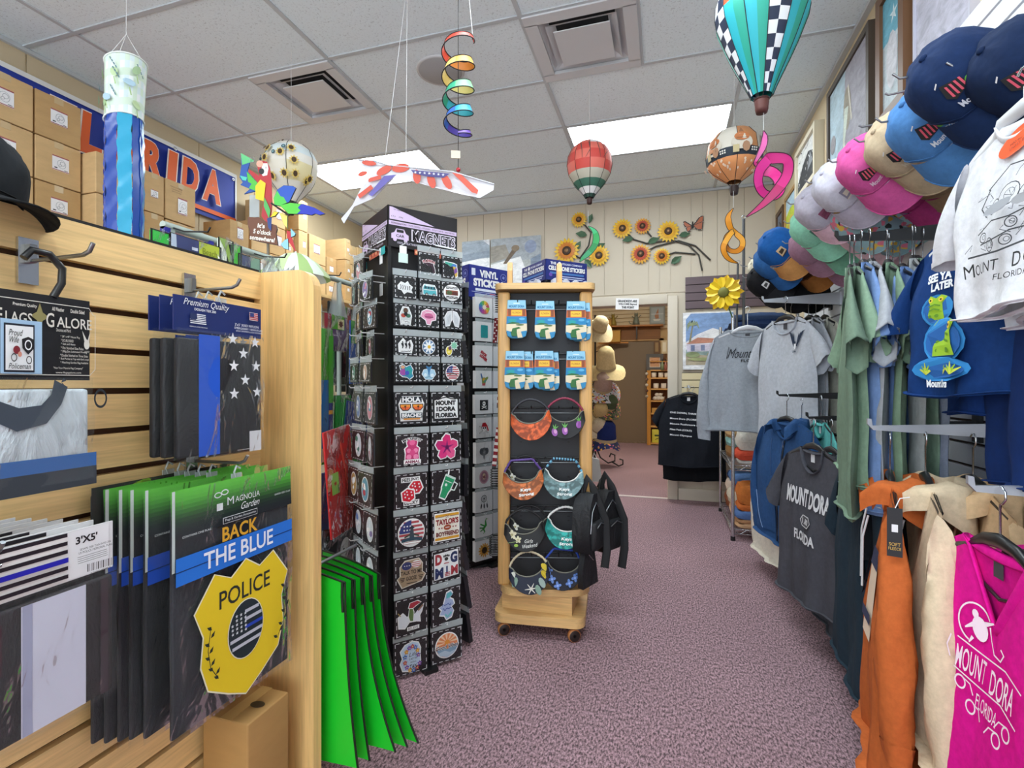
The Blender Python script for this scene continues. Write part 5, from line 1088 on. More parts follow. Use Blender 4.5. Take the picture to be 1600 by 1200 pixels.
def balloon(label, u, v, d, prof, colfn, n=12, basket=True, zc=0, bz=-.2, bc='#3a2018', bs=1, ribs='#1d1d20', cord=True, art=None):
    P = at(u, v, d); t = thing('balloon_spinner', label, 'wind spinner', P, 'hanging balloon spinners')
    obj('envelope', MB().lathe([(r, z) for r, z in prof], colfn, n*2, smooth=True), t)
    b = MB()
    for k in range(n): an = 2*PI*k/n; b.tube([((r+.001)*math.cos(an), (r+.001)*math.sin(an), z) for r, z in prof], .0016, mat(ribs, .6), 4)
    obj('ribs', b, t)
    if art:
        a = Art(.6, eps=.0006); art(a)
        def wr(x, z, o):
            for k in range(len(prof)-1):
                (r1, z1), (r2, z2) = prof[k], prof[k+1]
                if min(z1, z2) <= z <= max(z1, z2): f = (z-z1)/((z2-z1) or 1); r = r1+(r2-r1)*f; break
            else: r = prof[0][0] if z > 0 else prof[-1][0]
            an = -PI/2+YAW*.5+x/.15; r += .002+o; return (r*math.cos(an), r*math.sin(an), z)
        a.build('print', t, warp=wr)
    zb = prof[-1][1]; rb = prof[-1][0]
    for k in range(4): obj('basket_cord', MB().tube([(rb*math.cos(k*PI/2), rb*math.sin(k*PI/2), zb), (.014*bs*math.cos(k*PI/2), .014*bs*math.sin(k*PI/2), bz+.035*bs)], .002, mat('#1b1b1e', .6), 4), t)
    obj('basket', MB().lathe([(.018*bs, bz+.038*bs), (.0195*bs, bz+.03*bs), (.018*bs, bz+.02*bs), (.0175*bs, bz+.01*bs), (.015*bs, bz), (.0, bz)], mat(bc, .6), 12), t)
    if cord: to_ceiling(t, P, prof[0][1])
    return t, P
def pr_(rs, zs): return list(zip(rs, zs))
SFC = [mat(c, .65) for c in ('#e7e1d2', '#d9e4e6', '#efe6c8', '#e4d7a8', '#e9e4da')]
def sf(a):
    q = random.Random(9)
    for k in range(26):
        x, z = q.uniform(-.24, .24), q.uniform(-.12, .12)
        if k % 5 == 0: a.ell(x, z*.3+.04, .012, c='#3a5560', n=10).ell(x, z*.3+.04, .006, c='#8fb4bc', n=8)
        elif z > .06: a.ell(x, z, .006, .01, '#5a4428', 8)
        else: a.star(x, z, .028, '#e2c56a', 9, .6).ell(x, z, .013, .015, '#4c3520', 10)
t, P = balloon('cream sunflower print balloon spinner above the parrot sign', 455, 262, 3.0, pr_((.02, .08, .125, .148, .15, .138, .112, .08, .045, .035), (.135, .125, .09, .04, -.01, -.06, -.11, -.15, -.19, -.205)),
               lambda j, i: SFC[1] if i == 2 else (SFC[3] if i in (4, 5) and (j//2) % 2 else SFC[(i+j//4) % 2*4]), 6, bz=-.28, bc='#1f1c1c', art=sf)
RD = [mat(c, .65) for c in ('#e3dede', '#c9473e', '#d86a5c', '#b9b3a2', '#3f6f5c', '#e6e2e0', '#2a4a40')]
def rdf(j, i): return RD[(0, 0, 2, 1, 2, 3, 4, 5, 6)[min(i, 8)]] if (j//2) % 2 else RD[(0, 2, 1, 2, 1, 3, 4, 5, 6)[min(i, 8)]]
def branches(a):
    q = random.Random(2)
    for k in range(7): x = -.2+.065*k; a.line([(x, .13), (x+q.uniform(-.03, .03), .07), (x+q.uniform(-.05, .05), .02)], [.006, .004, .002], '#3d4a44')
t, P = balloon('red and green balloon spinner with tree branches in front of the light panel', 921, 265, 3.3, pr_((.01, .07, .115, .14, .147, .135, .105, .07, .04, .028), (.178, .165, .13, .08, .02, -.04, -.09, -.13, -.165, -.185)), rdf, 9, bz=-.225, bc='#3a1a18', art=branches)
GN = [mat(c, .65) for c in ('#dcd5c8', '#29323e', '#c98a5a', '#e39a62', '#3a4654', '#e8e0d4', '#b07a5c')]
def gnf(j, i): return GN[5 if i < 1 else (0 if i in (1, 2) and (j//2) % 2 else (2 if i in (1, 2) else (1 if i == 3 else 3)))]
def gn(a):
    for x in (-.16, 0, .16):
        a.ell(x, .02, .055, .045, '#d9d0c0', 14).ell(x, .05, .04, .025, '#c77a48', 12).poly([(x-.03, .04), (x+.03, .04), (x, .11)], '#9a6a4a').ell(x+.02, -.01, .02, .03, '#b58a6a', 8).rect(x-.03, -.02, .03, .04, '#c9b88a')
        for k in range(6): a.rect(x+.05+.012*(k % 3), -.03+.012*(k//3), .008, .008, '#e8e4da')
    q = random.Random(5)
    for k in range(40): a.ell(q.uniform(-.24, .24), q.uniform(-.125, -.07), .006, c='#f4dcc4', n=6)
t, P = balloon('octagonal gnome print balloon spinner with orange dotted base', 1147, 245, 3.0, pr_((.02, .10, .145, .157, .150, .12, .075, .04), (.155, .135, .08, .0, -.05, -.09, -.125, -.15)), gnf, 8, bz=-.225, bs=1.35, bc='#2a1714', art=gn)
TE = [mat(c, .6) for c in ('#1f9a86', '#22a6b4', '#1d2a44', '#e2e6ea', '#e0542a', '#178a70')]
def tef(j, i): return TE[(3 if (i+j) % 2 else 2)] if (j//2) % 3 == 0 else (TE[4] if i < 4 and (j//2) % 3 == 1 else (TE[0] if j % 2 else TE[1]))
prof = pr_((.02, .1, .15, .17, .172, .165, .15, .135, .118, .1, .083, .066, .05, .04), (.26, .24, .2, .15, .1, .06, .02, -.02, -.06, -.1, -.135, -.17, -.205, -.23))
t, P = balloon('teal and navy checked balloon spinner cut by the top edge', 1190, 60, 2.0, prof, tef, 12, bz=-.295, bs=1.4, bc='#5a2f2a')
obj('basket_rim', MB().tube([(.026*math.cos(i*PI/6), .026*math.sin(i*PI/6), -.243) for i in range(12)], .004, mat('#4a2622', .6), 5, closed=True), t)

def spiral(label, P, turns, r, w, cols, L, r2=None, ph=0, flip=1, edge='#1a1a1c', top=None, tilt=.5, bead=None, n=None, cname='spiral_spinner'):
    "ribbon cut from a disc, hanging as a helix"
    t = thing(cname, label, 'wind spinner', P, 'spiral ribbon spinners'); n = n or int(28*turns); r2 = r2 or r
    def fn(u, v):
        a = ph+flip*2*PI*turns*u; rr = r+(r2-r)*u; ww = w*math.sin(PI*min(1, max(.02, .06+.9*u)))**.5
        q = rr-ww*(v-.5)*.45; return (q*math.cos(a), q*math.sin(a), -L*u+ww*(v-.5)*(.6+tilt))
    m = [mat(c, .5) for c in cols]
    obj('ribbon', MB().grid(lambda u, v: fn(v, u), 3, n, lambda i, j: m[min(len(m)-1, int(j/n*len(m)))]), t)
    for v in (0, 1): obj('edge_binding', MB().tube([fn(i/n, v) for i in range(n+1)], .0022, mat(edge, .6), 5), t)
    if top: obj('cord', MB().tube([(0, 0, top), (fn(0, .5)[0], fn(0, .5)[1], 0)], .0014, STR, 4), t)
    return t
P = at(716, 58, 2.0)
t = spiral('rainbow spiral ribbon spinner hanging beside the round ceiling speaker', P, 4.3, .062, .032, ['#d8402f', '#e0503a', '#e8913c', '#f0b04a', '#f2d27a', '#efe38a', '#7fc88a', '#3fae86', '#3fb6c4', '#2f9fd0', '#3f6fc4', '#5a4ab0', '#6a45a8'], .40, r2=.05, ph=R(40), flip=-1, top=CEIL-P.z)
obj('centre_rod', MB().tube([(0, 0, CEIL-P.z), (0, 0, -.52)], .0016, INK, 4), t)
obj('paper_tag', MB().box((-.01, 0, -.465), (.036, .004, .03), mat('#e2d8c2', .6), M=Matrix.Rotation(.4, 4, 'Z')), t); obj('bead', MB().ell((0, 0, -.525), .009, mat('#b0202c', .3), 10, 8), t)
def ribbon(label, u0, v0, d, path, cols, edge='#1a1a1c'):
    "flat satin ribbon twisting in depth: path rows are (u, v, half width px, depth offset m)"
    P = at(u0, v0, d); k = d/FPX; t = thing('spiral_spinner', label, 'wind spinner', MX(P, rz=YAW), 'spiral ribbon spinners'); Q = [((u-u0)*k, y, (v0-v)*k, w*k) for u, v, w, y in path]; S = []
    for i in range(len(Q)-1):
        a_, b_, c_, e_ = Q[max(i-1, 0)], Q[i], Q[i+1], Q[min(i+2, len(Q)-1)]
        for j in range(9):
            f = j/9; S.append([.5*(2*b_[q]+(c_[q]-a_[q])*f+(2*a_[q]-5*b_[q]+4*c_[q]-e_[q])*f*f+(3*b_[q]-a_[q]-3*c_[q]+e_[q])*f**3) for q in range(4)])
    S.append(list(Q[-1])); n = len(S)-1; L_, R2 = [], []
    for i in range(n+1):
        p, q = S[max(i-1, 0)], S[min(i+1, n)]; dx, dz = q[0]-p[0], q[2]-p[2]; l = math.hypot(dx, dz) or 1; w = max(.0012, S[i][3])
        L_.append((S[i][0]-dz/l*w, S[i][1]-.25*w, S[i][2]+dx/l*w)); R2.append((S[i][0]+dz/l*w, S[i][1]+.25*w, S[i][2]-dx/l*w))
    m = [mat(c, .45) for c in cols]; f = lambda u, v: tuple(L_[int(round(v*n))][q]*(1-u)+R2[int(round(v*n))][q]*u for q in range(3))
    obj('ribbon', MB().grid(f, 2, n, lambda i, j: m[min(len(m)-1, int(j/n*len(m)))]), t)
    for E in (L_, R2): obj('edge_binding', MB().tube(E, .0018, mat(edge, .6), 5), t)
    obj('cord', MB().tube([(0, 0, .10), (0, 0, 0)], .0012, STR, 4), t)
def loop(cx, cy, rx, ry, w, a0, a1, n, y0, y1): return [(cx+rx*math.cos(R(a0+(a1-a0)*i/n)), cy-ry*math.sin(R(a0+(a1-a0)*i/n)), w, y0+(y1-y0)*i/n) for i in range(n+1)]
ribbon('green crescent ribbon hanging under the red balloon spinner', 919, 353, 3.28, [(919, 353, .3, 0), (929, 362, 3.5, 0), (932, 374, 5, .01), (928, 385, 4.5, .02), (920, 394, 4.5, .03), (912, 401, 3, .04), (907, 407, .4, .04)], ['#3fc47c', '#2fae5a', '#1f8f4a', '#3a9f6a', '#27a058'])
ribbon('orange ribbon spiral hanging under the gnome balloon', 1146, 325, 2.98, [(1146, 325, .3, 0), (1139, 336, 3, 0), (1138, 345, 4.5, 0), (1143, 356, 4, .01), (1152, 361, 2.5, .02)]+loop(1147, 378, 15, 15, 4, 60, -250, 7, .02, -.02)+[(1135, 372, 4, -.03), (1127, 388, 4, -.03), (1132, 401, 3.5, -.02), (1142, 408, 2.5, -.01), (1153, 411, .4, 0)], ['#e8951f', '#f0a52c', '#e08a1f', '#f2ab38', '#e8951f'], '#3a1d10')
ribbon('magenta ribbon spiral with large loop under the teal checked balloon', 1193, 204, 2.0, [(1193, 204, .4, 0), (1195, 215, 4, 0), (1192, 230, 4.5, 0), (1186, 244, 3, .01), (1184, 252, 2.5, .02), (1195, 256, 4, .03)]+loop(1200, 282, 23, 25, 8, 80, -235, 10, .05, -.06)+[(1192, 258, 8, -.06), (1214, 262, 7, -.07), (1217, 282, 7, -.06), (1205, 303, 7, -.05), (1190, 320, 5, -.03), (1177, 331, 3, -.02), (1166, 339, .6, 0)], ['#c95a9a', '#d9428f', '#e0148c', '#d80f86', '#e83a9c', '#c91a7a', '#b0105e'], '#3a0a26')
# flag print wing
d0 = 2.2; K = d0/FPX; P = at(650, 300, d0)
t = thing('flag_bird_kite', 'stars and stripes fabric bird hanging above the magnet rack', 'kite', MX(P, rz=YAW))
wing = [(-88, 47), (-62, 43), (-40, 35), (0, 30), (58, 26), (122, 12), (121, 3), (100, -11), (75, -8), (25, 2), (-10, 12), (-25, 20), (-67, 22), (-84, 38)]
leg = [(-66, 22), (-36, 26), (-26, 20), (-62, -14), (-95, -25), (-112, -50), (-117, -42), (-98, -23), (-84, 2)]
wx = lambda x, z, o: (x*K, -.05*math.sin((x+120)/240*PI)-o, z*K)
def solid(pts, m, th=.004):
    n = len(pts); b = MB(); vs = [wx(p[0], p[1], 0) for p in pts]+[wx(p[0], p[1], -th) for p in pts]
    b.add(vs, [list(range(n)), list(range(2*n-1, n-1, -1))]+[(i, i+n, (i+1) % n+n, (i+1) % n) for i in range(n)], m); return b
obj('wing', solid(wing, mat('#dedde2', .6)), t); obj('wing', solid(leg, mat('#d5d3da', .6)), t)
a = Art(.6, eps=.0006); RC = '#cf5a48'
for x, z, rx, rz_, r in ((-20, 30, 14, 7, .1), (-46, 27, 13, 6, .4), (-70, 40, 12, 4, -.2), (5, 16, 6, 11, .1), (27, 10, 6, 12, .3), (50, 10, 6, 13, .5), (-80, 24, 8, 4, .2)): a.ell(x, z, rx, rz_, RC, 12, r)
a.poly([(58, 24), (72, 22), (98, 0), (96, -6), (88, -4)], RC).poly([(-4, 26), (55, 22), (45, 15), (20, 16), (0, 21)], '#4f4a82')
for k in range(7): a.star(3+7*k, 22-.5*k, 2.4, '#dedde2')
a.line([(-70, 12), (-50, 16)], 6, RC).line([(-86, -12), (-64, 2)], 7, RC).poly([(-64, -13), (-36, 10), (-26, 18), (-45, 17), (-70, -10)], '#6a62a8')
a.build('print', t, warp=lambda x, z, o: wx(x, z, .002+o))
obj('batten', MB().tube([wx(p[0], p[1], .002) for p in wing[:6]], .003, mat('#cfd2da', .4), 5), t)
for x0, x1 in ((-46, -16), (-12, -16)): obj('cord', MB().tube([wx(x0, 34, 0), (-.10+.0*x1, .3, CEIL-P.z)], .001, STR, 4), t)
# parrot
d0 = 2.3; K = d0/FPX; P = at(415, 330, d0)
t = thing('parrot_spinner', "parrot wind spinner with brown sign reading It's 5 o'clock somewhere", 'wind spinner', MX(P, rz=YAW))
C7 = lambda pts: [((370+x/7.06-415)*K, (330-230-y/7.06)*K) for x, y in pts]
def flat(name, layers, th=.006, y=0, border=None):
    b = MB(); pts = C7(layers[0][0])
    b.prism(grow(pts, .0015) if border else pts, y, y+th, mat(border or layers[0][1], .5)); o = obj(name, b, t)
    a = Art(.5, eps=.0006)
    if border: a.poly(pts, layers[0][1])
    for p, c in layers[1:]: a.poly(C7(p), c)
    if a.mb.f: a.build('paint', o, y-.0004)
    return o
cir = lambda x, y, r, r2=None: circ(x, y, r, r2 or r, 16)
flat('wing', [([(40, 60), (150, 120), (140, 150), (110, 260), (225, 390), (205, 480), (75, 512), (140, 455), (35, 410), (60, 385), (25, 330), (45, 200)], '#1f4fa0'), ([(40, 60), (150, 120), (190, 150), (55, 192)], '#5fbf7a'), ([(105, 265), (225, 390), (205, 480), (130, 450), (160, 400), (120, 380)], '#4fb83c'), ([(30, 310), (110, 330), (100, 370), (60, 360)], '#4fc0b0')], y=.004)
flat('body', [([(260, 145), (330, 160), (360, 220), (378, 330), (388, 620), (372, 800), (335, 840), (270, 760), (300, 560), (225, 385), (125, 265), (140, 245), (250, 320), (225, 215)], '#b3262c'),
              ([(285, 180), (340, 180), (350, 240), (335, 310), (290, 320), (265, 290)], '#eeeeea'), (cir(255, 185, 38), '#e3a58c'), (cir(275, 268, 30, 34), '#1c1c1e'), ([(318, 205), (330, 235), (322, 240)], '#1c1c1e'),
              ([(265, 360), (322, 400), (300, 600), (210, 570), (210, 430)], '#ecc81e'), ([(310, 555), (355, 650), (376, 700), (360, 790), (300, 650)], '#4fae58'), ([(338, 790), (392, 770), (384, 930), (352, 890)], '#27407f')])
flat('sign_board', [([(125, 770), (200, 778), (240, 772), (340, 835), (432, 862), (445, 900), (432, 950), (452, 1080), (350, 1060), (250, 1040), (140, 1010), (148, 930), (122, 850)], '#6b3a1e')], border='#2c170c')
a = Art(.5, eps=.0006)
for s, x, y, h, w in (("It's", 272, 868, 50, 80), ("5 o'clock", 285, 938, 52, 200), ('somewhere!', 285, 1010, 52, 275)):
    (p,) = C7([(x, y)]); a.text(s, p[0], p[1], h/7.06*K, '#eee6da', w/7.06*K, bold=.03, rot=-.14)
a.build('sign_lettering', t, -.001)
flat('vane', [([(440, 650), (432, 580), (470, 490), (540, 442), (640, 450), (672, 470), (600, 620), (495, 665)], '#2150b4'), ([(440, 650), (432, 580), (470, 500), (505, 560), (540, 570), (575, 630), (495, 665)], '#4fc04a')], y=-.02, border='#15151a')
flat('vane', [([(505, 665), (620, 637), (760, 652), (880, 690), (995, 755), (940, 768), (890, 752), (850, 768), (780, 758), (600, 755)], '#1f2fb0'), ([(505, 665), (620, 637), (735, 650), (700, 690), (730, 720), (690, 757), (600, 755)], '#55c43a')], y=-.025, border='#15151a')
flat('vane', [([(390, 782), (430, 722), (475, 730), (440, 770)], '#ecd021')], y=-.015, border='#15151a'); flat('vane', [([(482, 728), (575, 772), (575, 905), (540, 870)], '#e0d36a')], y=-.015, border='#15151a')
flat('tail', [([(560, 925), (600, 940), (662, 1170), (600, 1075), (570, 1040)], '#c0262c')], y=-.01); flat('tail', [([(500, 1080), (545, 1030), (578, 1018), (582, 1135), (535, 1125)], '#8fc6dc')], y=-.012, border='#15151a'); flat('tail', [([(608, 905), (660, 962), (650, 985), (612, 1000)], '#8fc6dc')], y=-.012, border='#15151a')
(p0,), (p1,) = C7([(440, 650)]), C7([(600, 770)]); obj('axle', MB().tube([(p0[0]-.02, -.01, p0[1]+.01), (p1[0], -.02, p1[1])], .004, BLKM, 6), t)
(p0,) = C7([(330, 1040)]); obj('pole', MB().tube([(p0[0], .012, p0[1]+.06), (p0[0], .012, -P.z)], .006, mat('#7a6f5f', .5), 6), t)
(p0,) = C7([(175, 145)]); obj('ring', MB().tube([(p0[0]+.011*math.cos(i*PI/6), -.004, p0[1]+.011*math.sin(i*PI/6)) for i in range(12)], .0014, STEEL, 4, closed=True), t)
(p0,) = C7([(180, 640)]); obj('clear_tag', MB().box((p0[0], .012, p0[1]), (.045, .002, .10), HAZE), t)

# ------------------------------------------------------------------ back wall decoration
YW = YB-.012
def oy(u, v, y=0): return onY(u, v, YW-y)
def canvas(label, u0, v0, u1, v1, artf, rim='#d8d8d6', dp=.03, name='painting', fr=None):
    a0, a1 = oy(u0, v0, dp), oy(u1, v1, dp); w, h = a1.x-a0.x, a0.z-a1.z
    t = thing(name, label, 'painting', MX(((a0.x+a1.x)/2, YW, (a0.z+a1.z)/2)))
    obj('stretcher', MB().box((0, -dp/2, 0), (w, dp, h), mat(rim, .6)), t)
    a = Art(.7, 'paint'); a.sc = (1, 0, 0); artf(a, w, h); a.build('picture', t, -dp-.0005)
    return t
def seaA(a, w, h): a.rect(0, 0, w, h, '#aab4bd').rect(0, -h*.15, w, h*.7, '#e9edf0').rect(0, h*.36, w, h*.22, '#9fabb8').poly([(-w*.5, h*.28), (w*.5, h*.32), (w*.5, h*.22), (-w*.5, h*.16)], '#8f9cab').poly([(w*.25, h*.5), (w*.5, h*.5), (w*.5, h*.4)], '#d9dce2')
def seaB(a, w, h):
    a.rect(0, 0, w, h, '#b5bab8').rect(0, h*.32, w, h*.36, '#a4aab0').ell(w*.3, h*.34, w*.12, h*.1, '#8f9bb4').poly([(-w*.5, -h*.5), (-w*.5, h*.1), (w*.1, h*.2), (w*.45, -h*.5)], '#eef1f3').poly([(-w*.5, h*.12), (-w*.5, h*.38), (-w*.2, h*.4), (-w*.1, h*.2)], '#9a958c')
    a.poly([(-w*.25, h*.10), (-w*.05, h*.33), (w*.04, h*.30), (-w*.18, h*.10)], '#6f5f50').ell(0, h*.33, w*.08, h*.05, '#8a7a66').poly([(w*.3, h*.15), (w*.5, h*.22), (w*.5, -h*.5), (w*.35, -h*.5)], '#8593a6')
canvas('pale seascape canvas on the back wall behind the vinyl stickers header', 722, 378, 765, 470, seaA); canvas('grey and white pelican canvas on the back wall', 767, 374, 845, 470, seaB)
def beach(a, w, h):
    a.rect(0, 0, w, h, '#e7e6ea').poly([(-w*.40, -h*.42), (-w*.44, -h*.34), (-w*.44, h*.38), (-w*.34, h*.48), (w*.5, h*.48), (w*.5, -h*.42)], '#7f9cc8').poly([(-w*.44, -h*.02), (-w*.2, h*.12), (w*.1, h*.22), (w*.5, h*.1), (w*.5, -h*.2), (-w*.44, -h*.2)], '#e4e2ea').ell(w*.12, h*.1, w*.2, h*.1, '#f0eef2')
    a.rect(w*.03, -h*.22, w*.94, h*.14, '#8fa4a0').poly([(-w*.44, -h*.42), (-w*.44, -h*.22), (w*.5, -h*.3), (w*.5, -h*.42)], '#b5a890').poly([(w*.05, -h*.42), (w*.2, -h*.26), (w*.5, -h*.3), (w*.5, -h*.42)], '#dccbc4')
    a.poly([(-w*.44, -h*.05), (-w*.2, h*.06), (w*.1, h*.04), (w*.3, -h*.03)], '#c2856f').rect(-w*.12, -h*.12, w*.6, h*.13, '#cfc8d8').rect(w*.14, -h*.12, w*.14, h*.13, '#9a86a8').rect(-w*.3, -h*.12, w*.08, h*.1, '#6f7ca0').rect(-w*.1, -h*.12, w*.08, h*.1, '#7f88a8')
    a.line([(-w*.36, -h*.02), (-w*.33, h*.15), (-w*.30, h*.28)], [.02, .014, .012], '#8a8468')
    for k in range(7): t_ = 3.6-.62*k; a.line([(-w*.30, h*.28), (-w*.30+w*.09*math.cos(t_), h*.28+h*.06*math.sin(t_)+h*.02), (-w*.30+w*.13*math.cos(t_), h*.25+h*.09*math.sin(t_)-h*.03)], [.01, .018, .003], '#8a9470')
    a.ell(-w*.3, -h*.24, w*.14, h*.05, '#8f9a6f').ell(w*.12, -h*.24, w*.14, h*.05, '#a4a07a').ell(-w*.1, -h*.32, w*.3, h*.03, '#9aa070')
canvas('beach house painting with palm leaves right of the doorway', 1067, 489, 1146, 577, beach, '#4a4540')
# purple-brown slat board and cream slat panel
a0, a1 = oy(1071, 433, .02), oy(1202, 478, .02)
t = thing('slat_board', 'dark purple-brown board of horizontal slats above the beach painting', 'wall board', MX((a0.x, YW, a1.z)))
hh = a0.z-a1.z; W = XR-.02-a0.x
for k in range(4): obj('slat', MB().box((W/2, -.012, hh*(k+.5)/4), (W, .024, hh/4-.008), mat('#5c4a50', .5)), t)
obj('backing', MB().box((W/2, -.003, hh/2), (W, .006, hh), mat('#2c2226', .7)), t)
t = thing('cream_slatwall', 'cream slatwall panel behind the black tee', 'wall board', MX((.16, YW, .62)))
for k in range(9): obj('slat', MB().box((.42, -.010, .038+.0762*k), (.84, .02, .068), mat('#e0cfa6', .6)), t)
obj('backing', MB().box((.42, -.002, .343), (.84, .004, .686), mat('#4a3c28', .7)), t)
# sunflower metal art
def sunflower(t, x, z, r, c1, c2, n=18):
    b = MB(); q = random.Random(int(x*1000))
    for ring, (rr, m, yy) in enumerate(((1.0, mat(c1, .45), -.02), (.72, mat(c2, .45), -.03))):
        for k in range(n):
            a = 2*PI*(k+.5*ring)/n; ca, sa = math.cos(a), math.sin(a); w = r*.17*(1.1-.2*ring)
            P4 = [(x+r*.25*ca-w*.5*sa, yy, z+r*.25*sa+w*.5*ca), (x+r*.62*rr*ca-w*sa, yy-.012, z+r*.62*rr*sa+w*ca), (x+r*rr*ca, yy-.002, z+r*rr*sa), (x+r*.62*rr*ca+w*sa, yy-.012, z+r*.62*rr*sa-w*ca), (x+r*.25*ca+w*.5*sa, yy, z+r*.25*sa-w*.5*ca)]
            b.add(P4, [(0, 1, 2, 3, 4)], m)
    h = obj('flower', b, t)
    obj('flower_centre', MB().ell((x, -.036, z), (r*.34, .012, r*.34), mat('#3b2616', .6), 14, 8).ell((x, -.046, z), (r*.16, .008, r*.16), mat('#8a6a4c', .4, metal=.6), 10, 6), h)
def leaf(t, x, z, L, rot, c='#4d6b52'):
    P = [(0, 0), (.25, .22), (.55, .26), (1, 0), (.55, -.26), (.25, -.22)]; Q = xf(P, x, z, L, rot)
    b = MB(); b.add([(p[0], -.02-.012*(i in (1, 2, 4, 5)), p[1]) for i, p in enumerate(Q)]+[(xf([(.5, 0)], x, z, L, rot)[0][0], -.018, xf([(.5, 0)], x, z, L, rot)[0][1])], [(0, 1, 6), (1, 2, 6), (2, 3, 6), (3, 4, 6), (4, 5, 6), (5, 0, 6)], mat(c, .4, metal=.2)); obj('leaf', b, t)
def wallart(label, u, v, flowers, leaves, stems):
    p = oy(u, v); t = thing('sunflower_wall_art', label, 'wall art', MX(p), 'metal sunflower wall art'); k = (onY(u+1, v, YW).x-p.x)
    f = lambda uu, vv: ((uu-u)*k, (v-vv)*k)
    for s in stems: obj('stem', MB().tube([(f(*q)[0], -.015, f(*q)[1]) for q in s], .008, mat('#33302a', .5), 6), t)
    for uu, vv, r, c1, c2 in flowers: sunflower(t, *f(uu, vv), r*k, c1, c2)
    for uu, vv, L, rot in leaves: leaf(t, *f(uu, vv), L*k, rot)
Yl, Or, Rd_ = '#e2b62c', '#c9782a', '#b5503a'
wallart('metal sunflower wall art with three flowers left of the doorway', 910, 380, [(905, 344, 13, Yl, '#d9962a'), (886, 391, 21, Yl, Or), (936, 402, 17, Yl, '#d9a02c')],
        [(920, 351, 16, 1.2), (918, 369, 19, 2.9), (900, 392, 17, 1.1), (930, 392, 18, .5), (914, 406, 18, -.9)], [[(886, 391), (907, 404), (925, 398), (936, 402)], [(906, 404), (920, 385), (924, 365), (912, 350), (905, 344)]])
wallart('metal sunflower branch wall art with five flowers above the doorway', 1020, 380, [(972, 353, 17, Yl, '#d99a2a'), (1004, 352, 14, '#d99a34', Rd_), (1044, 364, 18, Yl, '#d9a02c'), (1001, 397, 17, '#dba232', Rd_), (1034, 403, 14, Yl, Or)],
        [(990, 370, 19, 3.3), (1012, 380, 20, .35), (1060, 372, 18, .1), (1048, 416, 20, .6), (1062, 405, 16, -2.2)], [[(972, 353), (990, 372), (1010, 380), (1050, 378), (1075, 388), (1090, 405), (1095, 430)], [(1001, 397), (1025, 386), (1060, 380), (1085, 390), (1107, 414)], [(1034, 403), (1055, 398), (1085, 403)], [(1004, 352), (1018, 370)]])
p = oy(1082, 352); k = onY(1083, 352, YW).x-p.x
t = thing('butterfly', 'orange and black metal butterfly on the back wall', 'wall art', MX(p))
for s, P in ((-1, [(0, -2), (-4, 2), (-14, 8), (-15, 3), (-11, -4), (-8, -12), (-3, -10)]), (1, [(0, -2), (5, 5), (12, 13), (17, 14), (17, 4), (15, -10), (8, -10), (3, -6)])):
    Q = [(x*k, z*k) for x, z in P]; w = obj('wing', MB().prism(Q, -.018, -.015, mat('#2a1a14', .5)), t); a = Art(.5); a.poly(grow(Q, -.012), '#a8552c')
    for j in range(2): a.line([(0, -.01), (Q[2+j*2][0]*.9, Q[2+j*2][1]*.9)], .006, '#2a1a14')
    for pt in Q[1:]: a.ell(pt[0]*.95, pt[1]*.95, .004, c='#e8dccb', n=6)
    a.build('wing_pattern', w, -.019)
obj('body', MB().tube([(0, -.02, .03), (0, -.025, -.04)], .006, INK, 6), t)
p0, p1 = onY(962, 467, YB-.05), onY(998, 483, YB-.05)
t = thing('door_sign', 'small white sign with black lettering on the door trim', 'sign', MX(((p0.x+p1.x)/2, YB-.05, (p0.z+p1.z)/2)) @ Matrix.Rotation(.06, 4, 'Y'))
obj('board', MB().box((0, .003, 0), (p1.x-p0.x, .006, p0.z-p1.z), mat('#eceaea', .5)), t)
a = Art(); a.text('GRANDKIDS ARE', 0, .03, .026, '#1d1d1f', .2, bold=.05).text('WELCOME Beyond', .005, -.004, .026, '#1d1d1f', .19, bold=.04).text('THIS POINT', .01, -.036, .024, '#1d1d1f', .13, bold=.05); a.build('lettering', t, -.0005)

# ------------------------------------------------------------------ the room beyond: hat stand, shelf, mug case
WDB = mat('#b5722e', .5, 'wood', axis=0)
S0, S1 = onY(932, 511, Y2-.2), onY(1036, 511, Y2-.2)
t = thing('wall_shelf', 'brown wooden shelf above the far door', 'shelf', MX((0, Y2-.12, S0.z)))
obj('board', MB().box(((S0.x+S1.x)/2, 0, 0), (S1.x-S0.x, .24, .03), WDB), t); obj('apron', MB().box(((S0.x+S1.x)/2, .06, -.14), (S1.x-S0.x-.1, .02, .24), mat('#8a5a2c', .6, 'wood', axis=0)), t)
for x in (S0.x+.2, S1.x-.5): obj('bracket', MB().box((x, -.02, -.13), (.02, .16, .26), BLKM), t)
SZ = S0.z+.016
def cat(label, u, col):
    x = onY(u, 500, Y2-.14).x; t = thing('cat_figure', label, 'figurine', MX((x, Y2-.14, SZ))); m = mat(col, .45, metal=.3)
    obj('body', MB().lathe([(.0, 0), (.07, .005), (.065, .06), (.045, .13), (.03, .18)], m, 12), t); obj('head', MB().ell((0, -.01, .205), (.036, .03, .032), m, 10, 7).tube([(-.022, 0, .225), (-.028, 0, .26)], [.012, .001], m, 5).tube([(.022, 0, .225), (.028, 0, .26)], [.012, .001], m, 5), t)
    obj('tail', MB().tube([(-.06, 0, .02), (-.12, 0, .04), (-.14, 0, .09)], .008, m, 6), t); obj('arm', MB().tube([(.03, 0, .14), (.09, -.01, .2)], .009, m, 6), t); obj('arm', MB().tube([(-.03, 0, .14), (-.08, -.01, .18)], .009, m, 6), t)
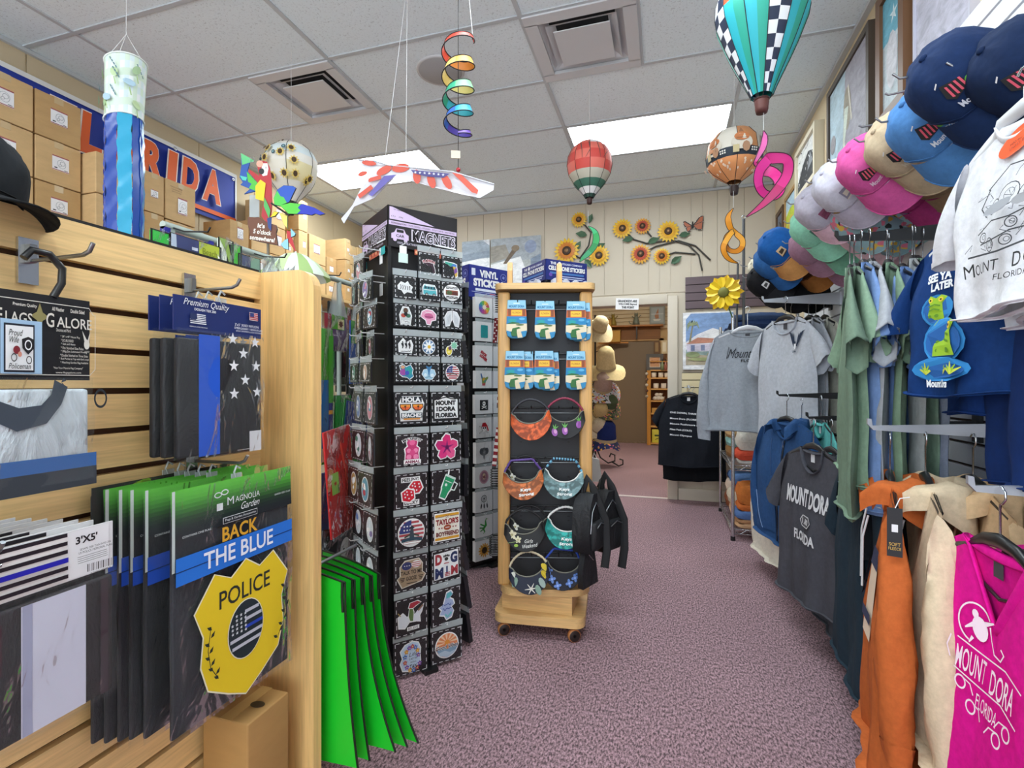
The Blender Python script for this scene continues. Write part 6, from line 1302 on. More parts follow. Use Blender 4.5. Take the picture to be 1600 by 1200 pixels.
cat('yellow-brown metal cat figure on the brown shelf', 958, '#a08a3c'); cat('grey-green cat figure on the brown shelf by the boat picture', 994, '#7f8576')
p0, p1 = onY(1015, 478, Y2-.15), onY(1039, 508, Y2-.15)
t = thing('boat_picture', 'grey carved picture of a sailing boat on the brown shelf', 'picture', MX(((p0.x+p1.x)/2, Y2-.16, SZ)))
w, h = p1.x-p0.x, p0.z-SZ
obj('plaque', MB().box((0, .015, h/2), (w, .03, h), mat('#8f958f', .6)), t); a = Art(); a.rect(0, h/2, w*.8, h*.8, '#9fa8a8').poly([(-.03, h*.3), (-.05, h*.45), (.02, h*.85), (.03, h*.32)], '#a86a34').poly([(-.08, h*.28), (.07, h*.28), (.04, h*.2), (-.06, h*.2)], '#d8d4c8').rect(0, h*.55, w*.8, .012, '#c9cfd0'); a.build('relief', t, -.001)
for k, (u0, u1, v0, v1, lb) in enumerate(((936, 955, 500, 516, 'upper woven basket box left of the far shelf'), (946, 969, 517, 534, 'yellow woven basket box below the left end of the far shelf'))):
    p0, p1 = onY(u0, v0, Y2-.3), onY(u1, v1, Y2-.3); t = thing('basket_box', lb, 'basket', MX(((p0.x+p1.x)/2, Y2-.22, p1.z)))
    obj('box', MB().box((0, 0, (p0.z-p1.z)/2), (p1.x-p0.x, .2, p0.z-p1.z), mat('#c9973f', .6)), t); obj('rim', MB().box((0, 0, p0.z-p1.z), (p1.x-p0.x+.02, .22, .02), mat('#a87a30', .6)), t); obj('shelf_bracket', MB().box((0, .05, -.012), (p1.x-p0.x+.3, .12, .02), mat('#c98a3c', .5)), t)
# mug case
CX0 = onY(1011, 600, Y2-.3).x; t = thing('mug_case', 'orange wooden open bookcase of mugs beside the far door', 'shelf', MX((CX0, Y2-.30, 0)))
HC = EYE+(600-579)/FPX*10.0
PINE = mat('#c98a34', .5, 'wood', axis=2)
obj('side', MB().box((.035, .13, HC/2), (.07, .26, HC), PINE), t); obj('side', MB().box((1.0, .13, HC/2), (.07, .26, HC), PINE), t); obj('back_panel', MB().box((.52, .25, HC/2), (.96, .02, HC), mat('#6f4420', .6)), t)
cz = [EYE+(600-v)/FPX*9.95 for v in (579, 591, 608, 626.5, 646, 666, 692)]
for z in cz: obj('shelf', MB().box((.52, .13, z), (.92, .25, .025), mat('#d8a45c', .5)), t)
obj('crate_top', MB().box((.5, .13, HC+.17), (.9, .24, .02), PINE), t)
def onshelf(u, k): return (onY(u, 600, Y2-.3).x, Y2-.24, cz[k]+.013)
def mug(label, u, k, s=1, handle=True):
    t = thing('mug', label, 'mug', MX(onshelf(u, k))); b = MB().lathe([(.0, .0), (.045*s, .0), (.05*s, .02), (.05*s, .10*s), (.046*s, .10*s), (.044*s, .02)], mat('#e6d9c8', .35), 14); obj('cup', b, t)
    if handle: obj('handle', MB().tube([(.05*s, 0, .08*s), (.085*s, 0, .07*s), (.085*s, 0, .03*s), (.05*s, 0, .02*s)], .008, mat('#3a2a20', .4), 6), t)
mug('left cream bowl cup on the upper shelf of the mug case', 1021.5, 1, .95, False); mug('middle cream bowl cup on the upper shelf of the mug case', 1032.5, 1, .95, False); mug('right cream bowl cup on the upper shelf of the mug case', 1042, 1, .9, False)
mug('left cream mug with dark handle on the second shelf', 1025, 2); mug('right cream mug with dark handle on the second shelf', 1037, 2)
for j, (dx, dz, r) in enumerate(((-.06, 0, .05), (.0, 0, .055), (.06, 0, .05), (-.03, .075, .045), (.035, .08, .04))):
    x, y, z = onshelf(1029, 3); t = thing('seashell', ['left lower', 'middle lower', 'right lower', 'left upper', 'right upper'][j]+' white seashell in the pile on the mug case', 'shell', MX((x+dx, y, z+dz+r*.8)))
    obj('shell', MB().ell((0, 0, 0), (r, r*.8, r*.8), mat('#d9d0c4', .4), 10, 7), t); obj('spire', MB().tube([(r*.6, 0, r*.3), (r*1.2, -.01, r*.7)], [r*.4, .004], mat('#b5a48f', .4), 8), t)
for u, k, w, h, c, lb, c2 in ((1026, 4, .18, .10, '#c99a4c', 'low wooden box on the fourth shelf of the mug case', '#a87a34'), (1034, 5, .08, .16, '#9aa8a8', 'grey glass jar on the fifth shelf of the mug case', '#c9cfcf'), (1027, 6, .20, .26, '#d9cf4a', 'yellow picture book at the bottom of the mug case', '#3a4a2a')):
    t = thing('box' if 'box' in lb else ('jar' if 'jar' in lb else 'picture_book'), lb, lb.split()[2] if 'jar' not in lb else 'jar', MX(onshelf(u, k))); obj('body', MB().rbox((0, 0, h/2), (w, .05, h), mat(c, .5), .006), t); a = Art(); a.rect(0, h*.55, w*.5, h*.12, c2).line([(-w*.2, h*.25), (w*.25, h*.4)], .012, c2); a.build('print', t, -.0265)
p = onY(1023, 579, Y2-.3); t = thing('photo_frame', 'grey framed peach picture on top of the mug case', 'picture frame', MX((p.x, Y2-.26, HC)))
b = MB(); W = .32
for c, dd in (((0, 0, .03), (W, .03, .06)), ((0, 0, W-.03), (W, .03, .06)), ((-W/2+.03, 0, W/2), (.06, .03, W-.12)), ((W/2-.03, 0, W/2), (.06, .03, W-.12))): b.box(c, dd, mat('#55524f', .4))
obj('frame', b, t); a = Art(); a.rect(0, W/2, W-.1, W-.1, '#e6ddd0').rect(0, W/2, W-.14, W-.14, '#cf9a70').scrib(0, W/2, .12, '#b07a54', .03, 8, 1, .05); a.build('picture', t, .008)
for u, c, lb in ((1035, '#7f8f6a', 'green glass bottle beside the grey photo frame'), (1040, '#a86a5a', 'reddish bottle at the right end of the mug case top')):
    t = thing('bottle', lb, 'bottle', MX((onY(u, 579, Y2-.3).x, Y2-.28, HC))); obj('glass', MB().lathe([(.0, 0), (.035, .0), (.035, .10), (.014, .15), (.014, .19), (.0, .19)], mat(c, .2), 12), t); obj('cap', MB().lathe([(.016, .185), (.016, .21), (.0, .21)], INK, 10), t)
for u, c, lb in ((1026, '#6b4a2a', 'dark wooden lantern block above the mug case'), (1038, '#d9c8a0', 'cream framed block above the mug case')):
    t = thing('block_frame', lb, 'decoration', MX((onY(u, 579, Y2-.3).x, Y2-.12, 1.62 if 0 else HC))); obj('block', MB().box((0, 0, .46), (.11, .06, .26), mat(c, .6)), t); obj('stand', MB().box((0, .0, .165), (.05, .05, .33), mat('#6b4420', .6)), t); a = Art(); a.rect(0, .46, .06, .18, '#9a7a4a' if c[1] == '6' else '#efe6cf'); a.build('inlay', t, -.031)
t = thing('charm_string', 'string of small pale ornaments hanging on the mug case side', 'ornament', MX((CX0-.006, Y2-.30, 0)))
for k in range(5): obj('charm', MB().ell((0, 0, .95+.11*k), (.03, .02, .03), mat(['#b9aa94', '#5a3a30', '#c9c0b0', '#7a5a48', '#d0c8bc'][k], .5), 8, 6), t)
obj('cord', MB().tube([(0, 0, .93), (0, 0, 1.45)], .004, INK, 4), t)
# hat stand
d = 7.4; hp = at(930, 731, d); hp.z = 0
t = thing('hat_stand', 'black wrought iron hat stand with curled feet beyond the doorway', 'hat stand', MX(hp))
obj('pole', MB().tube([(0, 0, 0), (0, 0, 2.2)], .014, BLKM, 8), t)
for an in (R(-15), R(105), R(225)):
    P = [(0, 0, .30), (.08, 0, .12), (.2, 0, .05), (.30, 0, .09), (.30, 0, .17), (.24, 0, .19), (.22, 0, .14)]; Q = [(.26, 0, .07), (.36, 0, .02), (.42, 0, .05), (.42, 0, .11), (.37, 0, .12)]
    b = MB().tube(P, .011, BLKM, 6).tube(Q, .011, BLKM, 6); obj('curled_foot', b, t, M=Matrix.Rotation(an, 4, 'Z'))
for k in range(7): obj('hat_arm', MB().tube([(0, 0, .85+.2*k), (.10, -.05, .9+.2*k), (.12, -.06, .94+.2*k)], .006, BLKM, 6), t)
def hat(label, u, v, s, c, cb, crown, tilt=(0, 0), kind='fabric', rr=1.0):
    t = thing('sun_hat', label, 'hat', MX(at(u, v, d-.12), rz=YAW+tilt[1]) @ Matrix.Rotation(tilt[0], 4, 'X') @ Matrix.Scale(s, 4), 'sun hats on the iron stand')
    prof = [(.0, .14*crown), (.05, .135*crown), (.075, .11*crown), (.09, .0)]
    obj('crown', MB().lathe(prof, mat(c, .8, 'fabric'), 18), t); obj('brim', MB().grid(lambda uu, vv: ((.088+.10*rr*vv)*math.cos(2*PI*uu), (.088+.10*rr*vv)*math.sin(2*PI*uu), -.05*vv**1.5+.02*math.sin(6*PI*uu)*vv), 24, 4, mat(cb, .8, kind), closed=True), t); obj('hat_band', MB().lathe([(.092, .0), (.0915, .025)], mat('#b8a88a', .7), 18), t)
hat('cream cotton bonnet at the top of the iron hat stand', 935, 512, 1.35, '#dccfae', '#dccfae', 1.0, (.9, .3)); hat('pale straw hat with tall pinched crown on the iron stand', 947, 575, 1.55, '#e0cfa2', '#e0cfa2', 1.5, (.5, -.2), rr=.9)
hat('mauve crowned hat with blue and white flowered brim', 941, 606, 1.5, '#b09a94', '#c8cfe0', 1.2, (.7, .1), 'floral'); hat('green patterned floppy hat on the iron stand', 950, 632, 1.3, '#4f5f4a', '#55634f', .9, (.9, .4), 'floral')
hat('beige cap-shaped hat on the iron stand', 938, 645, 1.25, '#cbb88a', '#d6c79c', 1.2, (1.0, -.1), rr=.6); hat('white bucket hat low on the iron stand', 934, 668, 1.2, '#d0c6b0', '#d8cfba', 1.0, (.9, .2), rr=.5)
hat('navy flower print bucket hat at the bottom of the iron stand', 946, 688, 1.75, '#1d2c66', '#1d2c66', 1.2, (.2, .1), 'floral', .35)
t = thing('paper_bag', 'small white bag hanging behind the wooden rack edge', 'bag', MX(at(928, 722, 3.2), rz=YAW)); obj('bag_body', MB().prism([(-.03, -.12), (.05, -.12), (.03, .02), (-.02, .03)], -.02, .02, mat('#b9b4b0', .6)), t); obj('bag_handle', MB().tube([(-.01, 0, .02), (.0, 0, .06), (.02, 0, .02)], .002, STR, 5), t)

# ------------------------------------------------------------------ framed pictures high on the right wall
def rpic(label, y0, y1, z0, z1, artf, frc, fw=.03, dp=.04, name='wall_picture'):
    t = thing(name, label, 'picture', frame((-1, 0, 0), (0, 0, 1), (XR, (y0+y1)/2, (z0+z1)/2))); w, h = y1-y0, z1-z0; b = MB(); m = mat(frc, .5)
    for c, dd in (((0, -dp/2, h/2-fw/2), (w, dp, fw)), ((0, -dp/2, -h/2+fw/2), (w, dp, fw)), ((-w/2+fw/2, -dp/2, 0), (fw, dp, h-2*fw)), ((w/2-fw/2, -dp/2, 0), (fw, dp, h-2*fw))): b.box(c, dd, m)
    obj('frame', b, t); a = Art(.6, 'paint'); artf(a, w-2*fw, h-2*fw); a.build('picture', t, -dp*.7); obj('mount_board', MB().box((0, -dp*.3, 0), (w-2*fw, dp*.6, h-2*fw), mat('#d8d4ca', .6)), t)
def mount(a, w, h):
    a.rect(0, 0, w, h, '#d9d9d6').poly([(-w*.5, -h*.2), (-w*.2, h*.1), (w*.1, h*.25), (w*.5, h*.05), (w*.5, -h*.5), (-w*.5, -h*.5)], '#3a3c40').poly([(w*.05, -h*.2), (w*.2, h*.2), (w*.35, -h*.1)], '#8f9296')
    q = random.Random(8)
    for k in range(30): x, z = q.uniform(-.46, .46)*w, q.uniform(-.46, .46)*h; a.line([(x, z), (x+q.uniform(-.04, .04), z+q.uniform(-.03, .03))], .008, q.choice(['#222', '#eee', '#777']))
def heron(a, w, h): a.rect(0, 0, w, h, '#9a97a2').poly([(-w*.5, -h*.5), (-w*.5, h*.5), (-w*.05, h*.5), (-w*.15, -h*.5)], '#a9c0cc').ell(0, h*.08, w*.10, h*.22, '#8d8470').line([(-w*.02, h*.1), (-w*.08, -h*.2), (-w*.1, -h*.5)], [.07, .04, .02], '#c9d3c4').line([(w*.03, h*.3), (w*.12, -h*.1)], .02, '#cfcabc').ell(-w*.4, -h*.1, w*.08, h*.1, '#8f8c90')
def starf(a, w, h): a.rect(0, 0, w, h, '#b9c6cc').rect(0, h*.3, w, h*.4, '#5fa4b8').star(w*.1, h*.28, w*.22, '#cfe0e2', 5, .35).ell(0, -h*.1, w*.3, h*.25, '#c9c9cf', 14)
def palec(a, w, h): a.rect(0, 0, w, h, '#b4b2c0').rect(0, h*.2, w, h*.3, '#c4c2cc')
def dark(a, w, h): a.rect(0, 0, w, h, '#6f7480').rect(0, -h*.2, w, h*.5, '#8f98a0').poly([(-w*.3, h*.3), (w*.2, h*.1), (w*.4, -h*.3)], '#3a3f48')
def yel(a, w, h): a.rect(0, 0, w, h, '#c9d6d0').poly([(-w*.5, -h*.5), (-w*.5, h*.1), (w*.3, h*.3), (w*.5, -h*.5)], '#b8c43a').ell(0, -h*.2, w*.3, h*.2, '#c9a84a').rect(0, h*.35, w, h*.3, '#a8c4d4')
rpic('black and white mountain print in a cream frame', 3.90, 4.45, 2.61, 2.99, mount, '#d9d0b8', .035, .06); rpic('large grey heron painting in a dark frame', 3.0, 3.70, 2.42, 3.05, heron, '#4a3f36', .035); rpic('narrow blue starfish picture in a brown frame', 2.58, 2.88, 2.42, 3.05, starf, '#6b4a30', .05, .05)
rpic('pale lilac canvas beside the starfish picture', 2.12, 2.54, 2.42, 3.08, palec, '#b9b7c4', .01, .03); rpic('small dark framed picture in the far right corner', 4.98, 5.28, 2.46, 2.78, dark, '#5a4028', .04); rpic('yellow and pale blue picture with wooden side near the far corner', 4.52, 4.92, 2.40, 2.80, yel, '#a8804c', .03)
# ------------------------------------------------------------------ right wall: white slatwall, garments, caps
XS = .98
SLW = mat('#d9dade', .45); SLG = mat('#4a2f20', .7)
obj('slat_backing', MB().box((XS+.035, 1.9, 1.22), (.03, 4.6, 2.44), SLG), wr)
for k in range(32):
    obj('slat', MB().box((XS+.010, 1.9, .038+.0762*k), (.02, 4.6, .0662), SLW), wr)
def faceout(label, X0, Y, z, col, th=.009, hh=.028, Xw=XS):
    t = thing('display_arm', label, 'display arm', (X0, Y, z)); L = Xw-X0
    b = MB().prism([(0, .004), (.014, -hh*.35), (L, -hh), (L, hh*.5), (.012, 0), (.010, .018), (0, .020)], -th/2, th/2, col); obj('arm', b, t)
    obj('wall_bracket', MB().box((L-.006, 0, -.01), (.010, .045, .09), col), t)
    return t
SILV = mat('#b9bcc2', .35, metal=.7); WOODH = mat('#2a2a2c', .5)
def garment(label, M, col, L=.70, W=.27, SW=.22, nw=.085, nd=.085, drop=.045, T=.035, sl='short', fold=.010, seed=0, art=None, v=False, hood=False, zipn=False, pocket=False, hanger='black', hook=.13, group=None, name='t_shirt', cat='t-shirt', inner=None, cuff=None, ribbed=False, label_tag=True, sll=.60, ang=1.0, sub=None, hl=None, kind='fabric'):
    t = thing(name, label, cat, M, group); q = random.Random(seed); cm = mat(col, .9, kind); im = mat(inner, .9, kind) if inner else cm
    f1, f2, f3 = q.uniform(0, 6), q.uniform(0, 6), q.uniform(4.5, 7.5); w2 = q.uniform(-.02, .02)
    def half(tt): s = min(1, tt/.33); return SW*.93+(W-SW*.93)*(s*s*(3-2*s))
    def zt(p, front):
        x = abs(p)*SW*.93
        if x <= nw: d = (nd if front else .018); return -d*((1-x/nw) if (v and front) else math.sqrt(max(0, 1-(x/nw)**2)))
        return -drop*((x-nw)/(SW*.93-nw))**1.15
    def pt(p, tt, front):
        z0 = zt(p, front); z = z0+tt*(-L-.008*math.sin(3*p+f1)-z0); x = p*half(tt)+w2*tt*tt
        tf = .06+.94*min(1, tt*2.2); y = T*math.sqrt(max(0, 1-p*p))*tf
        fo = fold*tt**.6*(math.sin(f3*p+f1+1.2*tt)+.6*math.sin(2.1*f3*p+f2))+.004*math.sin(13*tt+5*p+f2)*tt
        return (x, (-y if front else y*.7)+fo, z)
    nx, nz = 32, 20
    b = MB()
    b.grid(lambda u, vv: pt(2*u-1, 1-vv, True), nx, nz, cm); b.grid(lambda u, vv: pt(1-2*u, 1-vv, False), nx, nz, im)
    obj('body', b, t)
    obj('hem', MB().tube([pt(2*i/24-1, .985, True) for i in range(25)]+[pt(1-2*i/24, .985, False) for i in range(25)], [(.0022, .012 if not ribbed else .03)]*50, cm, 6, closed=True), t)
    for m in (-1, 1):
        sp = pt(m*.999, .0, True); ap = pt(m*.97, .30, True)
        if sl == 'short': oh = (sp[0]+m*.135*ang, 0, sp[2]-.20+q.uniform(-.02, .02)); ih = (ap[0]+m*.03*ang, 0, ap[2]-.085)
        else: oh = (sp[0]+m*.115*ang, -.01, sp[2]-sll); ih = (oh[0]-m*.085, -.01, oh[2]-.012)
        bend = .02 if sl == 'short' else .045; sw = q.uniform(-.02, .03); n2 = 12
        def sf(u, vv, m=m, sp=sp, ap=ap, oh=oh, ih=ih, bend=bend, sw=sw):
            a = 2*PI*u; e = math.sin(PI*vv)*bend
            o = [sp[k]*(1-vv)+oh[k]*vv for k in range(3)]; i = [ap[k]*(1-vv)+ih[k]*vv for k in range(3)]
            o[0] += m*e; c = [(o[k]+i[k])/2 for k in range(3)]; h = [(o[k]-i[k])/2 for k in range(3)]
            ca, sa = math.cos(a), math.sin(a); th = T*(.35+.75*vv) if sl == 'short' else T*(.5+.3*math.sin(PI*vv))
            wr_ = .004*math.sin(17*vv+3*a+f2) if sl != 'short' else .004*math.sin(5*a+f1)*vv
            return (c[0]+h[0]*ca+m*wr_, c[1]+th*sa+sw*vv*vv+wr_, c[2]+h[2]*ca)
        obj('sleeve', MB().grid(sf, 14, 14, cm, closed=True), t)
        hemv = .93 if sl == 'short' else .90
        obj('cuff', MB().grid(lambda u, vv: (lambda p, c: tuple(c[k]+(p[k]-c[k])*1.05 for k in range(3)))(sf(u, hemv+(1-hemv)*vv), tuple((sf(0, hemv+(1-hemv)*vv)[k]+sf(.5, hemv+(1-hemv)*vv)[k])/2 for k in range(3))), 14, 2, mat(cuff or col, .9, kind), closed=True), t)
    pn = nw/(SW*.93); ring = [pt(pn*(2*i/16-1), 0, True) for i in range(17)]+[pt(pn*(1-2*i/10), 0, False) for i in range(1, 10)]
    obj('collar', MB().tube([(p[0], p[1]-.001, p[2]-.002) for p in ring], [(.004, .011)]*len(ring), mat(cuff or col, .9, kind), 8, closed=True), t)
    if label_tag and not hood: obj('label_tag', MB().box((.0, T*.7*.12-.004, -.045), (.028, .001, .035), mat('#d8dade' if col[1] < 'a' else '#3a3a40', .6)), t)
    if hood:
        b = MB()
        def hf(u, vv):
            a = R(-42+264*u); bk = max(0, math.sin(a)); ft = max(0, -math.sin(a)); k = vv*3; i = min(2, int(k)); f = k-i
            P = [(.060, -.03), (.080, .030), (.108+.015*bk, .022), (.112+.035*bk, -.03-.11*bk)]
            r = P[i][0]*(1-f)+P[i+1][0]*f; z = P[i][1]*(1-f)+P[i+1][1]*f; w = 1+.05*math.sin(7*a+4*vv+seed)
            return (r*math.cos(a)*w, .82*r*math.sin(a)*w-.012*ft, z-.085*ft*ft-.02+.006*math.sin(5*a+seed))
        obj('hood', b.grid(hf, 26, 9, cm), t)
        for m in (-1, 1): obj('drawstring', MB().tube([(.05*m, -.05, -.10), (.045*m, -T-.012, -.16), (.042*m, -T-.014, -.30)], .0028, mat('#c9c9cc' if hood == 'light' else col, .8), 5), t)
    def surf(x, z, o=0):
        tt = .3; p = 0
        for _ in range(4):
            p = max(-.99, min(.99, (x-w2*tt*tt)/half(tt))); z0 = zt(p, True); tt = max(0, min(1, (z-z0)/(-L-z0)))
        y = pt(p, tt, True)[1]; return (x, y-.006-o, z)
    if zipn:
        obj('zipper', MB().tube([surf(0, -nd-.01-(L-nd-.02)*i/20, .001) for i in range(21)], .004, mat('#15181f', .4), 5), t); obj('zipper_pull', MB().box(surf(0, -nd-.03, .006), (.009, .004, .03), CHROME), t)
    if pocket:
        for m in (-1, 1):
            obj('pocket', MB().grid(lambda u, vv, m=m: (lambda x, z: (lambda s: (s[0], s[1]-.004, s[2]))(surf(x, z)))(m*(.02+(W*.72-.10*(1-vv)*.8)*u), -L*.93+L*.30*vv), 8, 5, cm), t)
            obj('pocket_seam', MB().tube([surf(m*(.02+W*.72-.08*(1-i/6)), -L*.93+L*.30*i/6, .006) for i in range(7)], .002, mat('#7f9cc4' if col < '#4' else '#d8cfc0', .8), 4), t)
    if art:
        a = Art(.75, eps=.0005); art(a); a.build('chest_print', t, warp=surf)
    if hanger:
        hm = {'black': BLKM, 'white': mat('#c9cacd', .5), 'wood': mat('#7a4326', .5), 'pale': mat('#d6d6da', .5)}[hanger]
        h = thing('clothes_hanger', (hl or f'{hanger} hanger of the '+label)[:110], 'hanger', M, 'clothes hangers on the right side')
        w = SW*.80; P = [(-w, .002, -drop*.75-.012), (-w*.55, .002, -.020), (-.05, .002, .004), (0, .002, .012), (.05, .002, .004), (w*.55, .002, -.020), (w, .002, -drop*.75-.012)]
        obj('shoulder_bar', MB().tube(P, [(.007, .006), (.009, .008), (.013, .009), (.016, .009), (.013, .009), (.009, .008), (.007, .006)], hm, 8), h)
        obj('cross_bar', MB().tube([(-w*.96, .002, -drop*.75-.02), (0, .002, -drop-.055), (w*.96, .002, -drop*.75-.02)], .004, hm, 6), h)
        obj('hook', MB().tube([(0, .002, .012), (0, .002, hook-.045)]+[(.017*math.sin(x)-0, .002, hook-.026-.018*math.cos(x)) for x in (.4, 1.2, 2.0, 2.8, 3.6, 4.3)], .0022, CHROME, 6), h)
    return t
def FA(al): al = R(al); return (-math.sin(al), -math.cos(al), 0)     # 90 = facing the aisle, 0 = facing the camera
def GM(X, Y, z, al): return frame(FA(al), (0, 0, 1), (X, Y, z))

# --- white tee, gator tee and the navy ones under them
def octo(a):
    K = '#3a3d42'; a.sc = (.80, .028, 0)
    a.ell(-.03, -.06, .055, .028, '#ee5a24', 24, .25)
    for k, s in enumerate(('THIS ITEM', 'HAS BLACK', "LIGHT INK")): a.text(s, -.03+.003*k, -.048-.011*k, .007, '#7a2a10', .05, rot=.2)
    a.line([(-.09, -.15), (-.03, -.115), (.06, -.13), (.09, -.16)], .003, K).line([(-.085, -.15), (-.10, -.19), (-.08, -.215)], .003, K).line([(-.10, -.25), (-.05, -.23), (.0, -.235), (.05, -.225), (.1, -.24)], .003, K).line([(-.09, -.275), (.0, -.265), (.1, -.27)], .003, K)
    for x, z, r in ((-.05, -.2, .018), (-.01, -.185, .026), (.035, -.195, .02), (-.075, -.262, .012), (-.045, -.285, .016), (.01, -.25, .012), (.05, -.25, .014), (.0, -.285, .012)): a.ring(x, z, r, .0022, K, 16).ring(x+.003, z, r*.5, .0018, '#777a80', 10)
    q = random.Random(3)
    for k in range(22): x, z = q.uniform(-.09, .09), q.uniform(-.30, -.14); a.line([(x, z), (x+q.uniform(-.02, .02), z+q.uniform(-.015, .015)), (x+q.uniform(-.03, .03), z+q.uniform(-.02, .02))], .0018, '#62656b')
    a.ell(0, -.215, .03, .012, '#9a9da3', 10, .3).ell(.05, -.215, .02, .01, '#a8abb0', 10).line([(-.09, -.305), (.0, -.31), (.09, -.30)], .004, K)
    a.sc = (.86, .042, .0, .80); a.text('M', -.10, -.336, .030, '#1d1e21', .028).text('OUNT', -.047, -.338, .024, '#1d1e21', .07).text('D', .025, -.336, .030, '#1d1e21', .022).text('ORA', .070, -.338, .024, '#1d1e21', .052).text('FLORIDA', .02, -.366, .013, '#1d1e21', .07)
garment('white tee with ink drawing reading Mount Dora and orange sticker', GM(.60, 1.107, 1.666, 82), '#dedfe4', L=.345, W=.165, SW=.14, nw=.055, nd=.042, drop=.035, T=.03, art=octo, seed=5, fold=.006, hook=.09, hanger='white', ang=.9)
garment('white tee tucked directly behind the ink drawing one', GM(.655, 1.085, 1.65, 92), '#cfd0d8', L=.345, W=.17, SW=.14, nw=.055, nd=.042, drop=.035, T=.02, seed=6, hook=.1, hanger='white')
def gators(a):
    G, G2, H = '#9ac42a', '#5f8f1f', '#2a86c9'; a.sc = (.84, -.022, -.014)
    a.text('SEE YA', -.06, -.115, .026, '#e8ecf0', .075, bold=.05, rot=.1).text('LATER', -.045, -.142, .024, '#e8ecf0', .065, bold=.05, rot=.1)
    for x, z, s in ((-.055, -.205, .036), (.06, -.15, .034), (.0, -.295, .052)):
        a.ell(x, z-s*.2, s*1.5, s*1.25, H, 16).ell(x, z-s*.2, s*1.3, s*1.05, '#1b5fa8', 16); a.poly(xf([(-.8, -1), (.9, -1), (.7, -.4), (.55, .3), (.9, .8), (.4, 1), (0, .75), (-.5, 1), (-.75, .7), (-.45, .2), (-.75, -.5)], x, z, s), G)
        for m in (-.45, .45): a.ell(x+m*s, z+.62*s, s*.2, c='#e8d23a', n=10).ell(x+m*s, z+.62*s, s*.08, c='#1a1a1a', n=6)
        a.line(xf([(-.5, .1), (0, .25), (.5, .1)], x, z, s), s*.12, G2).line(xf([(-.5, -.25), (0, -.1), (.5, -.25)], x, z, s), s*.12, G2).ell(x-.35*s, z-.7*s, s*.2, s*.14, G2, 8).ell(x+.35*s, z-.7*s, s*.2, s*.14, G2, 8)
    a.ell(-.01, -.385, .105, .035, H, 16).ell(-.01, -.388, .09, .022, '#1b5fa8', 16)
    for x in (-.06, .0, .05):
        for k in range(5): a.line([(x, -.395), (x-.03+.015*k, -.365-.008*abs(k-2))], [.012, .002], G if k % 2 else '#c9d24a')
    a.text('Mount Dora', .0, -.425, .022, '#e8ecf0', .10, bold=.04)
garment('navy tee with green alligator heads below the white tee', GM(.68, 1.42, 1.562, 76), '#17386f', L=.40, W=.205, SW=.165, nw=.062, nd=.06, drop=.045, T=.035, art=gators, seed=11, fold=.007, hook=.10, hanger='white')
for k, (X, Y, z, c) in enumerate(((.70, 1.20, 1.44, '#122a5c'), (.745, 1.18, 1.43, '#0f1f45'), (.715, 1.41, 1.54, '#16346f'))):
    garment(['dark navy tee hanging below the white ink drawing tee', 'darkest navy tee against the wall below the white tee', 'navy tee behind the alligator head tee'][k], GM(X, Y, z, 90), c, L=.47-.02*k, W=.23, SW=.18, seed=20+k, T=.02, hook=.12)
faceout('white metal arm carrying the white tees', .61, 1.10, 1.755, SILV); faceout('white metal arm carrying the navy alligator tee', .69, 1.40, 1.662, SILV); faceout('black metal arm carrying the dark navy tees', .66, 1.19, 1.56, BLKM)

# --- black arm with sage, blue and grey tees
faceout('long black arm of sage, blue and grey tees', .56, 2.0, 1.70, BLKM, hh=.045)
SAGE, BLU, GRY = '#6f8471', '#6d88b6', '#a3a6ac'
ac = [SAGE, '#7d967f', BLU, GRY, '#9094a0', '#7a937c', SAGE, '#7f9ccc', '#7594c8', '#a6a9aa', '#86a08a', '#8a93a8']
an = ['sage green tee at the tip of the long black arm', 'sage green tee second from the tip of the black arm', 'blue tee third from the tip of the black arm', 'light grey tee fourth from the tip of the black arm', 'lilac grey tee fifth from the tip of the black arm', 'sage green tee sixth from the tip of the black arm', 'sage green tee seventh from the tip of the black arm',
      'light blue tee eighth from the tip of the black arm', 'light blue tee ninth from the tip of the black arm', 'pale grey tee tenth from the tip of the black arm', 'sage green tee eleventh from the tip of the black arm', 'slate blue tee nearest the wall on the black arm']
for k in range(12):
    garment(an[k], GM(.60+.0185*k+(.01 if k > 3 else 0), 2.0+rnd.uniform(-.03, .03), 1.585+rnd.uniform(-.015, .01), 103+rnd.uniform(-6, 5)), ac[k], L=.76+rnd.uniform(-.07, .04), W=.27, SW=.225, T=.026, seed=30+k, fold=.008, hook=.135, group='tees on the long black arm', hl=f'black hanger with the {an[k]}', ang=1.05)

# --- far black and silver arms: grey garments
faceout('silver metal arm with the grey bird print tee', .555, 3.36, 1.70, SILV, hh=.05); faceout('black arm of pale grey tees beyond the sage ones', .62, 3.56, 1.70, BLKM, hh=.04)
def birdp(a):
    N = '#1c2c44'
    for m in (-1, 1):
        for k in range(4): a.line([(.105+.012*m, -.17), (.105+m*(.022+.010*k), -.115+.008*k), (.105+m*(.026+.012*k), -.095+.004*k)], [.012, .007, .002], N)
    a.ell(.105, -.165, .010, .022, '#e4e6ea').ell(.105, -.150, .008, c=N).text('DORA', .105, -.20, .012, N, .03, bold=.06)
garment('light grey tee with small navy bird logo facing the aisle', GM(.675, 3.32, 1.575, 62), '#b6bac2', L=.74, W=.23, SW=.20, nw=.10, nd=.09, art=birdp, seed=51, hanger='black', hook=.14, ang=1.05)
def cursive(a):
    N = '#1a1c22'
    a.text('Mount Dora', .02, -.165, .062, N, .27, sh=.35).line([(-.13, -.20), (-.115, -.12), (-.10, -.18), (-.07, -.125), (-.06, -.18), (-.04, -.17)], .004, N); a.text('FLORIDA', .03, -.215, .018, N, .14, bold=.02)
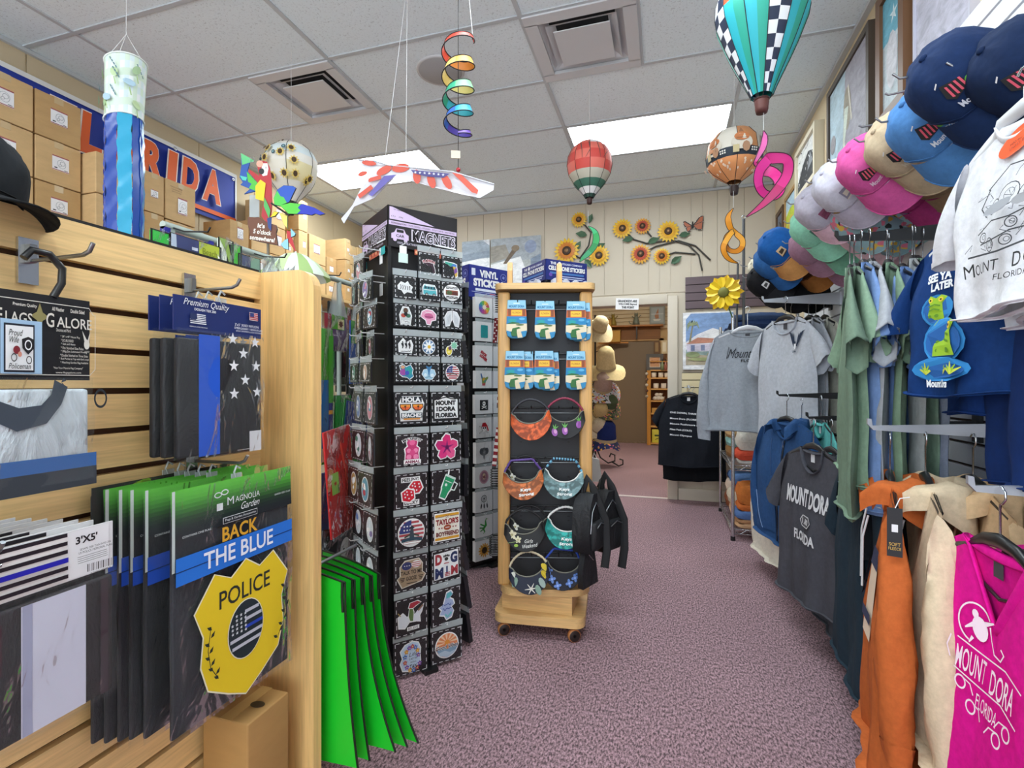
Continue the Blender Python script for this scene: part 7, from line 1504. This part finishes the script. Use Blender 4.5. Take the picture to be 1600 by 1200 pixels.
garment('heather grey sweatshirt with cursive Mount Dora on a white hanger', GM(*at(1168, 514, 3.42), 8), '#a2a8b0', L=.70, W=.26, SW=.225, nw=.12, nd=.055, drop=.055, sl='long', art=cursive, seed=52, hanger='pale', hook=.16, name='sweatshirt', cat='sweatshirt', ribbed=True, ang=.95, sll=.70)
for k, (c, lb) in enumerate((('#8c8c68', 'olive tee first on the far black arm'), ('#b1b3b8', 'pale grey tee second on the far black arm'), ('#a9acb3', 'pale grey tee third on the far black arm'), ('#b8babf', 'pale grey tee fourth on the far black arm'), ('#c4c2b4', 'cream tee nearest the wall on the far black arm'))):
    garment(lb, GM(.735+.042*k, 3.45+rnd.uniform(-.03, .03), 1.58, 90+rnd.uniform(-8, 8)), c, L=.68+(.06 if k == 0 else 0), T=.02, seed=60+k, group='tees on the far black arm', hl='black hanger with the '+lb, hook=.13)
# --- low arms
faceout('low black arm with the navy zip hoodie', .57, 3.02, 1.135, BLKM, hh=.03); faceout('low black arm with the dark grey Mount Dora tee', .60, 2.55, 1.045, BLKM, hh=.03)
garment('faded navy zip hoodie with front pockets on the low black arm', GM(.62, 3.02, .995, 68), '#2c4c78', L=.655, W=.27, SW=.225, nw=.09, nd=.10, T=.05, sl='long', hood=True, zipn=True, pocket=True, seed=71, name='hoodie', cat='hoodie', ribbed=True, hook=.15, ang=.8)
garment('teal tee tucked behind the navy zip hoodie', GM(.76, 2.94, 1.00, 90), '#5fb0ac', L=.80, T=.02, seed=72, hook=.14); garment('dark teal tee hanging lowest behind the navy hoodie', GM(.70, 3.06, .97, 85), '#2f6f78', L=.74, T=.02, seed=73, hook=.15)
def md1880(a):
    W = '#d5d5d8'
    a.text('MOUNT', -.085, -.225, .080, W, .165, bold=.04).text('DORA', .09, -.225, .080, W, .15, bold=.04); a.poly([(-.05, -.325), (-.03, -.30), (.03, -.30), (.05, -.325), (.03, -.35), (-.03, -.35)], W).poly([(-.045, -.325), (-.027, -.304), (.027, -.304), (.045, -.325), (.027, -.346), (-.027, -.346)], '#46464c').text('1880', 0, -.325, .026, W, .06, bold=.03).text('FLORIDA', .0, -.395, .045, W, .17, bold=.04)
garment('dark grey tee with white Mount Dora 1880 lettering', GM(.625, 2.53, .905, 74), '#4b4b52', L=.70, W=.275, SW=.225, nw=.085, nd=.11, art=md1880, seed=81, hook=.14)
for k in range(2): garment(['charcoal tee just behind the Mount Dora 1880 tee', 'second charcoal tee behind the Mount Dora 1880 tee'][k], GM(.685+.05*k, 2.50-.04*k, .895, 84), ['#45484f', '#3d424a'][k], L=.76+.02*k, T=.025, seed=82+k, hook=.15)
for k, (X, Y, z) in enumerate(((.63, 3.42, .77), (.74, 3.62, .80))):
    faceout(['low arm with the cream sweatshirt near the navy hoodie', 'low arm with the cream sweatshirt near the wire shelf'][k], X-.05, Y, z+.135, BLKM, hh=.025); garment(['cream sweatshirt hanging low behind the navy zip hoodie', 'cream sweatshirt hanging low beside the wire shelf'][k], GM(X, Y, z, 80), '#d8d0c2', L=.64, sl='long', T=.045, seed=90+k, name='sweatshirt', cat='sweatshirt', ribbed=True, hook=.13)
faceout('low black arm of navy and black tees under the sage tees', .60, 2.02, 1.055, BLKM, hh=.03)
lc = ['#26343f', '#11141a', '#1c3464', '#0e1118', '#22407e', '#14203c']; ln = ['dark slate tee first on the low arm under the sage tees', 'black tee second on the low arm under the sage tees', 'navy tee third on the low arm under the sage tees', 'black tee fourth on the low arm under the sage tees', 'blue tee fifth on the low arm under the sage tees', 'dark navy tee nearest the wall on the low arm']
for k in range(6): garment(ln[k], GM(.63+.036*k, 2.06+rnd.uniform(-.05, .05), .92, 101+rnd.uniform(-7, 6)), lc[k], L=.74+.03*(k % 3), T=.03, seed=100+k, group='dark tees on the low arm', hl='black hanger with the '+ln[k], hook=.14)
# --- silver arms near the camera: hoodies and the pink tee
faceout('silver arm with the orange and cream hoodies', .535, 1.63, 1.075, SILV, hh=.035); faceout('nearest silver arm with the pink tee', .585, 1.25, .985, SILV, hh=.035)
def patchp(a): a.rect(.03, -.33, .10, .22, '#e6cdb4').rect(.03, -.22, .10, .05, '#2a3050').rect(.03, -.38, .10, .03, '#2a3050').rect(-.06, -.30, .04, .1, '#33456a')
ot = garment('burnt orange hoodie with black hang tag on the silver arm', GM(.60, 1.665, .925, 106), '#b9602f', L=.74, W=.26, SW=.22, T=.05, sl='long', hood='light', art=patchp, seed=111, name='hoodie', cat='hoodie', ribbed=True, hook=.14, ang=.6)
g_ = thing('hang_tag', 'black card hang tag with white lettering on the orange hoodie', 'tag', at(1398, 812, 1.20)); obj('tag_card', MB().box((0, 0, -.03), (.004, .03, .115), INK, M=Matrix.Rotation(R(70), 4, 'Z')), g_); a = Art(); a.rect(0, -.02, .012, .018, '#dcdcdc').text('SOFT', 0, -.058, .008, '#c9a24a', .022).text('FLEECE', 0, -.068, .007, '#c9a24a', .024); a.build('print', g_, -.0, M=Matrix.Rotation(R(-18), 4, 'Z') @ MX((0, -.0025, 0))); obj('tag_cord', MB().tube([(0, 0, .025), (.012, .004, .05), (.03, .0, .055)], .0015, STR, 4), g_)
garment('cream hoodie directly behind the orange one on the silver arm', GM(.665, 1.62, .93, 104), '#d2bd9f', L=.62, W=.28, SW=.235, T=.05, sl='long', hood='light', seed=112, name='hoodie', cat='hoodie', ribbed=True, hook=.14, ang=.7)
garment('tan hoodie third on the silver arm', GM(.76, 1.60, .93, 96), '#cfae86', L=.64, W=.27, SW=.235, T=.045, sl='long', hood=True, seed=113, name='hoodie', cat='hoodie', ribbed=True, hook=.14, ang=.8); garment('dusty brown hoodie nearest the wall on the silver arm', GM(.87, 1.56, .94, 90), '#b8977a', L=.62, W=.27, SW=.235, T=.04, sl='long', hood=True, seed=114, name='hoodie', cat='hoodie', ribbed=True, hook=.13)
def turtle(a):
    W = '#f3dce8'; a.sc = (.72, .022, -.045)
    a.ell(-.07, -.185, .024, .034, W, 16, .5).ell(-.09, -.15, .010, .013, W, 10, .5).line([(-.09, -.18), (-.115, -.20)], [.014, .004], W).line([(-.055, -.165), (-.025, -.15)], [.014, .004], W).line([(-.085, -.215), (-.095, -.235)], [.01, .004], W)
    a.line(circ(-.085, -.175, .052, .055, 18, .3, .2, 4.2)+[], .005, W).line([(-.036, -.165), (-.02, -.195), (.005, -.222), (.035, -.225), (.045, -.205), (.03, -.195)], .005, W).line([(-.13, -.235), (-.05, -.245), (.06, -.238), (.14, -.255)], .004, W).line([(-.13, -.325), (-.05, -.335), (.06, -.328), (.14, -.345)], .004, W)
    a.text('MOUNT', -.072, -.288, .066, W, .108, bold=.005).text('DORA', .062, -.292, .066, W, .105, bold=.005).text('FLORIDA', .01, -.372, .038, W, .10)
    for x, z, m in ((-.10, -.355, 1), (.11, -.375, -1), (-.05, -.40, 1), (.08, -.41, -1)): a.ring(x, z, .020, .005, W, 16).line([(x, z+.018), (x+.035*m, z+.012), (x+.05*m, z-.012)], .004, W)
    a.line([(-.14, -.235), (-.15, -.27), (-.135, -.30)], .005, W)
garment('hot pink v-neck tee with white turtle and Mount Dora lettering', GM(.635, 1.245, .865, 88), '#d8128c', L=.70, W=.265, SW=.215, nw=.10, nd=.17, drop=.05, v=True, T=.04, art=turtle, seed=121, fold=.007, hook=.13, ang=1.1)
for k in range(2): garment(['bright pink tee tucked behind the turtle print tee', 'black tee nearest the wall on the nearest silver arm'][k], GM(.71+.06*k, 1.20, .865, 90), ['#e02a9a', '#17171a'][k], L=.68, T=.025, seed=122+k, hook=.13)
# --- black tees on the back wall
p = onY(1075, 604, 5.3)
faceout_ = thing('display_arm', 'grey metal arm holding the black tees on the back wall', 'display arm', (p.x, 5.12, p.z)); obj('arm', MB().box((0, .18, 0), (.012, .36, .025), SILV), faceout_); obj('wall_bracket', MB().box((0, .36, .01), (.06, .01, .08), SILV), faceout_)
def onedown(a):
    W = '#e4e6ea'
    a.text('ONE DOWN, THREE TO GO!', .0, -.185, .020, W, .34, bold=.03, arc=-.0, rot=-.06)
    for k, (s, w) in enumerate((('Mount Dora (FLORIDA)', .28), ('Mount Rushmore (SD)', .30), ('Pikes Peak (COLO)', .2), ('Mount Olympus', .2))): a.text(s, -.17+w/2, -.24-.052*k, .021, W, w, bold=.03, rot=-.05)
garment('black tee with white list of lettering on the back wall', GM(p.x, 5.16, p.z-.075, 4), '#1d2027', L=.70, W=.275, SW=.225, art=onedown, seed=131, hook=.09); garment('plain black tee hanging behind the lettered one', GM(p.x+.04, 5.24, p.z-.12, 0), '#15171b', L=.80, W=.29, T=.03, seed=132, hook=.13)

# --- wire shelf with folded clothes
t = thing('wire_shelf', 'chrome wire shelving unit of folded clothes beside the doorway wall', 'shelf', (.49, 4.17, 0))
SX, SY = .44, .92; lv = [.085, .57, 1.10, 1.60]
for x in (0, SX):
    for y in (0, SY): obj('post', MB().tube([(x, y, .015), (x, y, 1.72)], .0125, CHROME, 10).lathe([(.017, 0), (.017, .03)], BLKM, 10, (x, y, 0)), t)
for z in lv:
    b = MB()
    for zz in (0, -.035): b.tube([(0, 0, z+zz), (SX, 0, z+zz), (SX, SY, z+zz), (0, SY, z+zz)], .004, CHROME, 6, closed=True)
    n = 9
    for k in range(n): b.tube([(SX*k/n, 0, z-.035 if k % 2 else z), (SX*(k+1)/n, 0, z if k % 2 else z-.035)], .003, CHROME, 4)
    for k in range(18): b.tube([(0, SY*k/18, z-.035 if k % 2 else z), (0, SY*(k+1)/18, z if k % 2 else z-.035)], .003, CHROME, 4)
    for k in range(1, 20): b.tube([(0, SY*k/20, z), (SX, SY*k/20, z)], .002, CHROME, 4)
    obj('wire_deck', b, t)
def folded(label, x, y, z, w, d, h, c, rz=0, art=None):
    t = thing('folded_shirt', label, 'folded clothing', MX((.49+x, 4.17+y, z), rz=rz), 'folded clothes on the wire shelf'); q = random.Random(int(x*999+y*77+z*5555)); b = MB(); m = F(c)
    def fn(u, vv):
        a = 2*PI*u; s = abs(math.cos(a))**.45*(1 if math.cos(a) > 0 else -1); r = abs(math.sin(a))**.45*(1 if math.sin(a) > 0 else -1); k = 1-.10*abs(2*vv-1)**3; wob = 1+.035*math.sin(3*a+9*vv+x*40)
        return (w/2*s*k*wob, d/2*r*k*wob, h*vv+.006*math.sin(4*a+x*9)*vv)
    b.grid(fn, 20, 4, m, closed=True); b.grid(lambda u, vv: (lambda p: (p[0]*vv, p[1]*vv, p[2]+.006*(1-vv)))(fn(1-u, 1)), 20, 4, m, closed=True); obj('cloth', b, t)
    obj('fold_line', MB().tube([fn(.5+.5*i/10, .5) for i in range(11)], .002, mat(c, 1), 4), t)
    if art: a = Art(.8); art(a); a.build('print', t, M=MX((0, -d/2-.004, h*.5)))
FO = [('folded terracotta shirt at the front of the bottom wire deck, lowest', .16, .14, .09, .28, .26, .035, '#c9a07a'), ('folded tan shirt at the bottom of the front pile', .17, .14, .127, .29, .26, .03, '#b98a64'), ('folded slate blue shirt in the front pile of the bottom deck', .16, .14, .159, .29, .27, .06, '#5a76a8'), ('folded orange shirt in the front pile under the top ones', .18, .14, .221, .28, .26, .05, '#c46a34'),
      ('folded bright orange shirt on top of the front pile', .17, .14, .273, .26, .26, .14, '#cf7a3c'), ('folded cream shirt at the right of the front pile', .34, .15, .09, .16, .26, .28, '#d8cdbb'), ('folded peach shirt low in the middle pile of the bottom deck', .17, .46, .09, .28, .3, .10, '#d9b596'), ('folded cream shirt in the middle pile of the bottom deck', .16, .46, .192, .29, .3, .11, '#d8cbb4'), ('folded rust shirt in the rear pile of the bottom deck', .17, .77, .09, .28, .26, .14, '#8f5538'),
      ('folded blush shirt in the rear pile of the bottom deck', .17, .77, .232, .28, .26, .10, '#d9c4b0'), ('folded navy shirt under the blue one on the middle pile', .2, .46, .304, .30, .3, .05, '#28406a'), ('folded blue shirt with pale label on the middle pile', .17, .5, .356, .28, .3, .09, '#5f82b4'), ('folded dark navy shirt on the rear pile of the bottom deck', .2, .77, .334, .3, .24, .07, '#2c3f66'),
      ('folded white shirt at the bottom of the front pile, second deck', .2, .15, .575, .30, .26, .03, '#d6d2cc'), ('folded coral shirt on the second wire deck', .19, .15, .607, .32, .27, .075, '#d9573f'), ('folded cream sweatshirt with black print above the coral shirt', .21, .15, .684, .34, .27, .13, '#d8d3c8'), ('folded brown shirt in the rear pile of the second deck', .14, .52, .575, .26, .3, .09, '#8f6a44'), ('folded aqua shirt in the rear pile of the second deck', .14, .52, .667, .26, .3, .07, '#8fc0bc'), ('folded tan shirt topping the rear pile of the second deck', .14, .52, .739, .27, .3, .06, '#b9966a'), ('folded dark brown shirt on the second deck behind the cream one', .28, .5, .575, .2, .3, .27, '#5a4230'),
      ('folded khaki shirt on the third wire deck', .14, .15, 1.105, .26, .26, .12, '#8a8468'), ('folded cream shirt on the third wire deck', .3, .15, 1.105, .2, .26, .16, '#d4cdb8'), ('folded olive shirt at the rear of the third wire deck', .16, .5, 1.105, .28, .3, .18, '#77745a'),
      ('folded navy jeans blue shirt on the top deck, front', .2, .15, 1.605, .36, .26, .07, '#26365a'), ('folded slate shirt on top of the front navy one', .2, .15, 1.677, .36, .26, .05, '#3a4c6c'), ('folded black shirt in the middle of the top deck', .2, .46, 1.605, .38, .3, .09, '#171c2c'), ('folded dark navy shirt at the rear of the top deck', .2, .77, 1.605, .38, .26, .08, '#1c2744')]
def ring_print(a):
    a.ring(.05, .0, .045, .006, '#26262a', 18, ry=.035)
    for k in range(8): a.rect(.05+.036*math.cos(k*.785), .028*math.sin(k*.785), .012, .010, '#26262a', k*.785)
for f in FO: folded(*f[:8], rz=R(rnd.uniform(-5, 5)), art=ring_print if 'black print' in f[0] else None)
# --- yellow flower spinner and grey stakes on the wire shelf
P = at(1131, 458, 3.82); t = thing('flower_spinner', 'bright yellow sunflower spinner at the end of the wire shelf', 'wind spinner', frame((-.25, -1, .15), (0, 0, 1), P))
for ring in range(2):
    for k in range(9):
        a_ = 2*PI*(k+.5*ring)/9; rr = .145-.02*ring; b = MB(); Q = xf([(.03, 0), (.07, .028), (.11, .026), (1.0*rr, 0), (.11, -.026), (.07, -.028)], 0, 0, 1, a_)
        b.add([(x, -.004-.012*ring-(.012 if i in (1, 2, 4, 5) else 0), z) for i, (x, z) in enumerate(Q)]+[(xf([(.09, 0)], 0, 0, 1, a_)[0][0], -.002-.012*ring, xf([(.09, 0)], 0, 0, 1, a_)[0][1])], [(0, 1, 6), (1, 2, 6), (2, 3, 6), (3, 4, 6), (4, 5, 6), (5, 0, 6)], mat('#ecc81c' if ring else '#e0b414', .45)); obj('petal', b, t)
obj('flower_centre', MB().ell((0, -.02, 0), (.04, .018, .04), mat('#6a6a24', .7), 14, 8), t); obj('stem', MB().tube([(0, .0, 0), (.03, .03, -.1), (.062, .012, -.19)], .005, mat('#3a5a2a', .6), 6), t)
for u0, v0, u1, v1, d, lb, w in ((1162, 342, 1162, 500, 3.85, 'flat grey metal stake under the magenta ribbon spiral', .011), (1153, 412, 1151, 505, 3.86, 'dark stake under the orange ribbon spiral', .008)):
    a0, a1 = at(u0, v0, d), at(u1, v1, d); t = thing('spinner_stake', lb, 'stake', a1); obj('stake', MB().tube([(0, 0, -.05), tuple(a0-a1)], w, mat('#4a4c50', .5), 8), t); obj('loop', MB().tube([(a0.x-a1.x+.014*math.cos(i*PI/5), a0.y-a1.y, a0.z-a1.z+.014*math.sin(i*PI/5)+.012) for i in range(10)], .003, STEEL, 5, closed=True), t)
# ------------------------------------------------------------------ caps on pegs along the white slatwall
RV, FV, UV = Vector((CT, ST, 0)), Vector((-ST, CT, 0)), Vector((0, 0, 1))
def dora(c):
    def f(a):
        a.poly([(-.035, .040), (-.028, .058), (.008, .052), (.012, .036), (-.025, .034)], '#1a1a1c')
        for k in range(4): a.line([(-.024+.009*k, .038), (-.020+.009*k, .053)], .004, '#d9566a')
        a.ell(.014, .040, .008, .006, '#5fae3c').rect(-.030, .062, .012, .0025, '#d8d8d8', .5).text('Mount Dora, FL', .012, .024, .012, c, .082, bold=.03)
    return f
def patch(c, c2='#d8d0c0'): return lambda a: a.rect(0, .038, .034, .022, c, .05).rect(0, .038, .022, .010, c2, .05).rect(0, .026, .03, .003, c2)
def badge(a): a.ell(.0, .04, .018, .018, '#22252a', 14).ring(0, .04, .018, .003, '#b9b9bc', 14).rect(0, .04, .02, .004, '#b9b9bc')
tagart = lambda a: a.rect(0, 0, .05, .075, '#22408a').rect(.0, .006, .032, .04, '#e4e8f0').rect(0, -.026, .03, .008, '#cfd8ec').rect(0, .006, .018, .02, '#9aa8c8')
UPA, FWA = (-.68, .58, -.45), (.34, -.40, -.85)
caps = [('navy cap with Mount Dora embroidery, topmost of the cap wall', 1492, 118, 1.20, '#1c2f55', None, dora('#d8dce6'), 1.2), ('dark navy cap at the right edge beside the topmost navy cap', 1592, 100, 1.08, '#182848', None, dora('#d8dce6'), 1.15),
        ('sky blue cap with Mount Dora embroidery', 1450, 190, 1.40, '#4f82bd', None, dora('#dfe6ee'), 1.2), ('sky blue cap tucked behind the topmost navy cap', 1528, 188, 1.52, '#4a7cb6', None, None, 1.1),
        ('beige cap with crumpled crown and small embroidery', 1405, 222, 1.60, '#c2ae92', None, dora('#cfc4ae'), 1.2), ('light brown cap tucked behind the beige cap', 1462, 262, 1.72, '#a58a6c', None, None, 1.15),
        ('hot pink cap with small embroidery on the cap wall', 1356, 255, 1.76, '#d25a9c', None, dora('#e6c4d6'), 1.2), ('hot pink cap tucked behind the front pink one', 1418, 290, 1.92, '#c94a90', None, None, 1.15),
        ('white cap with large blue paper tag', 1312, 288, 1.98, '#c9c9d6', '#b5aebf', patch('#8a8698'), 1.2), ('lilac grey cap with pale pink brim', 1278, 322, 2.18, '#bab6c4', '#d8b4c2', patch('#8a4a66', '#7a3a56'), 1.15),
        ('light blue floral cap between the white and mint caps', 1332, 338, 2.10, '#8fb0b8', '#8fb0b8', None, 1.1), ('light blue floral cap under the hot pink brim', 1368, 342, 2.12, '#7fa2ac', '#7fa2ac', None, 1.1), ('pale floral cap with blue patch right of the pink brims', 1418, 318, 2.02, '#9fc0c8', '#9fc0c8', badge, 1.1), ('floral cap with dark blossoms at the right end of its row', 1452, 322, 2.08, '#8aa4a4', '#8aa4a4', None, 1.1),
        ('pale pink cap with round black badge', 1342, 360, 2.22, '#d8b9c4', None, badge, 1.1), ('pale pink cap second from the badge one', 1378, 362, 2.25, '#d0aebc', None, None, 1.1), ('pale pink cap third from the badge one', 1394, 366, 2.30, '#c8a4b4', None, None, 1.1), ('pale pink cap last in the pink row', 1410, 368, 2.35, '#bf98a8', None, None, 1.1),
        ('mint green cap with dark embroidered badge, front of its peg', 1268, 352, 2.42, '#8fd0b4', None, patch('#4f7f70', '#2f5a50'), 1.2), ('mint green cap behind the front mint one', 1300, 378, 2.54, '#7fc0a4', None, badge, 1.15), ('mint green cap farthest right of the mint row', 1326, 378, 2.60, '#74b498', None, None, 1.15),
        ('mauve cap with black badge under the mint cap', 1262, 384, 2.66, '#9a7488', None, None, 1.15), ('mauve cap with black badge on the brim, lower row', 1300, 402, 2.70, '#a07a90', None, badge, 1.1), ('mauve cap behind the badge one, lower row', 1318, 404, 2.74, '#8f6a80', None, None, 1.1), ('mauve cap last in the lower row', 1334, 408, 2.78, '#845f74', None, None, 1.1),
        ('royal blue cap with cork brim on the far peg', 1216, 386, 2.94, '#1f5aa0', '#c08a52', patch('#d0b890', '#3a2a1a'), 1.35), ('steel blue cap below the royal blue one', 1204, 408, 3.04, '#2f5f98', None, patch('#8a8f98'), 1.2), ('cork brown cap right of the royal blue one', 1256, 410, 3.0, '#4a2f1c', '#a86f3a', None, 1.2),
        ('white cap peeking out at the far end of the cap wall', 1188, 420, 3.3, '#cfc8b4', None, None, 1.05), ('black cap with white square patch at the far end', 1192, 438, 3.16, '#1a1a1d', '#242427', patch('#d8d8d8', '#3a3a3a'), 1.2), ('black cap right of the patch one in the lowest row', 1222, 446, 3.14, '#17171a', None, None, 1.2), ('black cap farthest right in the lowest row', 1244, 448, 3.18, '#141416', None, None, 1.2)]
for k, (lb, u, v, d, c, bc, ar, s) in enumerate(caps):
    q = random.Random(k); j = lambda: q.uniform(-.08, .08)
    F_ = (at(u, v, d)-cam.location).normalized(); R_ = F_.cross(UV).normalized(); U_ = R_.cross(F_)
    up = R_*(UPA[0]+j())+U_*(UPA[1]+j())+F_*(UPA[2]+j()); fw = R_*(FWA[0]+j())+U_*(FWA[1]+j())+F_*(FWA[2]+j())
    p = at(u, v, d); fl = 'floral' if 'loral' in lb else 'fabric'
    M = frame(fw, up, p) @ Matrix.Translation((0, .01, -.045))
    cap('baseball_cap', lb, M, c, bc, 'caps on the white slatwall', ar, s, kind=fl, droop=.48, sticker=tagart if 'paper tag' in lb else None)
    t = thing('wall_peg', 'chrome peg of the '+lb, 'peg', (p.x, p.y+.03, p.z+.03), 'chrome cap pegs'); L = XS-p.x
    obj('rod', MB().tube([(L, 0, .03), (0, 0, .0), (-.10, 0, -.002), (-.115, 0, .012)], .0032, STEEL, 6), t); obj('peg_bracket', MB().box((L-.004, 0, .02), (.008, .03, .06), STEEL), t)
for k, (u, v, d, lb) in enumerate(((1342, 199, 2.05, 'empty chrome peg below the heron painting'), (1383, 149, 1.95, 'empty chrome peg below the starfish picture'))):
    p = at(u, v, d); t = thing('wall_peg', lb, 'peg', p); L = XR-p.x; obj('rod', MB().tube([(L, 0, .02), (.01, 0, 0), (0, 0, .008)], .0045, STEEL, 6), t); obj('peg_bracket', MB().box((L-.004, 0, .02), (.008, .03, .06), STEEL), t)
